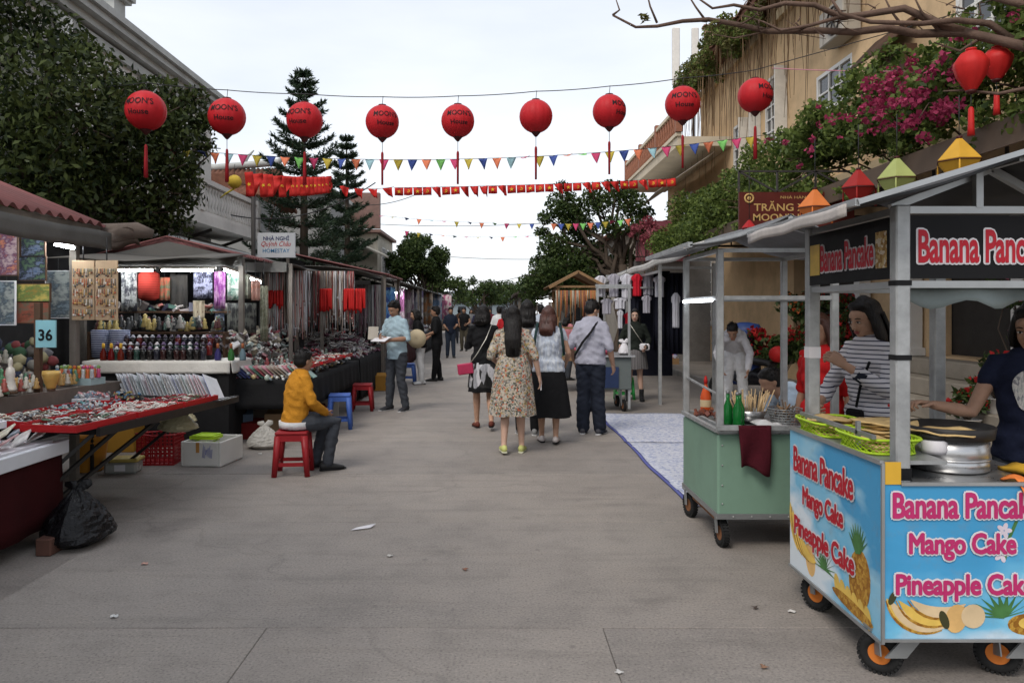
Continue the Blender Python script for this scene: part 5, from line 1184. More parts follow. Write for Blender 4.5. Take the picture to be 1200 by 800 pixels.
def pile(name, label, cat, c, ext, n, s, pal, seed, shape='ball', rough=.5, kind='stuff', mat=None, parent=None, metal=0, heap=True):
    """a heap of many small goods"""
    r = random.Random(seed); mb = MB(); c = Vector(c)
    for i in range(n):
        x, y = r.uniform(-1, 1), r.uniform(-1, 1); z = r.random() * (max(0, 1 - (x * x + y * y) * .5) if heap else 1)
        p = c + Vector((x * ext[0], y * ext[1], z * ext[2])); q = s * r.uniform(.6, 1.4); e = Euler((r.uniform(-1, 1), r.uniform(-1, 1), r.uniform(-3, 3))).to_matrix()
        if shape == 'ball': mb.ball(p, (q, q * r.uniform(.7, 1.2), q * r.uniform(.7, 1.3)), 6, 4, rot=e)
        elif shape == 'box': mb.box(p, (q * 2, q * r.uniform(.6, 1.6), q * r.uniform(.3, 1)), 0, e)
        elif shape == 'ring': mb.torus(p, q * 1.4, q * .32, 10, 4, rot=Euler((r.uniform(-.5, .5), r.uniform(-.5, .5), 0)).to_matrix())
        elif shape == 'stick': mb.tube([p, p + e @ Vector((0, 0, q * 4))], q * .25, 5)
        elif shape == 'figure': mb.lathe([(q * .8, 0), (q * .9, q * .3), (q * .5, q * 1.2), (q * .65, q * 1.7), (q * .3, q * 2), (q * .45, q * 2.4), (q * .1, q * 2.8)], p - Vector((0, 0, 0)), 7)
    o = mb.build(name, mat or MC(name + str(seed), pal, rough, metal), parent)
    if parent is None: tag(o, label, cat, None, kind)
    elif kind: o['kind'] = kind
    return o
bw = thing('skewer_bowl', 'steel bowl of bamboo skewers on the green cart', 'bowl', (1.8, 5.45, .765))
MB().lathe([(.06, 0), (.1, .03), (.125, .09), (.12, .09), (.09, .035), (.02, .012)], n=24).build('bowl_body', m_steel, bw)
mb = MB(); q = random.Random(4)
for k in range(46):
    a, b = q.uniform(-.09, .09), q.uniform(-.06, .06); mb.tube([(a, b, .03), (a * 1.6 + q.uniform(-.03, .03), b * 1.3, .17 + q.uniform(0, .07))], .004, 5)
mb.build('skewer', M('bamboo', (.62, .45, .25), .7), bw)['kind'] = 'stuff'
pile('grilled_meat', 'pile of grilled reddish meat below the sauce bottle', 'meat', (1.57, 5.62, .79), (.09, .09, .05), 50, .016, [(.16, .04, .02), (.25, .08, .03), (.1, .03, .02)], 5, 'box')
gbk = thing('grill_basket', 'dark wire basket beside the skewers on the green cart', 'basket', (2.0, 5.3, .765)); mb = MB()
for k in range(7): mb.torus((0, 0, .01 + k * .018), .085 + k * .005, .004, 28, 5)
for k in range(24):
    a = 2 * math.pi * k / 24; mb.bar((.085 * math.cos(a), .085 * math.sin(a), .01), (.115 * math.cos(a), .115 * math.sin(a), .12), .004)
mb.build('wire_body', m_fork, gbk)
pile('cooked_skewers', 'charred food pieces in the wire basket', 'food', (2.0, 5.3, .79), (.07, .07, .09), 40, .018, [(.08, .05, .03), (.2, .12, .06), (.12, .1, .08)], 15, 'stick')
tag(MB().sheet(lambda u, v: (1.75 + u * .2, 5.12 + v * .16, .775 + .03 * math.sin(u * 5) * math.sin(v * 4) ** 2 + .02), 8, 8, .004).build('plastic_bag', M('clear_white_plastic', (.6, .6, .6), .3)), 'crumpled white plastic bag at the front of the green cart', 'plastic bag')
tag(MB().box((1.5, 5.35, .78), (.02, .5, .03)).box((1.6, 5.14, .775), (.12, .1, .02)).build('serving_board', m_galv), 'small worn board on the near corner of the green cart', 'board')
# ================================================================ LEFT SIDE: SOUVENIR STALLS
m_redroof = M('red_corrugated_steel', (.2, .075, .07), .6, var=.2, scale=2.5, coords='World', dirt=.35)
m_greyroof = M('grey_stall_tarp', (.12, .115, .105), .75, var=.2, scale=2, coords='World', dirt=.4, bump=.2)
m_postw = M('stall_post', (.16, .14, .12), .7, var=.25); m_backdrop = M('backdrop_black', (.025, .024, .024), .9, var=.3)  # near-black sheets added as backdrops for the dark void behind the stalls
m_maroonc = M('maroon_table_cloth', (.035, .004, .005), .85, var=.2, scale=3, bump=.2, bscale=9)
m_blackc = M('black_table_cloth', (.014, .014, .015), .9, var=.3, bump=.3, bscale=10)
m_whitec = M('white_table_cloth', (.6, .58, .54), .85, var=.1, dirt=.3, bump=.3, bscale=16)
m_woodd = M('dark_wood_leg', (.09, .05, .03), .7, var=.3)
tube_m = ME('lit_fluorescent', (.88, .94, 1), 60.0)
def tube_lamp(a, b, label, r=.014):
    t = thing('fluorescent_tube', label, 'tube light', a, 0, 'lit tubes under the stall roofs'); a = Vector(a); b = Vector(b); d = (b - a).normalized()
    MB().tube([a + d * .03, b - d * .03], r, 8).build('tube', tube_m, t, world=True)
    MB().tube([a, a + d * .03], r * 1.15, 8).build('end_cap', m_signk, t, world=True); MB().tube([b - d * .03, b], r * 1.15, 8).build('end_cap', m_signk, t, world=True)
    MB().bar(a + V(0, 0, .03), b + V(0, 0, .03), .04, .025).build('batten', m_acg, t, world=True)
# nearest stall -------------------------------------------------------------
s1 = thing('market_stall', 'nearest souvenir stall with red corrugated roof at the left edge', 'stall', (-4.4, 5.5, 0))
rf = MB().sheet(lambda u, v: (-3.52 - u * 2.1, 2.2 + v * 4.75, 2.33 + u * .86 + .022 * math.sin(v * 62 * math.pi)), 3, 248, .006).build('roof', m_redroof, s1, world=True)
MB().bar((-3.6, 2.9, 2.27), (-3.6, 6.95, 2.27), .06, .09).bar((-4.6, 2.9, 2.68), (-4.6, 6.95, 2.68), .05, .06).bar((-3.62, 6.85, 2.26), (-5.6, 6.85, 3.08), .05, .06).bar((-3.62, 4.6, 2.26), (-5.6, 4.6, 3.08), .05, .06).build('roof_frame', m_postw, s1, world=True)
MB().sheet(lambda u, v: (-3.5 - .03 * math.sin(u * 30), 2.3 + u * 4.65, 2.26 - v * .16 + .01 * math.sin(u * 22)), 24, 3, .006, off=(-1, 0, 0)).build('valance', m_greyroof, s1, world=True)
for x, y in ((-3.75, 6.85), (-5.5, 6.85), (-5.5, 2.8)): MB().b2(x - .03, x + .03, y - .03, y + .03, 0, 2.3).build('post', m_postw, s1, world=True)
MB().b2(-5.75, -5.7, 3, 7.9, 0, 3.0).b2(-5.69, -5.2, 7.75, 7.8, 0, 2.7).build('dark_backdrop', m_backdrop, s1, world=True)
mb = MB(); mb.tube([(-3.75, 7.0, 2.28), (-3.5, 7.05, 2.27), (-3.3, 7.1, 2.3), (-3.18, 7.15, 2.27)], [.07, .09, .075, .04], 10); mb.sheet(lambda u, v: (-3.8 + u * .5, 7.0 + .15 * v, 2.3 + .03 * math.sin(u * 9) - .14 * v), 10, 3, .01)
tag(mb.build('rolled_tarpaulin', M('brown_tarp', (.12, .095, .08), .85, var=.3, bump=.5, bscale=9)), 'rolled brown tarpaulin at the end of the red roof', 'tarpaulin')
tube_lamp((-3.62, 4.3, 2.16), (-3.66, 6.2, 2.14), 'long lit tube under the nearest red roof'); tube_lamp((-3.7, 6.4, 2.12), (-3.72, 6.8, 2.11), 'short lit tube at the end of the nearest red roof')
# hanging prints
pal_n = {'night': [(.02, .04, .12), (.05, .1, .22), (.2, .25, .35), (.03, .03, .06), (.12, .2, .12)], 'rose': [(.35, .05, .16), (.5, .2, .1), (.1, .04, .1), (.4, .3, .3)], 'gold': [(.45, .28, .04), (.3, .2, .05), (.12, .2, .06), (.5, .38, .1)], 'redbrown': [(.2, .03, .02), (.1, .06, .04), (.3, .08, .05), (.15, .12, .08)], 'slate': [(.12, .16, .2), (.2, .25, .28), (.06, .08, .1), (.3, .32, .3)], 'blue': [(.03, .05, .25), (.06, .1, .35), (.02, .03, .1)]}
for (x0, y0, x1, y1, d, pal, lb, sc_) in ((25, 274, 52, 300, 6.5, 'night', 'dark blue landscape print at the top of the hanging board', 16), (22, 301, 53, 328, 6.5, 'night', 'blue river print below the landscape print', 14), (0, 270, 20, 322, 6.3, 'rose', 'magenta flower print at the frame edge', 18), (18, 333, 58, 353, 6.4, 'gold', 'mustard yellow print with trees', 12), (16, 354, 57, 378, 6.4, 'redbrown', 'reddish street print under the yellow one', 15), (-2, 330, 17, 380, 6.3, 'slate', 'grey blue landscape print at the frame edge, under the magenta one', 15), (54, 318, 82, 372, 6.9, 'slate', 'dim cloth panel between the prints and the bead boards', 10)):
    a = P(x0, y1, d); b = P(x1, y0, d)
    t = thing('hanging_print', lb, 'print', (a.x, d, a.z)); w, h = b.x - a.x, b.z - a.z
    MB().b2(0, w, 0, .012, 0, h).build('canvas', MN('art_' + pal + str(x0), pal_n[pal], sc_ * .8, .6, (1, 1, 2)), t)
    MB().b2(-.008, 0, -.004, .016, -.008, h + .008).b2(w, w + .008, -.004, .016, -.008, h + .008).b2(0, w, -.004, .016, h, h + .008).b2(0, w, -.004, .016, -.008, 0).build('frame', m_woodd if pal != 'slate' else m_swhite, t)
    MB().tube([(w / 2, .006, h), (w / 2, .006, h + .12)], .003, 4).build('hook', m_wire, t)
# beige boards of bracelets
m_cardb = M('beige_card', (.42, .3, .19), .85, var=.12, stretch=(20, 1, 1), scale=4)
for (x0, x1, lb) in ((84, 110.5, 'beige card board hung with bracelets, next to the prints'), (111.5, 138, 'beige card board hung with bracelets, nearer the bottles')):
    a = P(x0, 375, 6.75); b = P(x1, 305, 6.75); t = thing('bracelet_board', lb, 'display board', (a.x, 6.75, a.z), 0, 'beige bracelet boards'); w, h = b.x - a.x, b.z - a.z
    MB().b2(0, w, 0, .012, 0, h).build('card', m_cardb, t, bevel=.003); MB().tube([(w * .5, .006, h), (w * .5, .006, 2.2 - a.z)], .006, 5).build('hook', m_wire, t)
    q = random.Random(int(x0)); mb = MB()
    for i in range(5):
        for j in range(11):
            x = w * (.1 + .08 * j); z = h * (.86 - .17 * i); L = q.uniform(.03, .075)
            mb.tube([(x, -.004, z), (x + q.uniform(-.004, .004), -.007, z - L)], .0032, 5); mb.ball((x, -.009, z - L), q.uniform(.006, .011), 6, 4)
    mb.build('bracelet', MC('card_jewels', [(.6, .55, .5), (.15, .06, .03), (.4, .1, .04), (.08, .08, .08), (.5, .3, .1), (.1, .12, .08)], .35), t)['kind'] = 'stuff'
nb = thing('stall_number_sign', 'light blue square sign with number 36 on a wooden post', 'sign', (P(45, 430, 6.2).x, 6.2, 0))
MB().b2(-.025, .025, -.02, .02, .75, 1.62).build('post', m_woodd, nb)
q0 = P(42.5, 407, 6.14); q1 = P(66, 375, 6.14)
MB().b2(q0.x, q1.x, 6.13, 6.145, q0.z, q1.z).build('board', M('light_blue_card', (.25, .5, .55), .6, var=.06), nb, world=True)
put_text(MB(), '36', (q0 + q1) / 2 - V(0, .01, .01), FU, FW, .105, .085, .003, 0, .03).build('lettering', m_signk, nb, world=True)
# table with the maroon cloth
def table(name, label, x0, x1, y0, y1, z, topm, clothm=None, side='xy', legs=True, edge=None, rz=0, loc=None, skirt=None):
    cx, cy = (x0 + x1) / 2, (y0 + y1) / 2; t = thing(name, label, 'table', (cx, cy, 0)); w, l = (x1 - x0) / 2, (y1 - y0) / 2
    MB().b2(-w, w, -l, l, z - .03, z).build('table_top', topm, t, bevel=.004)
    for sx in (-1, 1):
        for sy in (-1, 1): MB().b2(sx * (w - .05) - .02, sx * (w - .05) + .02, sy * (l - .06) - .02, sy * (l - .06) + .02, 0, z - .031).build('leg', m_woodd, t)
    if clothm:
        zz = skirt if skirt is not None else .05
        MB().sheet(lambda u, v: (w + .012 + (.008 * math.sin(u * l * 37) + .014 * math.sin(u * l * 13.7 + 2) * math.sin(u * l * 5.1) + .018) * v, -l + u * 2 * l, z - .002 - v * (z - zz)), int(l * 44), 5, .006, off=(-1, 0, 0)).build('cloth_side', clothm, t)
        MB().sheet(lambda u, v: (-w + u * 2 * w, -l - .012 - (.008 * math.sin(u * w * 37) + .014 * math.sin(u * w * 13.7 + 2) * math.sin(u * w * 5.1) + .018) * v, z - .002 - v * (z - zz)), int(w * 44), 5, .006, off=(0, 1, 0)).build('cloth_front', clothm, t)
    return t
table('corner_table', 'table under a dark maroon cloth at the left frame edge', -4.6, -3.0, 3.3, 5.3, .62, m_swhite, m_maroonc, skirt=.12)
tag(MB().b2(-3.0, -2.955, 3.3, 5.33, .575, .665).build('white_edge_board', M('white_board', (.62, .63, .66), .5, var=.06), bevel=.004), 'white edging board along the maroon clothed table', 'board')
q = random.Random(2)
pk_m = MO('packet_print', [(.6, .58, .56), (.4, .3, .32), (.55, .5, .42), (.66, .64, .62), (.35, .4, .45), (.5, .3, .3), (.62, .58, .45), (.3, .22, .2)], .35, .5)
g0 = None
for k in range(34):
    x = -3.12 - (k % 4) * .13 - q.uniform(0, .02); y = 3.75 + (k // 4) * .19 + q.uniform(-.02, .02)
    o = MB().box((0, 0, 0), (.115, .165, .012)).build('postcard_pack', pk_m, bevel=.002) if g0 is None else g0.copy()
    if g0 is None: g0 = o
    else: COL.objects.link(o)
    o.location = (x, y, .668 + .05 * (k % 4) * .6 + .045); o.rotation_euler = (q.uniform(.25, .5), -.45 + q.uniform(-.1, .1), q.uniform(-.15, .15))
    tag(o, 'printed postcard pack, %s in row %s from the white edge, corner table' % (nth(k // 4 + 1), nth(k % 4 + 1)), 'postcard pack', 'postcard packs on the corner table')
tag(MB().b2(-3.62, -3.04, 3.6, 5.28, .622, .668).build('card_display_block', m_swhite), 'pale block under the leaning postcard packs', 'display block')
pile('carved_trinkets', 'jumble of small carved trinkets behind the postcard packs', 'trinkets', (-3.95, 4.7, .63), (.33, .6, .16), 240, .022, [(.5, .45, .35), (.1, .2, .1), (.4, .1, .08), (.15, .12, .1), (.55, .5, .45), (.2, .3, .3)], 3, 'ball', .35)
# long tilted table of trays
LB = Matrix.Translation((-2.8, 4.8, 0)) @ Matrix.Rotation(-.135, 4, 'Z')
tb = thing('tray_table', 'long souvenir table covered with red trays of bracelets', 'table', (-2.8, 4.8, 0), -.135)
MB().b2(-2.2, 0, .55, 2.55, .7, .74).b2(-2.2, -.03, .5, .55, .7, .74).build('table_top', m_blackc, tb)
MB().b2(-.02, .012, .5, 2.56, .69, .75).build('edge_trim', m_iron, tb)
MB().b2(-1.75, -1.02, .55, 2.3, .742, .9).b2(-2.25, -1.76, .55, 2.3, .742, 1.06).build('tier', M('brown_tier', (.16, .13, .11), .8, var=.3, dirt=.3), tb)
for (a, b) in (((-.1, .9, .7), (-.45, -.1, .02)), ((-.12, 1.5, .7), (-.4, .0, .02)), ((-.1, .6, .7), (-.7, .2, .02)), ((-1.4, 2.4, .7), (-1.4, 2.4, 0)), ((-.3, 2.45, .7), (-1.2, 2.45, .0)), ((-2.1, .8, .7), (-2.1, .8, 0))): MB().bar(a, b, .025).build('leg', m_iron, tb)
m_tray = M('red_plastic_tray', (.4, .012, .015), .4, var=.08)
jew = [(.6, .58, .52), (.5, .5, .48), (.03, .03, .03), (.08, .14, .08), (.55, .5, .4), (.12, .05, .03), (.4, .42, .42)]
def tray(lx, ly, z, w, l, label, pal, seed, shape='ring', n=120, s=.016):
    p = LB @ Vector((lx, ly, z)); t = thing('red_tray', label, 'tray', p, -.135, 'red trays on the long table')
    MB().b2(-w / 2, w / 2, -l / 2, l / 2, 0, .006).b2(-w / 2, -w / 2 + .008, -l / 2, l / 2, .006, .05).b2(w / 2 - .008, w / 2, -l / 2, l / 2, .006, .05).b2(-w / 2 + .008, w / 2 - .008, -l / 2, -l / 2 + .008, .006, .05).b2(-w / 2 + .008, w / 2 - .008, l / 2 - .008, l / 2, .006, .05).build('tray_body', m_tray, t, bevel=.002)
    pile('bracelet', None, None, (0, 0, .012), (w * .44, l * .44, .045), n, s, pal, seed, shape, .35, 'stuff', None, t, heap=False)
tray(-.22, .62, .745, .42, .66, 'red tray of pale bead bracelets nearest the corner table', jew, 41, n=150)
tray(-.22, 1.3, .745, .42, .62, 'red tray of white shell bracelets in the middle of the table edge', [(.6, .56, .5), (.55, .5, .45), (.4, .1, .08), (.5, .45, .4)], 42, n=150)
tray(-.22, 1.92, .745, .42, .56, 'red tray of dark red beads beside the booklets', [(.2, .02, .03), (.3, .04, .05), (.5, .45, .4), (.1, .14, .08)], 43, n=150)
tray(-.7, .7, .745, .46, .6, 'red tray of grey bracelets in the second row, near end', jew, 44, n=150)
tray(-.7, 1.35, .745, .46, .62, 'red tray of mixed stones in the second row, far end', [(.3, .36, .42), (.5, .48, .45), (.12, .3, .3), (.06, .06, .06)], 45, 'ball', n=200, s=.011)
def at_b(lx, ly, z): return LB @ Vector((lx, ly, z))
p = at_b(-1.38, 1.2, .9); pile('stone_figurines', 'crowd of small jade and marble figurines on the lower tier', 'figurines', p, (.34, .85, .05), 210, .026, [(.1, .2, .12), (.55, .5, .42), (.06, .12, .08), (.5, .3, .1), (.6, .58, .52), (.35, .08, .06)], 51, 'figure', .3, heap=False)
p = at_b(-2.0, 1.3, 1.06); pile('stone_carvings', 'row of dark green stone carvings on the upper tier', 'carvings', p, (.22, .85, .05), 90, .042, [(.03, .07, .04), (.12, .2, .12), (.5, .46, .38), (.05, .05, .05), (.4, .28, .08)], 52, 'figure', .3, heap=False)
p = at_b(-.95, 2.1, .745); pile('keyring_heap', 'heap of coloured keyrings behind the red bead tray', 'keyrings', p, (.22, .22, .09), 130, .016, [(.5, .1, .1), (.1, .2, .3), (.5, .45, .4), (.05, .05, .05), (.4, .3, .1)], 53, 'box', .4)
for (px, py, h, lb, c) in ((12, 458, .26, 'white standing figurine at the left frame edge', (.6, .55, .48)), (2, 462, .2, 'green jade figurine at the left frame edge', (.08, .2, .1)), (60, 455, .15, 'honey coloured onyx bowl on the tiered table', (.5, .3, .08))):
    p = P(px, py, 5.9); t = thing('figurine', lb, 'figurine', p)
    pr = [(.3, 0), (.34, .05), (.3, .1), (.2, .35), (.24, .5), (.2, .66), (.09, .72), (.13, .82), (.12, .92), (.04, 1)] if 'bowl' not in lb else [(.4, 0), (.42, .1), (.6, .3), (.8, .7), (.75, .9), (.5, .7), (.1, .6)]
    MB().lathe([(a * h * .55, b * h) for a, b in pr], n=14).build('carving', M('stone_%d' % px, c, .3, var=.2), t); MB().lathe([(.2 * h, -.02), (.2 * h, .0)], n=12).build('plinth', m_woodd, t)
# small coloured dolls on a box
bx = at_b(-1.2, 1.95, .9); tag(MB().box((bx.x, bx.y, .93), (.36, .2, .06), 0, (0, 0, -.135)).build('display_box', M('clear_display', (.4, .5, .5), .2)), 'clear display box under the bright little dolls', 'display box')
doll_m = MO('doll_paint', [(.55, .08, .2), (.6, .6, .58), (.1, .25, .4), (.65, .15, .04), (.6, .4, .05), (.5, .5, .5), (.25, .4, .12)], .4)
d0 = thing('little_doll', 'bright little doll in the double row on the clear display box', 'doll', (0, 0, 0), 0, 'bright little dolls')
MB().lathe([(.018, 0), (.02, .01), (.014, .05), (.018, .07), (.012, .082)], n=10).build('doll_body', doll_m, d0); MB().ball((0, 0, .095), (.016, .016, .018), 10, 6).build('head', doll_m, d0)
for k in range(18):
    p = at_b(-1.36 + (k % 9) * .042, 1.87 + (k // 9) * .09, .96)
    if k == 0: d0.location = p; dl = d0
    else: dl = dup(d0, p)
    dl['label'] = 'bright little doll, %s from the left in the %s row on the clear box' % (nth(k % 9 + 1), ('front', 'back')[k // 9])
# booklets fanned out at the end of the table
bk_m = MO('booklet_cover', [(.5, .48, .46), (.35, .08, .1), (.12, .25, .2), (.5, .42, .35), (.18, .2, .3), (.55, .55, .55), (.3, .25, .2), (.5, .2, .25), (.1, .12, .35)], .35, .35)
b0 = None
for k in range(27):
    p = at_b(-.92 + k * .034, 2.3 - .05 * (k / 26), .75)
    t = thing('booklet', 'thin booklet in clear wrap in the slanting row at the table end', 'booklet', p, -.135 + .04, 'slanting row of booklets') if b0 is None else dup(b0, p)
    if b0 is None:
        b0 = t; mb = MB(); rm = Euler((R(-24), R(-38), 0)).to_matrix(); mb.box(rm @ Vector((0, 0, .13)), (.006, .19, .26), 0, rm); mb.build('cover', bk_m, t)
        MB().box(rm @ Vector((.005, 0, .13)), (.003, .2, .265), 0, rm).build('wrap', M('clear_wrap', (.55, .55, .56), .15, spec=.8), t)
    t['label'] = 'thin wrapped booklet, %s from the left in the slanting row at the table end' % nth(k + 1)
    t.rotation_euler = (random.uniform(-.03, .03), random.uniform(-.05, .05), -.1)
tag(MB().box((at_b(-.45, 2.25, .0)).to_tuple()[:2] + (.748,), (1.05, .3, .012), 0, (0, 0, -.135)).build('booklet_board', m_iron), 'dark board under the slanting booklets', 'board')
for k, (lx, ly, w, l, pal, lb) in enumerate(((-1.2, .75, .3, .3, [(.55, .54, .52), (.4, .4, .42)], 'white box of necklaces on the tiered table'), (-.98, 1.75, .22, .3, [(.5, .2, .2), (.55, .52, .5), (.2, .25, .3)], 'pale box of red keyrings beside the red bead tray'), (-1.1, .25, .3, .35, [(.45, .5, .5), (.6, .58, .55), (.2, .3, .3)], 'pale box of glass beads near the corner table'), (-.75, .2, .36, .3, [(.6, .58, .54), (.5, .5, .5), (.3, .28, .25)], 'white box of shell goods near the corner table'))):
    p = at_b(lx, ly, .76); t = thing('goods_box', lb, 'box', p, -.135); MB().b2(-w / 2, w / 2, -l / 2, l / 2, 0, .05).build('box_body', m_foam if 'm_foam' in globals() else m_swhite, t, bevel=.004); pile('box_goods', None, None, (0, 0, .052), (w * .45, l * .45, .04), 90, .018, pal, 180 + k, 'box' if k % 2 else 'ball', .35, 'stuff', None, t)
# underneath the tables
bkt = thing('orange_bucket', 'orange plastic bucket in the shade under the tray table', 'bucket', G(105, 551)); h = .34
MB().lathe([(.12, 0), (.13, .01), (.17, h - .02), (.18, h), (.165, h), (.155, h - .03), (.12, .03)], n=24).build('bucket_body', M('orange_plastic', (.5, .22, .03), .5, dirt=.3), bkt); MB().torus((0, 0, h - .05), .172, .008, 24, 6).build('rim', M('orange_plastic', (.5, .22, .03)), bkt)
tbx = thing('lidded_tub', 'clear food tub with a mustard yellow lid under the table', 'tub', G(145, 553), .1); MB().box((0, 0, .055), (.3, .2, .11)).build('tub_body', M('cloudy_plastic', (.3, .3, .28), .25), tbx, bevel=.02); MB().box((0, 0, .128), (.33, .23, .034)).build('lid', M('mustard_lid', (.4, .3, .08), .5), tbx, bevel=.012); MB().box((0, -.102, .06), (.1, .003, .06)).build('sticker', m_swhite, tbx)
rb = thing('red_crate', 'red plastic crate with square holes under the table', 'crate', G(188, 542), .05); w, l, h = .36, .28, .3; m_crate = M('red_crate_plastic', (.3, .012, .016), .45, dirt=.2); mb = MB()
for sx in (-1, 1):
    for k in range(9): mb.box((sx * w / 2, -l / 2 + l * k / 8, h / 2), (.006, .012, h)); mb.box((-w / 2 + w * k / 8, sx * l / 2, h / 2), (.014, .006, h))
    for k in range(9): mb.box((sx * w / 2, 0, h * k / 8), (.0065, l, .012)); mb.box((0, sx * l / 2, h * k / 8), (w, .0065, .012))
mb.box((0, 0, .01), (w, l, .012)); mb.build('grid_side', m_crate, rb); MB().torus((0, 0, h), .2, .008, 4, 6).build('rim', m_crate, rb).scale = (1.25, .98, 1)
fb = thing('foam_box', 'white foam box with tape and scribbles in front of the table', 'box', G(235, 547), -.12); w, l, h = .42, .5, .25
m_foam = M('white_foam', (.62, .6, .56), .85, var=.08, dirt=.25, bump=.2, bscale=60)
MB().box((0, l / 2, .01), (w, l, .02)).box((-w / 2 + .012, l / 2, h / 2), (.024, l, h)).box((w / 2 - .012, l / 2, h / 2), (.024, l, h)).box((0, .012, h / 2), (w - .05, .024, h)).box((0, l - .012, h / 2), (w - .05, .024, h)).build('box_body', m_foam, fb, bevel=.006)
MB().box((-.03, -.002, h * .77), (.035, .003, h * .4)).build('tape', M('brown_tape', (.45, .22, .06), .4), fb)
mb = MB(); q = random.Random(8)
for k in range(9): mb.bar((.02 + k * .012, -.003, h * q.uniform(.35, .5)), (.035 + k * .011, -.003, h * q.uniform(.65, .9)), .002, .004)
mb.build('scribble', M('blue_ink', (.1, .12, .4), .6), fb)
gbx = thing('green_basket', 'lime green plastic basket lying in the foam box', 'basket', tuple(G(233, 547) + V(0, .2, .17)), -.12); mb = MB()
for k in range(5): mb.torus((0, 0, .03 * k), .12 + .006 * k, .007, 4, 5)
mb.build('basket_body', m_lime, gbx).rotation_euler = (0, 0, R(45)); MB().box((0, 0, .1), (.26, .2, .03)).build('lid', m_lime, gbx)
m_pbag = M('pale_plastic_bag', (.42, .38, .24), .35, var=.2, bump=.5, bscale=7)
def soft_bag(loc, rx, ry, h, label, mat, seed, knot=True, name='plastic_bag'):
    t = thing(name, label, 'bag', loc); q = random.Random(seed); ph = [q.random() * 6 for _ in range(6)]; vs = []; nu, nv = 34, 18
    for i in range(nv + 1):
        v = i / nv; s = min(1, .55 + v * 3) if v < .15 else (1 - ((v - .15) / .85) ** 1.5 * .88)
        for j in range(nu):
            a = 2 * math.pi * j / nu; b = 1 + .08 * math.sin(2 * a + ph[0]) + .06 * math.sin(3 * a + ph[1] + v * 2) + (.05 * abs(math.sin(6 * a + ph[2] + 2 * v)) + .04 * abs(math.sin(11 * a + ph[3]))) * (.3 + v) + q.uniform(-.035, .035)
            vs.append((rx * s * b * math.cos(a), ry * s * b * math.sin(a), h * v + q.uniform(-.02, .02) * h * (v > .05)))
    mb = MB().add(vs, [(i * nu + j, i * nu + (j + 1) % nu, (i + 1) * nu + (j + 1) % nu, (i + 1) * nu + j) for i in range(nv) for j in range(nu)] + [tuple(reversed(range(nu))), tuple(nv * nu + j for j in range(nu))], 0, False)
    mb.build('bag_body', mat, t)
    if knot: MB().tube([(0, 0, h * .9), (.01, 0, h * 1.0), (.05, .01, h * 1.1), (.09, .02, h * 1.13)], [(.05, .03), (.02, .018), (.04, .008), (.02, .004)], 9).tube([(0, 0, h * .95), (-.03, .01, h * 1.08), (-.08, 0, h * 1.1)], [(.02, .018), (.035, .008), (.015, .004)], 9).build('knot', mat, t)
    return t
soft_bag(tuple(G(205, 530) + V(0, .1, .3)), .19, .15, .2, 'pale plastic bag on top of the red crate', m_pbag, 3); soft_bag((-3.0, 7.25, .42), .17, .13, .2, 'yellowish plastic bag hung under the booklet board', m_pbag, 4)
soft_bag(tuple(G(90, 636)), .24, .22, .36, 'shiny black rubbish bag on the street by the maroon table', M('black_bin_bag', (.006, .006, .007), .3, var=.2, bump=1.0, bscale=14, spec=.5), 6, True, 'rubbish_bag')
soft_bag(tuple(G(310, 525)), .2, .15, .26, 'crumpled whitish plastic bag behind the seated man', M('whitish_bag', (.4, .38, .34), .35, var=.2, bump=.5, bscale=7), 7)
tag(MB().box((0, 0, .055), (.1, .2, .11)).build('loose_brick', M('brick_red', (.1, .05, .038), .9, var=.25), bevel=.008), 'loose red brick at the foot of the maroon table', 'brick').location = tuple(G(50, 652) + V(0, .1, 0))
for (px, py, w, d_, h, c, lb) in ((135, 530, .4, .3, .32, (.38, .2, .03), 'yellow carton in the shade under the tray table'), (285, 515, .45, .3, .2, (.14, .012, .012), 'dark red carton under the booklet table'), (440, 458, .5, .4, .3, (.4, .2, .04), 'orange carton under the dark jewellery table')):
    g = G(px, py); t = thing('carton', lb, 'carton', g, .05); mm = M('carton_%d' % px, c, .8, dirt=.3); MB().box((0, d_ / 2, h / 2), (w, d_, h)).build('carton_body', mm, t, bevel=.005); MB().box((0, d_ / 2 - .05, h + .015), (w, .14, .006), 0, (.35, 0, 0)).build('flap', mm, t)
for k, (x, y, w, d_, h, c, lb) in enumerate(((-2.6, 9.6, .45, .4, .3, (.3, .2, .12), 'brown carton under the near corner of the silver table'), (-2.5, 10.4, .4, .4, .26, (.16, .02, .02), 'dark red carton under the middle of the silver table'), (-2.55, 11.3, .5, .5, .34, (.33, .3, .26), 'pale carton under the silver table'), (-3.2, 9.5, .4, .35, .3, (.1, .14, .2), 'blue grey carton at the front under the silver table'))):
    t = thing('carton', lb, 'carton', (x, y, 0), .1 * k); mm = M('undercarton_%d' % k, c, .8, dirt=.35); MB().box((0, 0, h / 2), (w, d_, h)).build('carton_body', mm, t, bevel=.006); MB().box((0, -.05, h + .02), (w, .14, .006), 0, (.35, 0, 0)).build('flap', mm, t)
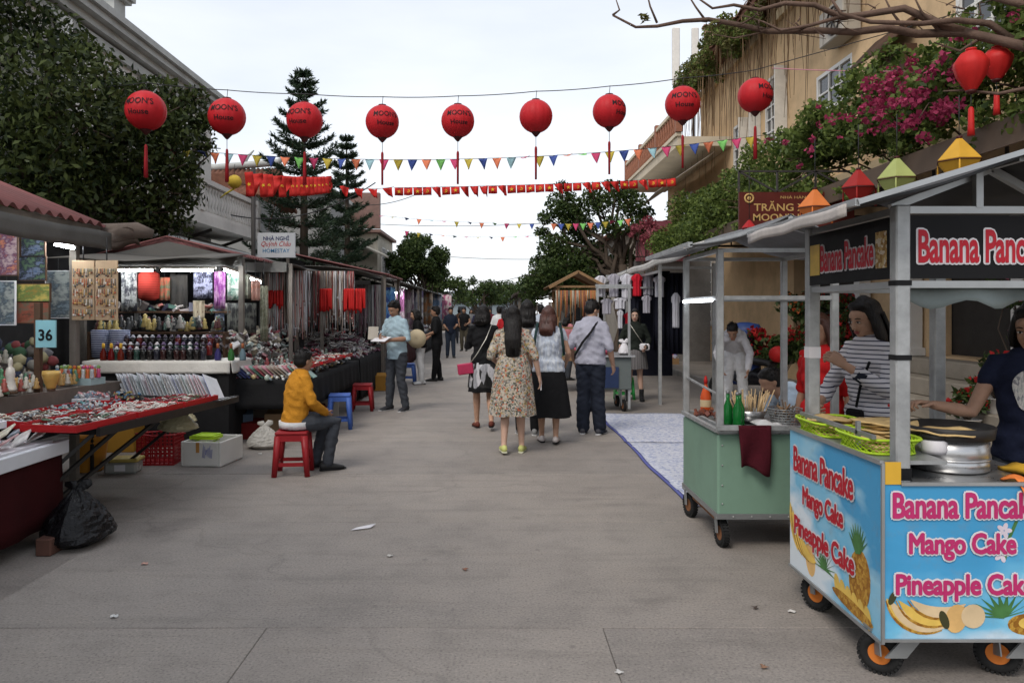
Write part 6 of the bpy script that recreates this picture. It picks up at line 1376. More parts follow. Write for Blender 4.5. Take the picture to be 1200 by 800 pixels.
# second stall: counter of bottles ------------------------------------------------
s2 = thing('market_stall', 'second souvenir stall with a small red gable roof over bottles', 'stall', (-4.0, 10, 0))
mb = MB(); mb.sheet(lambda u, v: (-4.15 + u * .95, 9.7 + v * 2.8, 2.5 - u * .24 + .014 * math.sin(v * 50 * math.pi)), 2, 150, .006); mb.sheet(lambda u, v: (-4.15 - u * .95, 9.7 + v * 2.8, 2.5 - u * .24 + .014 * math.sin(v * 50 * math.pi)), 2, 150, .006); mb.build('roof', m_redroof, s2, world=True)
MB().poly([(-.9, 0), (.9, 0), (0, .2)], V(-4.15, 9.75, 2.24), (1, 0, 0), (0, 0, 1), .02).build('gable_panel', M('grey_gable', (.14, .135, .125), .8, dirt=.3), s2, world=True)
MB().b2(-5.3, -3.15, 9.55, 9.62, 2.12, 2.24).build('fascia', m_greyroof, s2, world=True)
MB().sheet(lambda u, v: (-5.2 + u * 2.1, 8.6 + v * 1.0, 2.14 + .12 * v + .02 * math.sin(u * 9)), 10, 4, .01).build('awning_cloth', m_greyroof, s2, world=True)
for x, y in ((-3.2, 9.7), (-5.2, 9.7), (-3.2, 12.4), (-5.2, 12.4)): MB().b2(x - .03, x + .03, y - .03, y + .03, 0, 2.22).build('post', m_postw, s2, world=True)
MB().b2(-5.5, -3.1, 12.45, 12.5, 0, 2.3).b2(-5.55, -5.51, 8, 12.4, 0, 2.6).build('dark_backdrop', m_backdrop, s2, world=True)
tube_lamp((-4.95, 9.5, 2.06), (-4.2, 9.5, 2.06), 'lit tube along the front of the second stall, left half'); tube_lamp((-4.15, 9.5, 2.06), (-3.45, 9.5, 2.06), 'lit tube along the front of the second stall, right half'); tube_lamp((-3.3, 9.3, 2.06), (-3.35, 11.0, 1.97), 'lit tube running away beside the second stall')
ct = table('bottle_counter', 'high counter with white cloth carrying rows of dark bottles', -4.75, -3.05, 8.85, 9.55, .98, m_whitec, m_whitec, skirt=.84)
MB().b2(-.83, .83, -.34, -.33, .0, .83).b2(.82, .83, -.33, .33, 0, .83).build('black_skirt', m_blackc, ct)
for k, (za, ya) in enumerate(((1.03, 9.12), (1.11, 9.3))): tag(MB().b2(-4.55, -3.35, ya - .07, ya + .07, .982, za).build('bottle_riser', m_backdrop), ['low black riser under the middle row of bottles', 'high black riser under the back row of bottles'][k], 'riser')
b0 = thing('dark_bottle', '1st dark bottle from the left in the front row on the white counter', 'bottle', (0, 0, 0), 0, 'dark bottles on the white counter')
MB().lathe([(.03, 0), (.033, .008), (.03, .06), (.036, .1), (.03, .115), (.012, .125)], n=12).build('bottle_body', MO('lacquer', [(.015, .012, .012), (.03, .01, .01), (.02, .02, .03), (.12, .012, .012), (.02, .05, .04), (.012, .012, .012)], .2), b0)
MB().ball((0, 0, .14), (.02, .02, .018), 10, 6).lathe([(.03, .125), (.032, .13), (.02, .135)], n=12).build('cap', MO('cap_paint', [(.5, .48, .5), (.05, .04, .06), (.1, .06, .14), (.3, .3, .35)], .3), b0)
for row, (z, y, lb) in enumerate(((.984, 8.98, 'front'), (1.032, 9.12, 'middle'), (1.112, 9.3, 'back'))):
    for k in range(15):
        p = (-4.5 + k * .078 + .02 * row, y, z)
        if row == 0 and k == 0: b0.location = p
        else: dup(b0, p, None, '%s dark bottle from the left in the %s row on the white counter' % (nth(k + 1), lb))
for k, (px, py, c, lb) in enumerate(((108, 419, (.2, .02, .012), 'red bottle with yellow cap, left of the three'), (117.5, 419, (.22, .012, .012), 'red bottle with yellow cap, middle of the three'), (129, 420, (.2, .025, .012), 'red bottle with yellow cap, right of the three'), (246, 425, (.06, .05, .2), 'purple bottle beside the stacked dark bottles'), (262, 424, (.05, .2, .05), 'green jar with brown stopper on the counter end'), (276, 424, (.2, .3, .35), 'pale glass jar with brown stopper on the counter end'))):
    p = P(px, py, 8.7); p.z = .982; p.y = 8.95; t = thing('souvenir_bottle', lb, 'bottle', (p.x, 8.95, .982), 0, 'larger bottles on the counter'); t.scale = (.7,) * 3; c = tuple(q_ * .6 for q_ in c)
    MB().lathe([(.05, 0), (.055, .02), (.05, .12), (.02, .19), (.018, .22)], n=14).build('bottle_body', M('vial_%d' % px, c, .15, var=.2), t); MB().lathe([(.022, .2), (.024, .24), (.022, .28), (.01, .285)], n=10).build('cap', m_ylw if k < 3 else M('brown_stopper', (.3, .1, .04), .6), t)
st = thing('bowl_stack', 'stack of blue and white striped bowls behind the red bottles', 'bowls', (-4.7, 9.35, .982)); 
for k in range(3): MB().lathe([(.06, 0), (.1, .02), (.11, .34), (.1, .345)], (k * .12 - .1, .1 * (k % 2), 0), 18).build('bowl_column', MS('bowl_stripes', (.03, .04, .1), (.4, .42, .5), .022, .6), st)
# hanging cloths and bags of the second stall
hang = [(142, 318, 160, 365, [(.2, .22, .2), (.4, .4, .38), (.05, .05, .06)], 'grey woven pouch strip'), (163, 318, 186, 352, [(.28, .04, .02), (.35, .08, .04)], 'red lantern shaped cloth bag'), (186, 325, 199, 352, [(.3, .28, .25), (.1, .15, .08), (.4, .1, .06)], 'pale embroidered pouch'), (199, 322, 220, 388, [(.02, .02, .02), (.05, .045, .04)], 'black cloth bag'), (227, 316, 249, 350, [(.06, .06, .12), (.3, .3, .4), (.03, .03, .05)], 'navy patterned scarf'), (251, 318, 264, 362, [(.35, .08, .3), (.5, .3, .45), (.2, .04, .2)], 'pink and purple scarf'), (266, 318, 284, 352, [(.3, .35, .3), (.5, .5, .45), (.1, .2, .15)], 'pale green silk scarf'), (284, 322, 293, 350, [(.05, .05, .05), (.25, .25, .2)], 'dark silk scarf'), (294, 328, 305, 352, [(.4, .14, .08), (.5, .3, .25)], 'salmon paper pouch'), (226, 352, 240, 376, [(.45, .36, .26), (.5, .42, .3)], 'tan card of earrings'), (252, 356, 263, 390, [(.55, .55, .55), (.2, .25, .4)], 'white banner with blue lettering'), (158, 350, 165, 380, [(.55, .54, .52), (.5, .5, .5)], 'plain white tag board'), (305, 335, 314, 400, [(.4, .4, .32), (.15, .15, .1)], 'pale bead strip'), (266, 355, 300, 390, [(.06, .07, .06), (.15, .15, .13), (.03, .03, .03)], 'dark silk tie rack')]
for i, (x0, y0, x1, y1, pal, lb) in enumerate(hang):
    d = 9.75 + .05 * (i % 4); a = P(x0, y1, d); b = P(x1, y0, d); w, h = b.x - a.x, b.z - a.z
    t = thing('hanging_cloth', lb + ' hanging at the back of the bottle stall', 'cloth', (a.x, d, a.z))
    if 'lantern' in lb: MB().lathe([(w * .3, 0), (w * .5, h * .08), (w * .52, h * .5), (w * .5, h * .9), (w * .3, h)], (w / 2, 0, 0), 20).build('cloth', MS('red_pleats', (.3, .03, .02), (.2, .02, .015), .03, .7), t)
    else: MB().sheet(lambda u, v: (u * w, .012 * math.sin(u * 14 + i), h * (1 - v)), 16, 4, .006, off=(0, 1, 0)).build('cloth', MN('weave_%d' % i, pal, 26, .75, (1.8, 1, .3 if i % 2 else 1.0)), t)
    MB().tube([(w / 2, .003, h), (w / 2, .003, 2.2 - a.z)], .004, 4).build('hanger', m_wire, t)
for k, (z, pal, sh, s_, lb) in enumerate(((1.3, [(.1, .03, .03), (.3, .28, .25), (.03, .03, .03), (.4, .3, .1), (.06, .1, .08)], 'figure', .045, 'row of small lacquer figures on the shelf behind the dark bottles'), (1.56, [(.3, .1, .08), (.4, .36, .3), (.05, .05, .08), (.1, .2, .16), (.45, .4, .38)], 'box', .05, 'stacked small boxes on the upper shelf of the bottle stall'))):
    sh_o = thing('stall_shelf', ['lower plank shelf behind the dark bottles', 'upper plank shelf of the bottle stall'][k], 'shelf', (-4.2, 9.62 + .3 * k, z)); MB().box((0, 0, -.015), (1.7, .22, .025)).build('plank', m_woodd, sh_o); MB().box((-.84, 0, -.3), (.03, .2, .54)).build('bracket', m_woodd, sh_o); MB().box((.84, 0, -.3), (.03, .2, .54)).build('bracket', m_woodd, sh_o)
    pile('shelf_goods', lb, 'goods', (-4.2, 9.62 + .3 * k, z), (.8, .08, .06), 80, s_, pal, 160 + k, sh, .4, heap=False)
pile('folded_bags', 'heap of folded embroidered bags behind the number sign', 'bags', (-4.5, 7.0, .95), (.45, .4, .4), 110, .05, [(.05, .12, .06), (.3, .28, .25), (.03, .04, .08), (.25, .05, .05), (.4, .35, .2), (.2, .2, .22)], 171, 'ball', .8)
pile('straw_goods', 'straw baskets and fans piled in the dark of the nearest stall', 'baskets', (-5.1, 5.6, 1.1), (.4, .9, .5), 70, .09, [(.2, .13, .06), (.1, .06, .03), (.06, .07, .05), (.3, .2, .1)], 172, 'ring', .8)
# third stall: silver jewellery under bead curtains -------------------------------------
s3 = thing('market_stall', 'third stall under a grey tarpaulin hung with bead strings', 'stall', (-3.4, 13, 0))
MB().sheet(lambda u, v: (-4.9 + u * 1.9, 11.1 + v * 2.0, 2.24 + .1 * math.sin(math.pi * u) + .02 * math.sin(v * 7)), 10, 6, .012).build('roof', m_greyroof, s3, world=True)
MB().sheet(lambda u, v: (-4.2 + u * 1.9, 13.15 + v * 2.6, 2.26 + .08 * math.sin(math.pi * u)), 10, 6, .012).build('roof', m_greyroof, s3, world=True)
MB().b2(-4.9, -3.0, 11.05, 11.12, 2.12, 2.26).build('fascia', m_greyroof, s3, world=True)
for x, y in ((-2.95, 13.1), (-4.8, 13.1), (-2.3, 15.7), (-2.95, 11.1)): MB().b2(x - .025, x + .025, y - .025, y + .025, 0, 2.24).build('post', m_postw, s3, world=True)
MB().b2(-5.4, -5.36, 12.6, 16, 0, 2.4).b2(-5.3, -2.6, 16.0, 16.05, 0, 2.2).build('dark_backdrop', m_backdrop, s3, world=True)
def bead_curtain(x0, x1, d, ytop, ybot, n, pal, label, seed, red=()):
    a = P(x0, ybot, d); b = P(x1, ytop, d); t = thing('bead_curtain', label, 'bead curtain', (a.x, d, a.z)); w, h = b.x - a.x, b.z - a.z; q = random.Random(seed); mb = MB()
    for k in range(n):
        x = w * (k + .5) / n + q.uniform(-.3, .3) * w / n; y = q.uniform(-.1, .1); L = h * q.uniform(.6, 1.0); m = 6
        mb.tube([(x + q.uniform(-.006, .006), y, h - L * j / m) for j in range(m + 1)], [q.uniform(.005, .012) for _ in range(m + 1)], 5)
        if q.random() < .5: mb.ball((x, y, h - L), q.uniform(.01, .02), 6, 4)
        if q.random() < .35: mb.ball((x, y, h - L * q.uniform(.4, .8)), q.uniform(.01, .018), 6, 4)
    mb.build('bead_string', MC('beads_%d' % seed, pal, .4), t)['kind'] = 'stuff'
    MB().tube([(0, 0, h), (w, 0, h)], .012, 6).build('rail', m_postw, t)
    for (rx0, ry0, rx1, ry1) in red:
        c0 = P(rx0, ry1, d - .1) - Vector((a.x, d, a.z)); c1 = P(rx1, ry0, d - .1) - Vector((a.x, d, a.z)); g = MB()
        for k in range(12):
            x = c0.x + (c1.x - c0.x) * k / 11; g.lathe([(.012, c1.z), (.02, c1.z - .03), (.022, c0.z + .05), (.02, c0.z - q.uniform(-.06, .05))], (x, c0.y + q.uniform(-.04, .04), 0), 7)
        g.build('red_tassel', m_silk2, t)
pal_b = [(.45, .43, .4), (.6, .58, .55), (.2, .14, .1), (.3, .06, .06), (.4, .32, .27), (.5, .5, .52), (.1, .1, .1), (.5, .28, .25)]
bead_curtain(305, 362, 12.2, 317, 398, 130, pal_b, 'bead string curtain with one red tassel bunch at the silver stall', 71, ((313, 340, 331, 359),))
bead_curtain(362, 415, 13.2, 318, 392, 130, pal_b, 'bead string curtain with two red tassel bunches at the silver stall', 72, ((376, 338, 388, 362), (404, 338, 427, 364)))
bead_curtain(416, 446, 15.6, 334, 398, 90, [(.4, .4, .4), (.5, .48, .45), (.2, .2, .2), (.3, .15, .2), (.3, .35, .4)], 'grey bead string curtain beyond the red tassels', 73)
table('silver_table', 'black clothed table of silver trinkets behind the seated man', -3.75, -2.25, 9.1, 12.6, .75, m_blackc, m_blackc, skirt=.4)
pile('silver_trinkets', 'mass of silver trinkets spread over the black table', 'trinkets', (-3.0, 10.7, .752), (.68, 1.65, .07), 700, .024, [(.5, .5, .48), (.4, .42, .42), (.6, .6, .58), (.15, .15, .15), (.3, .35, .3), (.2, .25, .28), (.5, .4, .2)], 81, 'ball', .3, heap=False)
pile('silver_figures', 'small cast figures standing behind the silver trinkets', 'figurines', (-3.2, 11.2, .76), (.5, 1.3, .05), 150, .042, [(.35, .35, .33), (.1, .1, .1), (.4, .08, .08), (.5, .48, .4), (.2, .06, .05), (.12, .16, .12)], 82, 'figure', .35, heap=False)
pile('bead_heap', 'heap of dark red beads on the silver table', 'beads', (-2.9, 11.9, .76), (.3, .3, .22), 160, .026, [(.15, .012, .02), (.22, .03, .04), (.08, .01, .02)], 83, 'ball', .25)
pile('heaped_souvenirs', 'tall heap of pale souvenirs at the back of the silver table', 'souvenirs', (-3.45, 10.9, .8), (.3, 1.5, .5), 320, .04, [(.5, .48, .45), (.35, .33, .3), (.2, .05, .06), (.12, .1, .1), (.45, .4, .3), (.25, .3, .28), (.55, .53, .52)], 190, 'box', .5, heap=False)
pile('pale_necklaces', 'pale necklaces massed over the dark jewellery table', 'necklaces', (-3.1, 14.6, .85), (.55, 1.1, .4), 260, .035, [(.5, .48, .46), (.4, .4, .42), (.15, .05, .08), (.3, .28, .26)], 191, 'ring', .4)
mg0 = None
for k in range(30):
    p = (-3.7 + k * .05, 9.2 + .002 * k, .76)
    o = MB().box((0, 0, .0), (.008, .2, .22), 0, (0, R(-50), 0)).build('magazine', bk_m) if mg0 is None else mg0.copy()
    if mg0 is None: mg0 = o
    else: COL.objects.link(o)
    o.location = (p[0], p[1], .83); tag(o, 'thin booklet, %s from the left in the row fronting the silver table' % nth(k + 1), 'booklet', 'booklets along the silver table')
for k, (x, y) in enumerate(((-2.45, 9.55), (-2.45, 10.3), (-2.45, 11.05), (-2.45, 11.8))):
    t = thing('red_tray', ['red tray nearest the seated man on the silver table', 'second red tray from the seated man on the silver table', 'third red tray from the seated man on the silver table', 'farthest red tray on the silver table'][k], 'tray', (x, y, .86), 0, 'red trays on the silver table')
    MB().b2(-.21, .21, -.3, .3, 0, .006).b2(.2, .21, -.3, .3, .006, .04).b2(-.21, .2, -.3, -.29, .006, .04).build('tray_body', m_tray, t); pile('ring', None, None, (0, 0, .012), (.19, .27, .03), 90, .014, jew, 90 + k, 'ring', .35, 'stuff', None, t, heap=False)
for k, (x0, x1, y0, y1, lb, mm) in enumerate(((-3.7, -2.35, 13.3, 16.0, 'table of dark jewellery beside the man in the light blue shirt', m_blackc), (-4.0, -2.5, 17.5, 24, 'long table beyond the bead curtains', m_maroonc), (-4.2, -2.6, 25, 36, 'far long table along the left side', m_blackc))):
    table('market_table', lb, x0, x1, y0, y1, .74, m_blackc, mm)
    pile('trinket_spread', ['dark jewellery spread on the table by the man in light blue', 'mixed goods on the long table beyond the bead curtains', 'far goods on the last long table'][k], 'trinkets', ((x0 + x1) / 2, (y0 + y1) / 2, .745), ((x1 - x0) * .48, (y1 - y0) * .48, (.22, .25, .3)[k]), (420, 420, 420)[k], (.035, .05, .07)[k], [[(.12, .1, .12), (.2, .08, .13), (.45, .45, .45), (.6, .58, .56), (.15, .03, .04), (.5, .46, .42)], [(.3, .1, .1), (.4, .4, .42), (.1, .15, .25), (.5, .45, .4), (.08, .06, .06)], [(.3, .1, .1), (.4, .4, .42), (.1, .15, .25), (.5, .45, .4), (.08, .06, .06)]][k], 100 + k, 'box', .5)
# farther roofs and textile walls
for k, (x0, x1, y0, y1, z, mm, lb) in enumerate(((-4.6, -2.3, 16.6, 19.2, 2.35, m_redroof, 'dusty red stall roof beyond the bead curtains'), (-4.8, -2.5, 20, 27, 2.35, m_greyroof, 'grey stall roof over the blue textiles'), (-5, -2.7, 28, 40, 2.4, m_greyroof, 'far grey stall roof at the left of the crowd'), (-5, -3, 42, 56, 2.4, m_redroof, 'farthest stall roof on the left'))):
    t = thing('stall_roof', lb, 'stall', ((x0 + x1) / 2, y0, 0)); MB().sheet(lambda u, v: (x0 + (x1 - x0) * u, y0 + (y1 - y0) * v, z + .5 * (1 - u) + .02 * math.sin(v * 60)), 4, 60, .012).build('roof', mm, t, world=True)
    for x in (x0 + .1, x1 - .1):
        for y in (y0 + .1, y1 - .1): MB().b2(x - .03, x + .03, y - .03, y + .03, 0, z + (.48 if x < -4 else .0)).build('post', m_postw, t, world=True)
    MB().b2(x0 - .04, x0, y0, y1, 0, z + .4).build('dark_backdrop', m_backdrop, t, world=True)
tx = [([(.1, .25, .5), (.2, .4, .6), (.4, .5, .6), (.05, .1, .3)], 'blue'), ([(.4, .15, .3), (.5, .4, .45), (.25, .1, .3)], 'pink and mauve'), ([(.5, .45, .45), (.3, .2, .25), (.4, .3, .35)], 'pale rose'), ([(.3, .3, .35), (.5, .5, .5), (.15, .12, .2)], 'grey'), ([(.4, .2, .1), (.3, .25, .2), (.5, .4, .3)], 'orange brown'), ([(.2, .3, .45), (.5, .5, .55)], 'light blue'), ([(.35, .12, .2), (.5, .4, .4)], 'rose red')]
for k, (pal, nm) in enumerate(tx):
    y0 = 17.2 + k * 3.1 + (k * k) * .25; d = y0; a = P(447 + k * 11, 392 - k * 3, d); b = P(463 + k * 11, 336 + k * 1.5, d)
    t = thing('hanging_textiles', nm + ' textile panel hung at the stall front down the left side', 'textile', (a.x, d, a.z)); w, h = b.x - a.x, b.z - a.z
    MB().sheet(lambda u, v: (u * w, .02 * math.sin(u * 16 + k), h * (1 - v)), 16, 3, .01, off=(0, 1, 0)).build('cloth', MP('textile_%d' % k, pal, 9, .8, stretch=(1, 1, .7)), t)
    MB().tube([(0, 0, h), (w, 0, h)], .015, 6).build('rail', m_postw, t); MB().tube([(0, .02, -a.z), (0, .02, h)], .02, 6).build('post', m_postw, t)
tube_lamp(P(458, 341, 19), P(470, 345, 22), 'lit tube over the blue textiles down the left side')
# stools
def stool(loc, mat, h, w, label, rz=0):
    t = thing('plastic_stool', label, 'stool', loc, rz, 'plastic stools'); MB().box((0, 0, h - .015), (w, w, .03)).build('seat', mat, t, bevel=.012, seg=2); s = w * .5
    MB().box((0, -s * .9, h - .06), (w * .9, .012, .06)).box((0, s * .9, h - .06), (w * .9, .012, .06)).box((-s * .9, 0, h - .06), (.012, w * .9, .06)).box((s * .9, 0, h - .06), (.012, w * .9, .06)).build('apron', mat, t)
    for sx in (-1, 1):
        for sy in (-1, 1):
            a = Vector((sx * s * .8, sy * s * .8, h - .04)); b = Vector((sx * s * 1.02, sy * s * 1.02, 0)); MB().tube([a, b], [(.036, .03), (.026, .022)], 8).build('leg', mat, t)
    for sy in (-1, 1): MB().box((0, sy * s * .92, h * .27), (w * .86, .014, .035)).build('stretcher', mat, t)
    for sx in (-1, 1): MB().box((sx * s * .92, 0, h * .27), (.014, w * .86, .035)).build('stretcher', mat, t)
    return t
m_rst = M('red_stool_plastic', (.26, .012, .016), .4, var=.12, dirt=.15); m_bst = M('blue_stool_plastic', (.06, .13, .42), .4, var=.12)
stool((-1.93, 7.35, 0), m_rst, .42, .3, 'red plastic stool under the man in the mustard sweater', .1); stool(tuple(G(423, 482) + V(0, .15, 0)), m_rst, .42, .3, 'empty red plastic stool beside the man in light blue', .1); stool((-2.06, 10.2, 0), m_bst, .46, .28, 'blue plastic stool behind the seated man', .15)
stool(tuple(G(478, 448)), m_bst, .42, .3, 'blue plastic stool behind the man in the light blue shirt', 0)
# ================================================================ RIGHT SIDE BEHIND THE CARTS
m_cotton_w = M('white_cotton', (.55, .55, .6), .9, var=.08, bump=.3, bscale=10); m_cotton_g = M('grey_cotton', (.36, .35, .4), .9, var=.1, bump=.3, bscale=10); m_cotton_r = M('red_cotton', (.5, .015, .03), .9, var=.1, bump=.3, bscale=10); m_cotton_k = M('black_cotton', (.012, .013, .022), .9, var=.3, bump=.3, bscale=10)
# tarpaulin over the clothes stall
cs = thing('clothes_stall', 'clothes stall under a pale edged tarpaulin behind the carts', 'stall', (3.6, 14, 0))
MB().sheet(lambda u, v: (2.72 + u * 1.0, 9.9 + v * 9.6, 2.45 - .1 * v + u * .3 + .05 * math.sin(v * 9) * math.sin(math.pi * u) + .012 * math.sin(v * 130)), 8, 100, .012).build('roof', m_tarpg, cs, world=True)
MB().sheet(lambda u, v: (2.7 - .01 * math.sin(u * 30), 9.9 + u * 9.6, 2.46 - .1 * u - v * .12 + .015 * math.sin(u * 26)), 40, 3, .008, off=(-1, 0, 0)).build('valance', M('pale_vinyl', (.5, .49, .46), .6, dirt=.35, coords='World'), cs, world=True)
for x, y in ((2.75, 12.8), (2.75, 19.3), (3.65, 12.8), (2.75, 16)): MB().b2(x - .025, x + .025, y - .025, y + .025, 0, 2.36).build('post', m_galv, cs, world=True)
MB().b2(2.75, 3.7, 12.78, 12.82, 2.26, 2.3).b2(2.1, 3.2, 14.5, 14.54, 2.2, 2.24).b2(2.73, 2.77, 12.8, 19.3, 2.2, 2.24).build('rail', m_galv, cs, world=True)
MB().b2(3.0, 4.3, 18.6, 18.65, 0, 2.3).build('dark_backdrop', m_cotton_k, cs, world=True)
def shirt(px0, py0, px1, py1, d, mat, label, seed):
    """a short-sleeved shirt on a hanger"""
    a = P(px0, py1, d); b = P(px1, py0, d); w, h = b.x - a.x, b.z - a.z; t = thing('hanging_shirt', label, 'shirt', ((a.x + b.x) / 2, d, a.z)); q = random.Random(seed)
    def fn(u, v):
        s = 1.0 if v < .3 else .74; s = .35 + .65 * min(1, v / .12) if v < .12 else s
        return ((u - .5) * w * s, (.035 * math.sin(u * 3.14) + .012 * math.sin(u * 17 + seed)) * -1, h * (1 - v) - (.0 if v > .02 else 0))
    MB().sheet(fn, 14, 16, .03, off=(0, 1, 0)).build('shirt_body', mat, t)
    MB().tube([(-w * .3, .01, h * .97), (0, .01, h + .03), (w * .3, .01, h * .97)], .005, 5).tube([(0, .01, h + .03), (.0, .01, h + .12)], .004, 5).build('hanger', m_wire, t)
for i, (x0, y0, x1, y1, d, mm, lb) in enumerate(((712, 321, 727, 348, 14.4, m_cotton_g, 'grey shirt hanging first in the top row'), (726.5, 321, 742, 350, 14.35, m_cotton_w, 'white shirt hanging left of the red one'), (740, 321, 753, 347, 14.3, m_cotton_r, 'red shirt hanging in the top row'), (752, 321, 767, 346, 14.35, m_cotton_g, 'grey shirt hanging right of the red one'), (719, 349, 734, 362, 14.3, m_cotton_w, 'white shirt hanging in the lower row'), (735, 349, 751, 364, 14.4, m_cotton_k, 'black shirt hanging in the lower row'), (752, 346, 764, 367, 14.3, m_cotton_g, 'grey shirt hanging below the grey one'), (723, 363, 731, 385, 14.3, m_cotton_w, 'white shirt hanging lowest'), (731, 366, 745, 388, 14.45, m_cotton_r, 'dark red shirt hanging behind the girl'), (787, 343, 797, 384, 13.0, m_cotton_w, 'white shirt hanging by the cart post'), (697, 323, 711, 348, 14.6, m_cotton_w, 'white shirt hanging at the street end of the top row'), (704, 350, 718, 368, 14.5, m_cotton_g, 'grey shirt hanging at the street end of the lower row'), (766, 323, 780, 348, 13.9, m_cotton_w, 'white shirt hanging in front of the navy cloth'))): shirt(x0, y0, x1, y1, d, mm, lb, i)
for (x0, y0, x1, y1, d, lb) in ((766, 318, 785, 410, 14.2, 'long dark navy cloth hanging beside the shirts'), (784, 320, 800, 415, 13.6, 'black cloth hanging behind the green cart')):
    a = P(x0, y1, d); b = P(x1, y0, d); w, h = b.x - a.x, b.z - a.z; t = thing('hanging_cloth', lb, 'cloth', (a.x, d, a.z)); MB().sheet(lambda u, v: (u * w, .03 * math.sin(u * 18), h * (1 - v)), 20, 3, .01, off=(0, 1, 0)).build('cloth', m_cotton_k, t); MB().tube([(0, 0, h), (w, 0, h)], .01, 6).build('rail', m_wire, t)
# wooden barrow with a gable frame
m_wood = M('raw_timber', (.25, .15, .075), .75, var=.25, scale=8, stretch=(1, 1, .2)); wb = thing('wooden_barrow', 'wooden framed barrow with a small gable roof behind the walkers', 'barrow', (1.55, 15.2, 0))
for x in (1.2, 1.95):
    for y in (14.6, 15.8): MB().b2(x - .025, x + .025, y - .025, y + .025, .2, 2.0).build('post', m_wood, wb, world=True)
MB().b2(1.1, 2.15, 14.5, 15.9, .62, .68).build('deck', m_wood, wb, world=True); MB().b2(1.1, 2.15, 14.48, 14.52, 1.22, 1.26).b2(1.1, 2.15, 14.48, 14.52, 2.0, 2.04).b2(1.18, 1.22, 14.5, 15.9, 1.96, 2.0).b2(1.93, 1.97, 14.5, 15.9, 1.96, 2.0).build('rail', m_wood, wb, world=True)
MB().bar((1.02, 14.45, 2.0), (1.57, 14.45, 2.3), .05).bar((2.12, 14.45, 2.0), (1.57, 14.45, 2.3), .05).build('gable_frame', m_wood, wb, world=True); MB().bar((1.02, 15.9, 2.0), (1.57, 15.9, 2.3), .05).bar((2.12, 15.9, 2.0), (1.57, 15.9, 2.3), .05).build('gable_frame', m_wood, wb, world=True)
mb = MB(); gable(mb, 1.0, 2.15, 1.57, 14.5, 15.95, 2.03, 2.33, .015, 4, .0); mb.build('roof', m_wood, wb, world=True)
MB().b2(1.9, 3.0, 14.3, 14.33, 1.98, 2.01).build('side_pole', m_galv, wb, world=True)
mb = MB(); q = random.Random(5)
for k in range(44):
    x = 1.15 + k * .018; L = q.uniform(.2, .6); mb.tube([(x, 14.45, 1.95), (x + q.uniform(-.01, .01), 14.44, 1.95 - L)], .008, 5)
mb.build('hung_trinket', MC('barrow_trinkets', [(.4, .2, .06), (.3, .1, .05), (.5, .45, .35), (.1, .1, .08), (.45, .15, .05)], .6), wb, world=True)['kind'] = 'stuff'
for (x, y) in ((1.25, 14.7), (1.9, 14.7), (1.25, 15.7), (1.9, 15.7)): wheel(wb, (x, y, .1), .1, .05, m_rust, 0, .14)
pile('barrow_goods', 'mixed small goods on the wooden barrow', 'goods', (1.62, 15.1, .69), (.45, .55, .25), 160, .04, [(.5, .1, .15), (.4, .3, .2), (.1, .2, .4), (.5, .5, .5), (.1, .3, .12)], 131, 'box')
# snack cart behind the man in the grey shirt
kc = thing('snack_cart', 'pale metal snack cart in front of the man in the grey shirt', 'food cart', (1.9, 12.2, 0))
MB().b2(1.55, 2.1, 11.8, 12.7, .35, .85).build('body', M('pale_steel_cart', (.13, .15, .145), .5, dirt=.4), kc, bevel=.01, world=True); MB().b2(1.5, 2.15, 11.75, 12.75, .852, .88).build('deck', m_steel, kc, world=True)
for x in (1.58, 2.07):
    for y in (11.85, 12.65): MB().b2(x - .018, x + .018, y - .018, y + .018, .05, 1.95 if y < 12 else .34).build('post', m_galv, kc, world=True)
MB().b2(1.55, 2.1, 11.83, 11.87, 1.93, 1.97).build('rail', m_galv, kc, world=True); MB().b2(1.56, 1.9, 11.78, 11.795, .38, .7).build('blue_panel', M('blue_paint', (.02, .035, .09), .5), kc, world=True)
for (x, y) in ((1.62, 11.95), (2.0, 11.95), (1.62, 12.6), (2.0, 12.6)): wheel(kc, (x, y, .09), .09, .045, m_rust, .2, .3)
soft_bag((1.7, 12.0, .88), .12, .12, .28, 'pink plastic bag on the snack cart', M('pink_bag', (.6, .1, .16), .4, bump=.4, bscale=8), 21); soft_bag((2.0, 11.9, .88), .1, .1, .2, 'white paper bag on the snack cart', m_swhite, 22)
stool(tuple(G(735, 470) + V(0, .3, 0)), M('green_stool_plastic', (.04, .35, .08), .4), .4, .26, 'green plastic stool by the girl in the grey skirt', .2)
# ground mats
m_mat = MP('mat_print', [(.46, .48, .57), (.56, .57, .62), (.34, .37, .5), (.54, .55, .6)], 34, .8, coords='World')
for (y0, y1, lb) in ((6.1, 9.08, 'blue and white printed mat lying nearest the green cart'), (9.1, 11.65, 'blue and white printed mat lying toward the walkers')):
    t = thing('ground_mat', lb, 'mat', (2.3, (y0 + y1) / 2, .004)); MB().sheet(lambda u, v: (1.56 + u * 1.5 + .012 * math.sin(v * 9), y0 + (y1 - y0) * v, .012 + .004 * math.sin(u * 11 + v * 8)), 14, 20, .008).build('mat_sheet', m_mat, t, world=True)
    MB().sheet(lambda u, v: (1.535 + u * .035 + .012 * math.sin(v * 9), y0 + (y1 - y0) * v, .0165 + .002 * math.sin(v * 20)), 2, 20, .012).build('border', M('mat_border', (.1, .11, .3), .8), t, world=True)
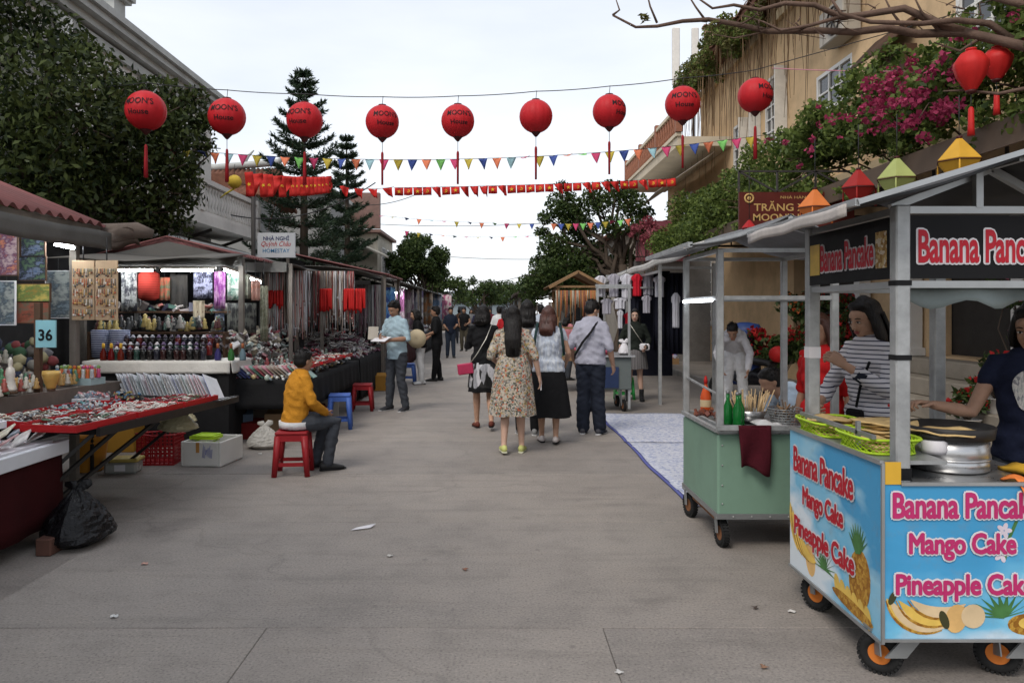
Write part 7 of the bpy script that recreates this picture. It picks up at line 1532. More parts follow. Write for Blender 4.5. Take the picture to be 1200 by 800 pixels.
# low table of toys, blue drum, scooter, pots
tt = thing('toy_crate', 'cardboard crate with bright toys by the black cloth', 'crate', tuple(G(783, 432))); MB().box((0, .2, .14), (.6, .4, .28)).build('crate_body', M('cardboard', (.4, .25, .13), .85, dirt=.2), tt, bevel=.006)
pile('toy_packs', 'bright toy packets on the cardboard crate', 'toys', tuple(G(783, 432) + V(0, .2, .28)), (.3, .18, .12), 46, .06, [(.1, .15, .5), (.5, .1, .12), (.35, .3, .6), (.5, .5, .55)], 141, 'box')
bd = thing('blue_drum', 'big dark blue covered drum against the yellow wall', 'drum', (4.95, 15.2, .12)); m_blued = M('blue_cover', (.02, .045, .16), .5, var=.2, bump=.4, bscale=6)
MB().lathe([(.27, 0), (.3, .05), (.3, .95), (.28, 1.0)], n=26).build('drum_body', m_blued, bd); MB().lathe([(.32, .9), (.33, 1.05), (.27, 1.18), (.08, 1.22)], n=26).build('cover', m_blued, bd); MB().torus((0, 0, .5), .305, .012, 26, 6).build('hoop', m_blued, bd)
sct = thing('scooter', 'dark parked scooter with a red tail box behind the man in white', 'scooter', (4.15, 12.6, 0), .5)
m_blk = M('scooter_black', (.02, .02, .024), .3, var=.2)
MB().tube([(0, -.55, .45), (0, -.2, .5), (0, .1, .42), (0, .35, .5), (0, .55, .85)], [(.1, .1), (.15, .14), (.13, .08), (.13, .08), (.09, .06)], 12, rnd=True).build('body', m_blk, sct); MB().tube([(0, -.5, .72), (0, -.05, .75)], [(.13, .05), (.14, .06)], 12, rnd=True).build('seat', m_iron, sct)
MB().tube([(-.3, .5, 1.02), (0, .56, .95), (.3, .5, 1.02)], .015, 8).build('handlebar', m_fork, sct); MB().ball((0, -.62, .88), (.15, .14, .13), 14, 10).build('red_helmet', m_silk2, sct)
for y in (-.55, .62):
    wo = bpy.data.objects.new('wheel', None); COL.objects.link(wo); wo.parent = sct; wo.location = (0, y, .25); rm = Euler((0, R(90), 0)).to_matrix()
    MB().torus((0, 0, 0), .21, .04, 26, 8, rot=rm).build('tyre', m_rub, wo); MB().lathe([(.17, -.03), (.06, -.04), (.06, .04), (.17, .03)], n=18, rot=rm).build('rim', m_fork, wo)
MB().bar((0, .62, .25), (0, .55, .9), .05).build('fork', m_fork, sct)
lf_red = ML('red_petals', (.25, .012, .015), (.5, .03, .03), .6, .3); lf_pinkp = ML('pink_petals', (.4, .08, .14), (.6, .3, .36), .6, .3); lf_or = ML('orange_petals', (.5, .08, .03), (.5, .2, .05), .6, .3)
m_potw = M('white_ceramic_pot', (.5, .48, .45), .4, dirt=.2); m_potr = M('red_glazed_pot', (.2, .03, .03), .4)
def potted(loc, pr, ph, cr, chh, nleaf, nfl, flm, label, pot, seed, size=.07, leaf=lf_mid, fsize=None):
    t = thing('potted_plant', label, 'potted plant', loc); MB().lathe([(pr * .7, 0), (pr * .75, .01), (pr, ph * .95), (pr * 1.08, ph * .96), (pr * 1.08, ph), (pr * .95, ph), (pr * .9, ph * .9), (.01, ph * .88)], n=22).build('pot', pot, t)
    q = random.Random(seed); st = MB(); cs_ = []; rd = []
    for k in range(9):
        e = Vector((q.uniform(-1, 1) * cr, q.uniform(-1, 1) * cr, ph + chh * q.uniform(.35, 1))); limb(st, (0, 0, ph * .9), e, .012, .004, 4, .12, seed + k, k=5); cs_.append(e); rd.append(cr * q.uniform(.35, .6))
    st.build('stem', m_bark, t); leaf_mesh('foliage', clump_points(nleaf, cs_, rd, seed, .8), size, leaf, t, .4, .5, seed=seed)
    if nfl: leaf_mesh('blossom', clump_points(nfl, [c + Vector((0, -.05, cr * .2)) for c in cs_], [r_ * .9 for r_ in rd], seed + 1, .7), fsize or size * .9, flm, t, 0, .6, seed=seed + 2)
    return t
p = P(1136, 462, 9.0); potted((5.15, 8.35, .223), .12, .16, .2, .32, 260, 60, lf_red, 'red flowering plant in a white pot on the steps, nearest the griddle', m_potw, 201, .1)
potted((5.42, 8.3, .448), .13, .17, .22, .34, 300, 70, lf_red, 'red flowering plant in a white pot one step higher', m_potw, 202, .1)
potted((5.9, 8.55, .673), .14, .2, .3, 1.2, 420, 130, lf_pinkp, 'tall pink blossom plant in a pot by the doorway', m_potw, 203, .09)
potted((5.75, 8.2, .448), .14, .2, .3, .5, 420, 90, lf_red, 'leafy red flowering plant behind the cook', m_potw, 204, .1)
potted((5.5, 13.0, .12), .22, .3, .45, 1.3, 900, 260, lf_red, 'bushy plant with red flowers behind the striped shirt', m_potr, 205, .1)
potted((5.7, 13.9, .12), .2, .3, .45, 1.55, 900, 220, lf_or, 'tall plant with orange red flowers beside the pillar', m_potr, 206, .1)
potted((4.95, 13.3, .12), .2, .22, .3, .75, 700, 0, lf_red, 'grassy green plant in a pale bowl on the pavement', m_potw, 207, .14)
potted((5.3, 14.6, .12), .2, .28, .4, .7, 500, 300, lf_red, 'poinsettia with a flat crown of red leaves', m_potr, 208, .12)
potted((5.6, 12.55, .12), .2, .3, .4, 1.1, 700, 200, lf_red, 'dense red flowering plant next to the steps', m_potr, 209, .1)
# dark thatch and far stalls on the right
thc = thing('thatched_stall', 'dark thatched stall roof with bright lights beneath, far right side', 'stall', (1.6, 27, 0)); m_thatch = M('dark_thatch', (.05, .04, .035), .95, var=.4, scale=20, stretch=(1, 6, 1), bump=.6, bscale=30)
MB().sheet(lambda u, v: (.6 + u * 2.6, 25 + v * 4, 2.05 + .65 * math.sin(math.pi * u * .62 + .1) + .03 * math.sin(u * 60 + v * 30)), 30, 8, .12).build('thatch', m_thatch, thc, world=True)
for x in (.8, 3.0):
    for y in (25.2, 28.8): MB().b2(x - .04, x + .04, y - .04, y + .04, 0, 2.1).build('post', m_postw, thc, world=True)
tube_lamp(P(628, 353, 25.5), P(650, 353, 25.5), 'short lit tube under the dark thatch'); table('market_table', 'far table under the dark thatch', 1.0, 2.8, 25.5, 28, .75, m_blackc, m_blackc)
pile('far_goods', 'pale goods on the table under the dark thatch', 'goods', (1.9, 26.7, .76), (.8, 1.1, .5), 160, .07, [(.5, .5, .48), (.4, .3, .3), (.2, .3, .3), (.5, .45, .3)], 151, 'box')
for k, (x0, y0, y1, lb) in enumerate(((2.2, 32, 42, 'grey stall roof beyond the thatch'), (2.6, 44, 60, 'farthest stall roof on the right'))):
    t = thing('stall_roof', lb, 'stall', (x0 + 1, y0, 0)); MB().sheet(lambda u, v: (x0 + 2.2 * u, y0 + (y1 - y0) * v, 2.3 + .5 * u + .03 * math.sin(v * 50)), 3, 40, .015).build('roof', m_greyroof, t, world=True)
    for x in (x0 + .1, x0 + 2):
        for y in (y0 + .2, y1 - .2): MB().b2(x - .03, x + .03, y - .03, y + .03, 0, 2.3).build('post', m_postw, t, world=True)
    MB().b2(x0 + 2.1, x0 + 2.15, y0, y1, 0, 2.6).build('dark_backdrop', m_backdrop, t, world=True); MB().b2(x0 + .3, x0 + 1.9, y0 + .5, y1 - .5, .1, .8).build('counter', m_maroonc, t, world=True)
eb = thing('end_building', 'long low bluish building closing the far end of the street', 'building', (-1, 100, 0)); MB().b2(-9, 3.8, 100, 104, 0, 3.0).build('wall', M('bluish_wall', (.25, .3, .33), .9), eb, world=True); MB().sheet(lambda u, v: (-9.3 + 13.4 * u, 99.4 + 2.5 * v, 3.02 + 1.2 * v), 6, 3, .1).build('roof', M('slate_roof', (.16, .18, .2), .8), eb, world=True)
for k in range(7): MB().b2(-8.2 + k * 1.7, -7.2 + k * 1.7, 99.95, 99.99, .9, 2.2).build('window', m_dglass, eb, world=True)
# litter on the road
q = random.Random(77)
tag(MB().sheet(lambda u, v: (G(411, 622).x + u * .13 + .03 * v, G(411, 622).y + v * .07 + u * .06, .008 + .012 * u * v), 4, 4, .002).build('paper_sheet', m_swhite), 'folded sheet of white paper lying in the middle of the road', 'paper')
for k, (px, py, c, lb) in enumerate(((170, 661, (.5, .3, .25), 'pinkish scrap of paper on the road near the rubbish bag'), (927, 717, (.6, .58, .55), 'white pebble sized scrap beside the pancake cart'), (895, 782, (.24, .14, .09), 'dry brown leaf near the pancake cart wheel'), (885, 713, (.08, .06, .05), 'dark dropping next to the white scrap'), (545, 668, (.25, .12, .08), 'small brown scrap in the middle of the road'), (457, 652, (.5, .48, .44), 'small pale scrap on the road below the paper sheet'), (134, 723, (.6, .6, .58), 'tiny white scrap in the left foreground'), (305, 532, (.6, .6, .58), 'tiny white scrap behind the red stool'), (725, 788, (.6, .58, .55), 'tiny white scrap on the slab joint'))):
    g = G(px, py); tag(MB().sheet(lambda u, v: (g.x + (u - .5) * .028 * (1 + .5 * math.sin(v * 4 + k)), g.y + (v - .5) * .03, .005 + .007 * abs(math.sin(u * 3 + v * 2 + k))), 4, 4, .002).build('litter_scrap', M('scrap_%d' % k, c, .8)), lb, 'litter')
# ================================================================ PEOPLE
m_skin = M('skin', (.42, .25, .17), .5, var=.16, scale=14, bump=.25, bscale=120); m_skin2 = M('skin_tanned', (.33, .185, .12), .55, var=.12, scale=9); m_skin3 = M('skin_light', (.5, .32, .24), .55, var=.1, scale=9)
m_hair = M('black_hair', (.008, .0065, .006), .5, var=.6, scale=30, stretch=(1, 1, .06), bump=1.0, bscale=60, spec=.25); m_hairb = M('brown_hair', (.06, .022, .015), .45, var=.5, scale=30, stretch=(1, 1, .06), bump=.8, bscale=55, spec=.4)
m_eye = M('eye_dark', (.012, .01, .01), .2); m_eyew = M('eye_white', (.6, .58, .56), .3); m_lip = M('lips', (.34, .09, .08), .5)
def remesh(mb, vox, it=4):
    me = bpy.data.meshes.new('tmp'); me.from_pydata(mb.v, [], mb.f); o = bpy.data.objects.new('tmp', me); COL.objects.link(o)
    md = o.modifiers.new('r', 'REMESH'); md.mode = 'VOXEL'; md.voxel_size = vox
    sm = o.modifiers.new('s', 'SMOOTH'); sm.iterations = it; sm.factor = .5
    dg = bpy.context.evaluated_depsgraph_get(); e = o.evaluated_get(dg); m2 = e.to_mesh()
    vs = np.empty(len(m2.vertices) * 3, np.float32); m2.vertices.foreach_get('co', vs); vs = vs.reshape(-1, 3).tolist(); fs = [tuple(p.vertices) for p in m2.polygons]
    e.to_mesh_clear(); bpy.data.objects.remove(o); bpy.data.meshes.remove(me)
    return MB().add(vs, fs, 0, True)
STAND = dict(pel=(0, 0, .9), LS=(.15, .01, 1.35), RS=(-.15, .01, 1.35), LE=(.2, .03, 1.08), RE=(-.2, .03, 1.08), LW=(.225, -.03, .84), RW=(-.225, -.03, .84),
             LH=(.085, 0, .87), RH=(-.085, 0, .87), LK=(.09, -.015, .47), RK=(-.09, -.015, .47), LA=(.09, .02, .075), RA=(-.09, .02, .075), neck=(0, .01, 1.42), head=(0, -.015, 1.535))
UP = ('LS', 'RS', 'LE', 'RE', 'LW', 'RW', 'neck', 'head')
def mkpose(lean=0, lift=0, fix=(), **kw):
    j = {k: Vector(v) for k, v in STAND.items()}
    for k in UP + ('pel', 'LH', 'RH'): j[k].z += lift
    for k, v in kw.items():
        if k in j and k not in fix: j[k] = Vector(v)
    rx = Matrix.Rotation(R(lean), 3, 'X'); c = j['pel'].copy()
    for k in UP:
        if k not in fix: j[k] = c + rx @ (j[k] - c)
    for k in fix: j[k] = Vector(kw[k])
    j['rx'] = rx; return j
WALK = dict(LK=(.09, -.1, .48), LA=(.085, -.12, .075), RK=(-.085, -.03, .47), RA=(-.08, .22, .13))
TORSO_F = [(-.08, .12, .095), (0, .165, .12), (.08, .15, .108), (.15, .125, .092), (.24, .14, .108), (.34, .148, .108), (.42, .145, .09), (.47, .105, .07), (.51, .055, .055)]
TORSO_M = [(-.08, .12, .095), (0, .158, .115), (.08, .152, .11), (.15, .148, .105), (.24, .162, .115), (.34, .168, .115), (.42, .168, .098), (.47, .12, .078), (.51, .06, .06)]
def hand(mb, w, d, n, s=1.0, curl=.5, th=1):
    w = Vector(w); d = Vector(d).normalized(); n = Vector(n); n = (n - d * n.dot(d)).normalized(); b = d.cross(n)
    mb.tube([w - d * .02 * s, w + d * .03 * s, w + d * .06 * s, w + d * .088 * s], [(.024 * s, .018 * s), (.034 * s, .017 * s), (.039 * s, .014 * s), (.036 * s, .011 * s)], 10, side=b, rnd=True)
    for i, L in enumerate((.066, .075, .07, .054)):
        p = w + d * .083 * s + b * (i - 1.5) * .0195 * s; pts = [p]; a = 0
        for k, f in enumerate((.45, .32, .26)):
            a += curl * (.5 + .35 * k); p = p + (d * math.cos(a) + n * math.sin(a)) * L * f * s; pts.append(p)
        mb.tube(pts, [.0092 * s, .009 * s, .008 * s, .006 * s], 7, rnd=True)
    p = w + d * .03 * s - b * th * .03 * s; q = p + (d * .7 - b * th * .55 + n * .35).normalized() * .04 * s; mb.tube([p - d * .01 * s, p, q, q + (d * .85 - b * th * .15 + n * .35).normalized() * .03 * s], [.013 * s, .012 * s, .0105 * s, .008 * s], 7, rnd=True)
def head_prims(mb, X, s):
    e = lambda c, r: mb.ball(X @ (Vector(c) * s), tuple(q * s for q in r), 18, 14, rot=X.to_3x3())
    e((0, .012, .03), (.076, .094, .088)); e((0, -.02, -.03), (.061, .07, .075)); e((0, -.045, -.075), (.036, .038, .034)); e((0, -.07, .035), (.05, .022, .04))
    mb.tube([X @ (Vector(p) * s) for p in ((0, -.085, .02), (0, -.1, -.012), (0, -.108, -.03), (0, -.09, -.04))], [.008 * s, .011 * s, .015 * s, .01 * s], 8, rnd=True)
    for q in (-1, 1):
        e((q * .077, .008, -.005), (.009, .018, .028)); e((q * .03, -.074, -.022), (.02, .016, .018))
def person(label, loc, rz, H=1.6, sex='f', skin=m_skin, pose=None, clothes=(), hair=('long', m_hair, .3), look=(0, 0), vox=.011, face=False, hands=(0, 0), hn=None, foot=0, shoes=None, group=None, slim=1.0, bulk=1.0):
    """body one mesh; clothes, hair, shoes and face details are its children. Local: facing -Y, left is +X"""
    j = pose or mkpose(); s = H / 1.65; S = lambda v: Vector(v) * s; T = TORSO_M if sex == 'm' else TORSO_F
    rx = j['rx']; pel = j['pel']
    tors = [(S(pel + rx @ Vector((0, 0, h - .0))), a * bulk, b * bulk) for h, a, b in T]
    HX = Matrix.Translation(S(j['head'])) @ (rx.to_4x4() if abs(rx[1][2]) > .3 else Matrix.Identity(4)) @ Matrix.Rotation(R(look[0]), 4, 'Z') @ Matrix.Rotation(R(look[1]), 4, 'X')
    def torso(mb, ease=0, z0=-.08, z1=.52, side=None):
        pts = [(p, a, b) for (p, a, b), (h, _, _) in zip(tors, T) if z0 - 1e-6 <= h <= z1]
        mb.tube([p for p, _, _ in pts], [((a + ease) * s, (b + ease) * s) for _, a, b in pts], 20, side=(1, 0, 0), rnd=True)
    def arm(mb, q, ease=0, upto=1.0):
        a, b, c = S(j[q + 'S']), S(j[q + 'E']), S(j[q + 'W']); inn = a + (S(j['neck']) - a) * .45 - Vector((0, 0, .03 * s))
        pts = [inn, a, a.lerp(b, .35), a.lerp(b, .7), b, b.lerp(c, .3), b.lerp(c, .7), c]; r = [.046, .049, .043, .038, .035, .036, .03, .024]; r = [(x * slim * (1.12 if sex == 'm' else 1)) for x in r]
        n = {0: 0, .3: 3, .5: 5, .8: 7, 1.0: 8}[upto]
        if n == 0: return
        pts, r = pts[:n], r[:n]; mb.tube(pts, [(x + ease * (.45 + .25 * (i >= 3))) * s for i, x in enumerate(r)], 12, rnd=True)
    def leg(mb, q, ease=0, upto=1.0, wide=0):
        a, b, c = S(j[q + 'H']), S(j[q + 'K']), S(j[q + 'A']); bk = Vector((0, .012 * s, 0))
        pts = [a, a.lerp(b, .3), a.lerp(b, .7), b, b.lerp(c, .3) + bk, b.lerp(c, .65) + bk * .5, c]; r = [.083, .08, .062, .05, .051, .04, .031]; n = 7 if upto >= 1 else (4 if upto > .4 else 3)
        mb.tube(pts[:n], [(x * (1.03 if sex == 'm' else 1) + ease + wide * i / 6) * s for i, x in enumerate(r[:n])], 14, rnd=True)
    # body
    mb = MB(); torso(mb, -.012)
    mb.tube([S(j['neck'] + rx @ Vector((0, .005, -.05))), S(j['neck']), S(j['head'] + Vector((0, .018, -.06)))], [.06 * s, .05 * s, .048 * s], 12, rnd=True)
    head_prims(mb, HX, s * .98)
    for q in 'LR':
        arm(mb, q); leg(mb, q)
        an = S(j[q + 'A']); fd = Euler((0, 0, R(foot if q == 'L' else -foot) + R(8 if q == 'L' else -8))).to_matrix() @ Vector((0, -1, 0)); up = an.z - .075 * s
        mb.tube([an + Vector((0, .01 * s, .0)), an + fd * -.045 * s + Vector((0, 0, -.04 * s)), an + fd * .06 * s + Vector((0, 0, -.045 * s)), an + fd * .15 * s + Vector((0, 0, -.055 * s))], [.034 * s, (.034 * s, .034 * s), (.042 * s, .03 * s), (.036 * s, .018 * s)], 10, side=fd.cross(Vector((0, 0, 1))), rnd=True)
    body = remesh(mb, vox)
    for k, q in enumerate('LR'):
        d = S(j[q + 'W']) - S(j[q + 'E']); n = Vector(hn[k]) if hn else Vector(((-1 if q == 'L' else 1), -.3, 0))
        hand(body, S(j[q + 'W']), d, n, s, .45 if not hands[k] else hands[k], 1 if q == 'L' else -1)
    bo = body.build('person', skin); tag(bo, label, 'person', group); bo.location = loc; bo.rotation_euler = (0, 0, rz)
    def kid(mb, name, mat, it=5, v=None):
        g = remesh(mb, v or vox, it)
        if vox < .013:      # folds of the cloth
            q = np.array(g.v); ph = len(label) * .7; x, y, z = q[:, 0], q[:, 1], q[:, 2]
            d = .004 * np.sin(46 * z + 21 * x + ph) * np.sin(19 * x - 15 * z + 1.3 * ph + 9 * y) + .0035 * np.sin(31 * z - 33 * x + 12 * y + 2 * ph) * np.sin(11 * z + 24 * y) + .002 * np.sin(83 * z + 47 * x * np.sign(x) + ph)
            q[:, 0] += d * np.sign(x) * .8; q[:, 1] += d * np.sign(y + .001); g.v = q.tolist()
        return g.build(name, mat, bo)
    for c in clothes:
        k = c[0]
        if k == 'top':          # mat, hem (above pelvis), sleeve, ease
            mb = MB(); e = (c[4] if len(c) > 4 else .012) * .8; hem = [(S(pel + rx @ Vector((0, 0, h_))), a_) for h_, a_ in ((min(c[2], -.01) - .03, 1.0), (0, 1.0))]; torso(mb, e, .08, .475); hp = T[1]; mb.tube([hem[0][0], hem[0][0].lerp(hem[1][0], .7), hem[1][0], S(pel + rx @ Vector((0, 0, .1)))], [((hp[1] * bulk + e) * s, (hp[2] * bulk + e) * s)] * 3 + [((hp[1] * bulk * .94 + e) * s, (hp[2] * bulk * .94 + e) * s)], 22, side=(1, 0, 0))
            for q in 'LR': arm(mb, q, e + .004, c[3])
            ob = kid(mb, c[5] if len(c) > 5 else 'shirt', c[1])
        elif k == 'trousers':
            mb = MB(); e = c[2]; torso(mb, e * .6, -.08, .09)
            for q in 'LR': leg(mb, q, e, c[3] if len(c) > 3 else 1, c[4] if len(c) > 4 else .012)
            kid(mb, 'trousers', c[1])
        elif k == 'skirt':      # mat, top, hem height above ground, hem radius, pleats
            zt, zh, rh, npl = c[2] * s, c[3] * s, c[4] * s, c[5]; mb = MB(); n = 72; nv = 9; vs = []; nm = c[6] if len(c) > 6 else 'skirt'; wst = c[7] if len(c) > 7 else (.15, .115)
            for i in range(nv + 1):
                v = i / nv; z = zt + (zh - zt) * v
                hipw = math.sin(min(1, v * 2.2) * math.pi / 2); ra = (wst[0] + .035 * hipw) * s; rb = (wst[1] + .03 * hipw) * s; ra = max(ra, ra + (rh - ra) * v); rb = max(rb, rb + (rh * .82 - rb) * v)
                for q in range(n):
                    a = 2 * math.pi * q / n; w = 1 + (.05 * math.sin(npl * a) + .025 * math.sin(3 * a + 1)) * v; vs.append((S(pel).x + ra * w * math.cos(a), S(pel).y + rb * w * math.sin(a), z + .006 * math.sin(5 * a) * v))
            m2 = MB().add(vs, [(i * n + q, (i + 1) * n + q, (i + 1) * n + (q + 1) % n, i * n + (q + 1) % n) for i in range(nv) for q in range(n)] + [tuple(range(n))], 0, True)
            m2.build(nm, c[1], bo)
    if shoes:
        mat, high = shoes[0], shoes[1]
        for q in 'LR':
            mb = MB(); an = S(j[q + 'A']); fd = Euler((0, 0, R(foot if q == 'L' else -foot) + R(8 if q == 'L' else -8))).to_matrix() @ Vector((0, -1, 0)); sd = fd.cross(Vector((0, 0, 1)))
            pts = [an + fd * -.055 * s + Vector((0, 0, -.03 * s)), an + fd * .02 * s + Vector((0, 0, -.035 * s)), an + fd * .1 * s + Vector((0, 0, -.047 * s)), an + fd * .17 * s + Vector((0, 0, -.056 * s))]
            mb.tube(pts, [(.036 * s, .042 * s), (.04 * s, .042 * s), (.047 * s, .03 * s), (.036 * s, .018 * s)], 12, side=sd, rnd=True)
            if high: mb.tube([an + Vector((0, 0, -.03 * s)), an + Vector((0, .005, high * s))], [.042 * s, .045 * s], 12)
            so_ = remesh(mb, max(.008, vox * .8), 2).build('shoe', mat, bo)
            sl = MB(); sl.tube([an + fd * -.085 * s + Vector((0, 0, -.068 * s)), an + fd * .03 * s + Vector((0, 0, -.068 * s)), an + fd * .12 * s + Vector((0, 0, -.07 * s)), an + fd * .2 * s + Vector((0, 0, -.066 * s))], [(.03 * s, .009), (.038 * s, .009), (.046 * s, .009), (.025 * s, .008)], 10, side=sd); sl.build('sole', shoes[2] if len(shoes) > 2 else m_signk, so_)
    # hair
    if hair:
        k, hm, ln = hair; mb = MB(); e = lambda c, r: mb.ball(HX @ (Vector(c) * s), tuple(q * s for q in r), 18, 14, rot=HX.to_3x3())
        tb = lambda pts, r: mb.tube([HX @ (Vector(p) * s) for p in pts], [(a * s, b * s) for a, b in r], 14, side=HX.to_3x3() @ Vector((1, 0, 0)), rnd=True)
        e((0, .026, .046), (.085, .096, .084)); e((0, .045, .0), (.08, .07, .075))
        if k == 'short': e((0, -.045, .088), (.062, .04, .032)); e((.02, -.01, .12), (.05, .05, .025))
        else:
            e((0, -.032, .094), (.068, .048, .03))
            tb([(0, .02, .1), (0, .05, .05), (0, .07, -.03), (0, .085 + ln * .08, -.1), (0, .1 + ln * .16, -.1 - ln * .5), (0, .1 + ln * .14, -.1 - ln)], [(.05, .05), (.08, .06), (.09, .055), (.096, .05), (.1, .045), (.08, .025)])
            if k != 'pony':
                for q in (-1, 1): tb([(q * .062, .005, .06), (q * .084, .0, -.02), (q * .086, .015, -.08 - ln * .35), (q * .075, .03, -.08 - ln * .75)], [(.02, .04), (.022, .045), (.026, .045), (.02, .03)])
        ho = remesh(mb, min(vox, .012), 8 if k != 'short' else 4); r_ = random.Random(len(label))
        if k != 'short':
            for q in range(70):     # loose strands
                a = r_.uniform(-1.4, 1.4); x, y = math.sin(a) * .094, .035 + math.cos(a) * .078; z2 = -.1 - ln * r_.uniform(.7, 1.08); ho.tube([HX @ (Vector((x, y, .02)) * s), HX @ (Vector((x * 1.06, y * 1.1 + .01, -.06)) * s), HX @ (Vector((x * .98 + r_.uniform(-.02, .02), y * .95 + .035 + ln * .15 * math.cos(a), z2)) * s)], [.007 * s, .006 * s, .002 * s], 5)
        else:
            for q in range(60):
                a = r_.uniform(0, 6.28); b = r_.uniform(.1, 1.35); c0 = Vector((math.sin(b) * math.cos(a) * .083, .026 + math.sin(b) * math.sin(a) * .094, .05 + math.cos(b) * .08)); 
                if c0.y < -.05 and c0.z < .09: continue
                ho.tube([HX @ (c0 * s), HX @ ((c0 * 1.07 + Vector((r_.uniform(-.012, .012), r_.uniform(-.012, .012), .008))) * s)], [.006 * s, .002 * s], 4)
        ho.build('hair', hm, bo)
    if face:
        w = MB(); d = MB(); l = MB(); b = MB(); s2 = s * .98
        for q in (-1, 1):
            c = HX @ (Vector((q * .031, -.0875, .004)) * s2); r3 = HX.to_3x3(); w.ball(c, (.0145 * s2, .005 * s2, .0062 * s2), 10, 6, rot=r3); d.ball(HX @ (Vector((q * .03, -.0915, .003)) * s2), (.006 * s2, .003 * s2, .006 * s2), 8, 6, rot=r3)
            b.tube([HX @ (Vector(p) * s2) for p in ((q * .015, -.0945, .026), (q * .032, -.0945, .031), (q * .05, -.083, .025))], [.003 * s2, .0036 * s2, .002 * s2], 6)
            b.tube([HX @ (Vector(p) * s2) for p in ((q * .017, -.0925, .006), (q * .031, -.0945, .0115), (q * .046, -.085, .006))], [.0016 * s2, .002 * s2, .0014 * s2], 5)
        l.ball(HX @ (Vector((0, -.089, -.058)) * s2), (.021 * s2, .007 * s2, .0055 * s2), 12, 6, rot=HX.to_3x3()); l.ball(HX @ (Vector((0, -.087, -.067)) * s2), (.017 * s2, .007 * s2, .006 * s2), 12, 6, rot=HX.to_3x3())
        eo = w.build('eye', m_eyew, bo); d.build('iris', m_eye, eo); b.build('eyebrow', m_hair, bo); l.build('lips', m_lip, bo)
    bo['_s'] = s; del bo['_s']
    return bo
def strap(bo, pts, w, t, mat, name='strap'):
    k = MB().tube(pts, [(w, t)] * len(pts), 8); return k.build(name, mat, bo)
def cloth(name, c, rough=.85, var=.15, b=.7, bs=12): return M(name, c, rough, var=var, scale=5, bump=b, bscale=bs)
PI = math.pi
c_navy = cloth('navy_trousers', (.018, .022, .034)); c_black = cloth('black_fabric', (.01, .01, .011)); c_slate = cloth('slate_jeans', (.05, .055, .065)); c_white = cloth('white_fabric', (.6, .6, .6)); c_sneak = M('white_rubber', (.55, .55, .55), .6)
# seated man in mustard sweater
seat_ = mkpose(8, -.355, ('LK', 'RK', 'LA', 'RA', 'LE', 'RE', 'LW', 'RW'), pel=(0, 0, .545), LH=(.09, -.02, .53), RH=(-.09, -.02, .53), LK=(.13, -.43, .53), RK=(-.12, -.41, .52), LA=(.1, -.28, .085), RA=(-.1, -.33, .08), LE=(.24, -.1, .76), RE=(-.24, -.09, .76), LW=(.14, -.32, .62), RW=(-.12, -.3, .62))
sm_ = person('man in a mustard yellow sweater seated on the red stool, back turned', (-1.93, 7.4, 0), R(126), 1.5, 'm', m_skin2, seat_, (('top', cloth('mustard_knit', (.46, .2, .02), .9, .12, .6, 20), 0, 1.0, .022, 'sweater'), ('trousers', c_slate, .012)), ('short', m_hair, 0), (14, 8), .01, False, shoes=(M('black_sandal', (.02, .02, .02), .6), 0), bulk=1.04)
MB().tube([(0, .0, .435), (0, 0, .5)], [(.175, .142), (.178, .145)], 24).build('shirt_tail', c_white, sm_)
# standing man in light blue shirt reading a paper
rd = mkpose(4, 0, ('LE', 'RE', 'LW', 'RW'), LE=(.24, -.04, 1.1), RE=(-.24, -.06, 1.1), LW=(.08, -.27, 1.08), RW=(-.1, -.27, 1.12), RA=(-.15, .0, .075), LA=(.13, .05, .075), RK=(-.12, -.01, .47))
mr = person('standing man in a light blue shirt looking down at papers', tuple(G(465, 481)), R(-32), 1.7, 'm', m_skin2, rd, (('top', M('pale_blue_shirt', (.36, .48, .54), .85, var=.1, bump=.7, bscale=11), -.08, .5, .018), ('trousers', c_slate, .012)), ('short', m_hair, 0), (-8, 24), .011, True, shoes=(M('dark_sneaker', (.03, .03, .035), .6), 0, c_sneak))
def held(bo, name, label, cat, mb, mat, bevel=0):
    o = mb.build(name, mat, None, bevel); o.matrix_world = Matrix.Translation(bo.location) @ Matrix.Rotation(bo.rotation_euler.z, 4, 'Z'); tag(o, label, cat); return o
held(mr, 'paper_sheet', 'white paper held by the man in the light blue shirt', 'paper', MB().box((0, -.38, 1.13), (.26, .19, .006), 0, (.35, 0, .1)), m_swhite); held(mr, 'picture_card', 'grey card held upright by the man in the light blue shirt', 'card', MB().box((-.17, -.36, 1.22), (.16, .008, .2), 0, (-.2, 0, .4)), m_acg)
# woman in black top with pink bag
wb_ = person('woman in a black top with a pink shoulder bag, back turned', tuple(G(567, 502)), R(186), 1.62, 'f', m_skin, mkpose(3, 0, ('LE', 'RE', 'LW', 'RW'), LE=(.22, -.06, 1.1), RE=(-.2, -.1, 1.12), LW=(.12, -.3, 1.15), RW=(-.1, -.3, 1.25), **{k: v for k, v in WALK.items()}), (('top', c_black, 0, .8, .018), ('skirt', MP('black_white_print', [(.55, .54, .56), (.02, .02, .02), (.5, .5, .52), (.03, .03, .03), (.3, .3, .32)], 20, .85, stretch=(1, 1, .35), warp=.06), .93, .56, .21, 9), ('skirt', c_black, .6, .5, .2, 9, 'underskirt', (.17, .14))), ('bob', m_hair, .05), (-25, 12), .011, False, shoes=(M('brown_sandal', (.12, .03, .02), .6), 0))
strap(wb_, [(-.1, .03, 1.38), (-.02, .13, 1.2), (.1, .145, 1.0), (.2, .1, .86)], .006, .003, M('chain', (.5, .48, .42), .4, .6)); strap(wb_, [(-.1, .03, 1.38), (-.08, -.1, 1.25)], .006, .003, _m['chain'])
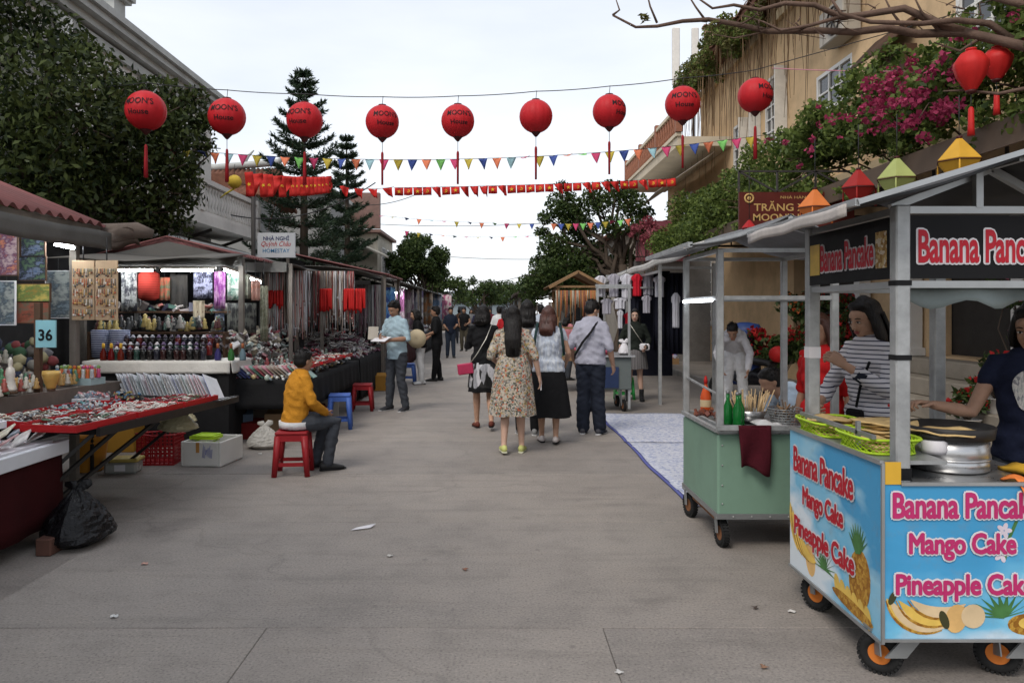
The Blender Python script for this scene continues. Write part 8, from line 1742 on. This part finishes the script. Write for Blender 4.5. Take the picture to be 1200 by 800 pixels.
pb = MB().box((.25, .08, .8), (.2, .09, .14), 0, (0, .12, .1)).box((.25, .03, .83), (.19, .02, .08), 0, (0, .12, .1))
held(wb_, 'pink_handbag', 'small pink leather shoulder bag carried by the woman in black', 'handbag', pb, M('pink_leather', (.42, .035, .09), .45, var=.15), .025)
# woman in floral dress
m_floral = MP('floral_print', [(.4, .35, .27), (.14, .13, .11), (.48, .42, .34), (.42, .1, .05), (.26, .24, .2), (.36, .26, .1), (.46, .4, .32), (.08, .09, .07), (.5, .45, .38), (.3, .3, .29), (.2, .17, .13), (.42, .36, .3)], 62, .85, warp=.04)
wf = person('woman with long black hair in a floral dress, walking away', tuple(G(601, 530)), R(178), 1.6, 'f', m_skin3, mkpose(4, 0, ('LE', 'RE', 'LW', 'RW'), LE=(.25, .05, 1.1), RE=(-.25, .05, 1.09), LW=(.2, -.16, 1.02), RW=(-.3, -.02, .86), LK=(.085, -.0, .47), LA=(.1, .1, .1), RK=(-.085, -.04, .47), RA=(-.1, -.05, .075)), (('top', m_floral, -.08, .5, .03, 'dress_top'), ('skirt', m_floral, 1.12, .43, .265, 7, 'dress_skirt', (.155, .125))), ('long', m_hair, .34), (0, 5), .011, False, shoes=(M('lime_shoe', (.5, .52, .18), .6), 0, M('lime_sole', (.55, .55, .4), .6)), bulk=1.08)
held(wf, 'phone', 'white phone hanging from the hand of the woman in the floral dress', 'phone', MB().box((-.31, -.05, .735), (.012, .05, .11)), m_swhite, .004)
# person half hidden between them
person('person with black hair and grey top hidden between the walking women', tuple(G(618, 509)), R(180), 1.68, 'f', m_skin, mkpose(3), (('top', cloth('grey_knit', (.13, .13, .135)), -.08, .5, .02), ('trousers', c_black, .014)), ('long', m_hair, .1), (0, 0), .013, False, shoes=(M('grey_sneaker', (.25, .25, .25), .6), 0, c_sneak))
# woman with black skirt and rucksack straps
m_crink = MP('crinkled_blouse', [(.45, .5, .58), (.55, .58, .62), (.38, .42, .5), (.5, .54, .6)], 30, .85, stretch=(1.5, 1.5, .3), bump=.3)
ws = person('woman with reddish brown hair in a pale blouse and long black skirt', tuple(G(643, 519)), R(176), 1.6, 'f', m_skin, mkpose(2, 0, ('LE', 'RE', 'LW', 'RW'), LE=(.24, .02, 1.1), RE=(-.24, .02, 1.1), LW=(.22, -.18, .98), RW=(-.22, -.18, .98), LK=(.09, -.05, .47), LA=(.085, -.1, .075), RA=(-.085, .06, .09)), (('top', m_crink, 0, .3, .03, 'blouse'), ('skirt', c_black, 1.0, .33, .28, 8)), ('bob', m_hairb, .13), (-12, 4), .011, False, shoes=(M('white_sandal', (.55, .5, .48), .6), 0), bulk=1.06)
for q in (-1, 1): strap(ws, [(q * .13, -.08, 1.3), (q * .13, .02, 1.415), (q * .15, .12, 1.3), (q * .17, .13, 1.14), (q * .18, .07, 1.04)], .016, .005, M('teal_webbing', (.015, .035, .035), .8))
# man in grey-lilac shirt
ml = person('man in a grey lilac shirt with a black strap across his back', tuple(G(692, 508)), R(158), 1.68, 'm', m_skin, mkpose(5, 0, ('LE', 'RE', 'LW', 'RW'), LE=(.25, .04, 1.1), RE=(-.25, .03, 1.08), LW=(.24, -.1, .9), RW=(-.26, -.1, .86), RA=(-.12, .0, .075)), (('top', M('lilac_grey_jersey', (.34, .34, .4), .9, var=.08, bump=.7, bscale=11), 0, .5, .03), ('trousers', c_navy, .018, 1, .03)), ('short', m_hair, 0), (-32, 32), .011, False, shoes=(M('canvas_shoe', (.06, .06, .07), .7), 0, c_sneak), bulk=1.1)
strap(ml, [(-.1, -.08, 1.36), (-.09, .03, 1.42), (-.05, .15, 1.3), (.06, .175, 1.16), (.17, .12, 1.0), (.2, .02, .95)], .018, .005, c_black)
# girl facing us in grey skirt
gg = person('girl in a dark jacket and grey pleated skirt facing the camera', tuple(G(744, 469)), R(-12), 1.58, 'f', m_skin3, mkpose(0, 0, ('LE', 'RE', 'LW', 'RW'), LE=(.25, .03, 1.1), RE=(-.25, -.02, 1.1), LW=(.2, -.2, .98), RW=(-.26, -.22, 1.0), LA=(.12, -.05, .075), RA=(-.13, .0, .075)), (('top', cloth('dark_green_jacket', (.016, .02, .016)), 0, 1.0, .03, 'jacket'), ('skirt', MS('grey_pleats', (.17, .16, .16), (.11, .105, .105), .03, .5, 'X'), .99, .58, .23, 22)), ('long', m_hair, .2), (0, 0), .012, True, shoes=(M('black_boot', (.015, .015, .016), .5), .14))
strap(gg, [(-.1, -.11, 1.36), (.02, -.15, 1.18), (.14, -.14, 1.0)], .005, .003, _m['chain']); held(gg, 'white_shoulder_bag', 'small white shoulder bag of the girl in the grey skirt', 'handbag', MB().box((.17, -.16, .94), (.17, .07, .12)), m_swhite, .02)
# man in white bending down
wm = person('man in a white jacket and trousers bending forward behind the green cart', (3.75, 12.0, 0), R(-22), 1.66, 'm', m_skin2, mkpose(48, 0, ('LW', 'RW', 'LE', 'RE'), pel=(0, .1, .9), LE=(.24, -.3, .92), RE=(-.24, -.3, .92), LW=(.22, -.42, .68), RW=(-.16, -.46, .7), LK=(.11, .02, .47), RK=(-.11, .0, .47), LA=(.13, .05, .075), RA=(-.13, .03, .075)), (('top', M('white_jacket', (.5, .49, .5), .85, var=.1, bump=.7, bscale=11), -.08, 1.0, .03, 'jacket'), ('trousers', c_white, .02, 1, .02)), ('short', m_hair, 0), (0, -8), .012, True, shoes=(M('dark_shoe', (.03, .03, .03), .5), 0))
# crouching person
person('crouching person in a pale blue shirt behind the green cart', (2.8, 6.9, 0), R(-80), 1.62, 'm', m_skin2, mkpose(34, -.42, ('LK', 'RK', 'LA', 'RA', 'LE', 'RE', 'LW', 'RW'), pel=(0, .1, .46), LH=(.09, .08, .44), RH=(-.09, .08, .44), LK=(.16, -.33, .48), RK=(-.16, -.33, .46), LA=(.13, -.12, .075), RA=(-.13, -.1, .075), LE=(.22, -.28, .62), RE=(-.22, -.28, .6), LW=(.1, -.45, .5), RW=(-.1, -.46, .48)), (('top', M('pale_blue_cotton', (.42, .5, .58), .85, var=.08, bump=.6, bscale=11), 0, .5, .025), ('trousers', c_slate, .014)), ('short', m_hair, 0), (0, -10), .012, False, shoes=(M('dark_shoe', (.03, .03, .03)), 0))
# woman in striped shirt
m_stripe = MS('navy_stripes', (.6, .58, .6), (.03, .03, .06), .026, .74, 'Z', .85)
wst = person('woman in a navy striped white top behind the pancake cart, in profile', (2.29, 4.66, 0), R(-72), 1.62, 'f', m_skin, mkpose(4, 0, ('LE', 'RE', 'LW', 'RW'), LE=(.23, -.1, 1.1), RE=(-.22, -.13, 1.1), LW=(.1, -.3, 1.26), RW=(.0, -.4, 1.03)), (('top', m_stripe, -.08, .8, .02), ('trousers', c_navy, .012)), ('long', m_hair, .12), (4, 16), .008, True, (.9, .7), shoes=(c_sneak, 0))
MB().tube([(.05 * 1, .09, 1.37), (.12, -.02, 1.37), (.1, -.12, 1.25), (.05, -.14, 1.1), (.03, -.15, .98)], [(.009, .004)] * 5, 8).build('lanyard', c_black, wst); MB().box((.03, -.16, .93), (.12, .05, .08)).build('waist_pouch', c_black, wst, .015)
MB().tube([(.152, -.206, 1.166), (.13, -.241, 1.193)], [.043, .04], 14).build('cuff', c_navy, wst)
# person in red behind her
person('person in a red top beyond the woman in stripes', (2.27, 5.3, 0), R(-60), 1.52, 'f', m_skin2, mkpose(3), (('top', M('red_jersey', (.42, .012, .014), .85, var=.1, bump=.6, bscale=11), -.08, .5, .02), ('trousers', c_navy, .012)), ('bob', m_hairb, .04), (5, 6), .011, True, shoes=(c_sneak, 0))
# cook in navy shirt
ck = person('woman cook in a navy printed t-shirt reaching over the griddle', (2.66, 3.8, 0), R(-38), 1.58, 'f', m_skin, mkpose(5, 0, ('LE', 'RE', 'LW', 'RW'), LE=(.24, -.02, 1.1), RE=(-.26, -.1, 1.09), LW=(.16, -.24, 1.0), RW=(-.42, -.24, 1.13)), (('top', M('navy_jersey', (.014, .018, .04), .85, var=.12, bump=.6, bscale=11), 0, .3, .024), ('trousers', c_slate, .014)), ('bob', m_hair, .0), (-10, 14), .008, True, (.5, 1.0), hn=((-1, -.3, 0), (0, -.2, -1)), shoes=(c_sneak, 0))
MB().poly([(.06 * math.cos(t) * (1 + .12 * math.sin(3 * t)), .1 * math.sin(t)) for t in [2 * PI * i / 26 for i in range(26)]], (-.01, -.152, 1.17), (1, 0, 0), (0, -.12, 1), .004).build('shirt_print', MP('shirt_print', [(.5, .5, .48), (.35, .37, .37), (.6, .58, .55), (.25, .25, .27)], 130, .8, stretch=(1, 1, .4)), ck)
held(ck, 'red_scraper', 'red plastic scraper in the hand of the cook', 'scraper', MB().box((-.55, -.26, 1.06), (.1, .05, .012), 0, (0, .2, .2)), m_tray, .003)
# people farther down the street
hatp = person('person in black with white trousers holding a conical hat', tuple(G(493, 450)), R(-80), 1.6, 'f', m_skin, mkpose(10, 0, ('LE', 'RE', 'LW', 'RW'), LE=(.23, -.08, 1.1), RE=(-.23, -.1, 1.1), LW=(.2, -.26, 1.02), RW=(-.15, -.35, 1.12)), (('top', c_black, -.08, .8, .025), ('trousers', c_white, .014)), ('bob', m_hair, .02), (0, 10), .014, False, shoes=(c_sneak, 0))
held(hatp, 'conical_hat', 'pale conical straw hat hanging at the side of the person in white trousers', 'hat', MB().lathe([(.2, 0), (.195, .012), (.004, .15), (.001, .14), (.185, .002)], (.24, -.1, .98), 28, rot=Euler((R(90), 0, R(75))).to_matrix()), M('straw', (.5, .42, .28), .8, var=.1))
far = [(512, 446, -95, 1.65, 'm', c_black, c_black, 'person in black beside the conical hat', 'short', .4), (528, 419, 8, 1.68, 'm', cloth('navy_tee', (.015, .02, .035)), cloth('dark_jeans', (.03, .04, .06)), 'man in a navy t-shirt facing us down the street', 'short', .5), (544, 411, -10, 1.7, 'm', c_black, cloth('khaki', (.08, .07, .05)), 'man in black beyond the navy t-shirt', 'short', .3), (585, 425, 185, 1.68, 'm', c_white, c_slate, 'person in white beyond the woman in black', 'short', .5), (592, 432, 190, 1.6, 'f', cloth('red_blouse', (.4, .02, .025)), c_black, 'person in red beyond the floral dress', 'long', .5), (607, 415, 178, 1.72, 'm', cloth('olive_tee', (.2, .19, .15)), c_slate, 'person in a dull top far behind the long haired woman', 'short', .5), (560, 410, 175, 1.66, 'f', cloth('dark_blue_top', (.03, .03, .06)), c_black, 'person in dark blue far down the street', 'long', .5), (574, 404, 0, 1.68, 'm', cloth('maroon_top', (.12, .02, .03)), c_slate, 'person in maroon walking toward us far off', 'short', .5), (634, 440, 180, 1.7, 'm', cloth('pale_blue_tee', (.45, .5, .58)), c_slate, 'person in a pale blue shirt in front of the woman with the black skirt', 'short', .3), (665, 445, 120, 1.5, 'f', cloth('pink_top', (.5, .2, .22)), c_slate, 'person in pink by the wooden barrow', 'bob', .5), (552, 400, 10, 1.66, 'f', cloth('grey_top', (.2, .2, .2)), c_black, 'person in grey far down the street', 'long', .5), (538, 402, 170, 1.66, 'm', cloth('brown_top', (.14, .08, .05)), c_slate, 'person in brown near the far left stalls', 'short', .5), (618, 402, 5, 1.68, 'm', c_white, c_slate, 'person in white far off near the thatch', 'short', .5), (601, 398, 180, 1.66, 'f', c_black, c_black, 'person in black at the far end of the crowd', 'long', .5)]
for (px, py, rz, H, sx, top, bot, lb, hr, sl) in far:
    person(lb, tuple(G(px, py)), R(rz), H, sx, m_skin2, mkpose(2, 0, ('LE', 'RE', 'LW', 'RW'), LE=(.23, .0, 1.1), RE=(-.23, .0, 1.1), LW=(.15, -.22, 1.02), RW=(-.16, -.2, .98), LA=(.1, -.06, .075), RA=(-.1, .05, .075)), (('top', top, -.08, sl if sl in (.3, .5, .8) else .5, .02), ('trousers', bot, .014)), (hr, m_hair, .1), (0, 5), .02, False, shoes=(M('dark_shoe', (.03, .03, .03)), 0), group='people far down the street')
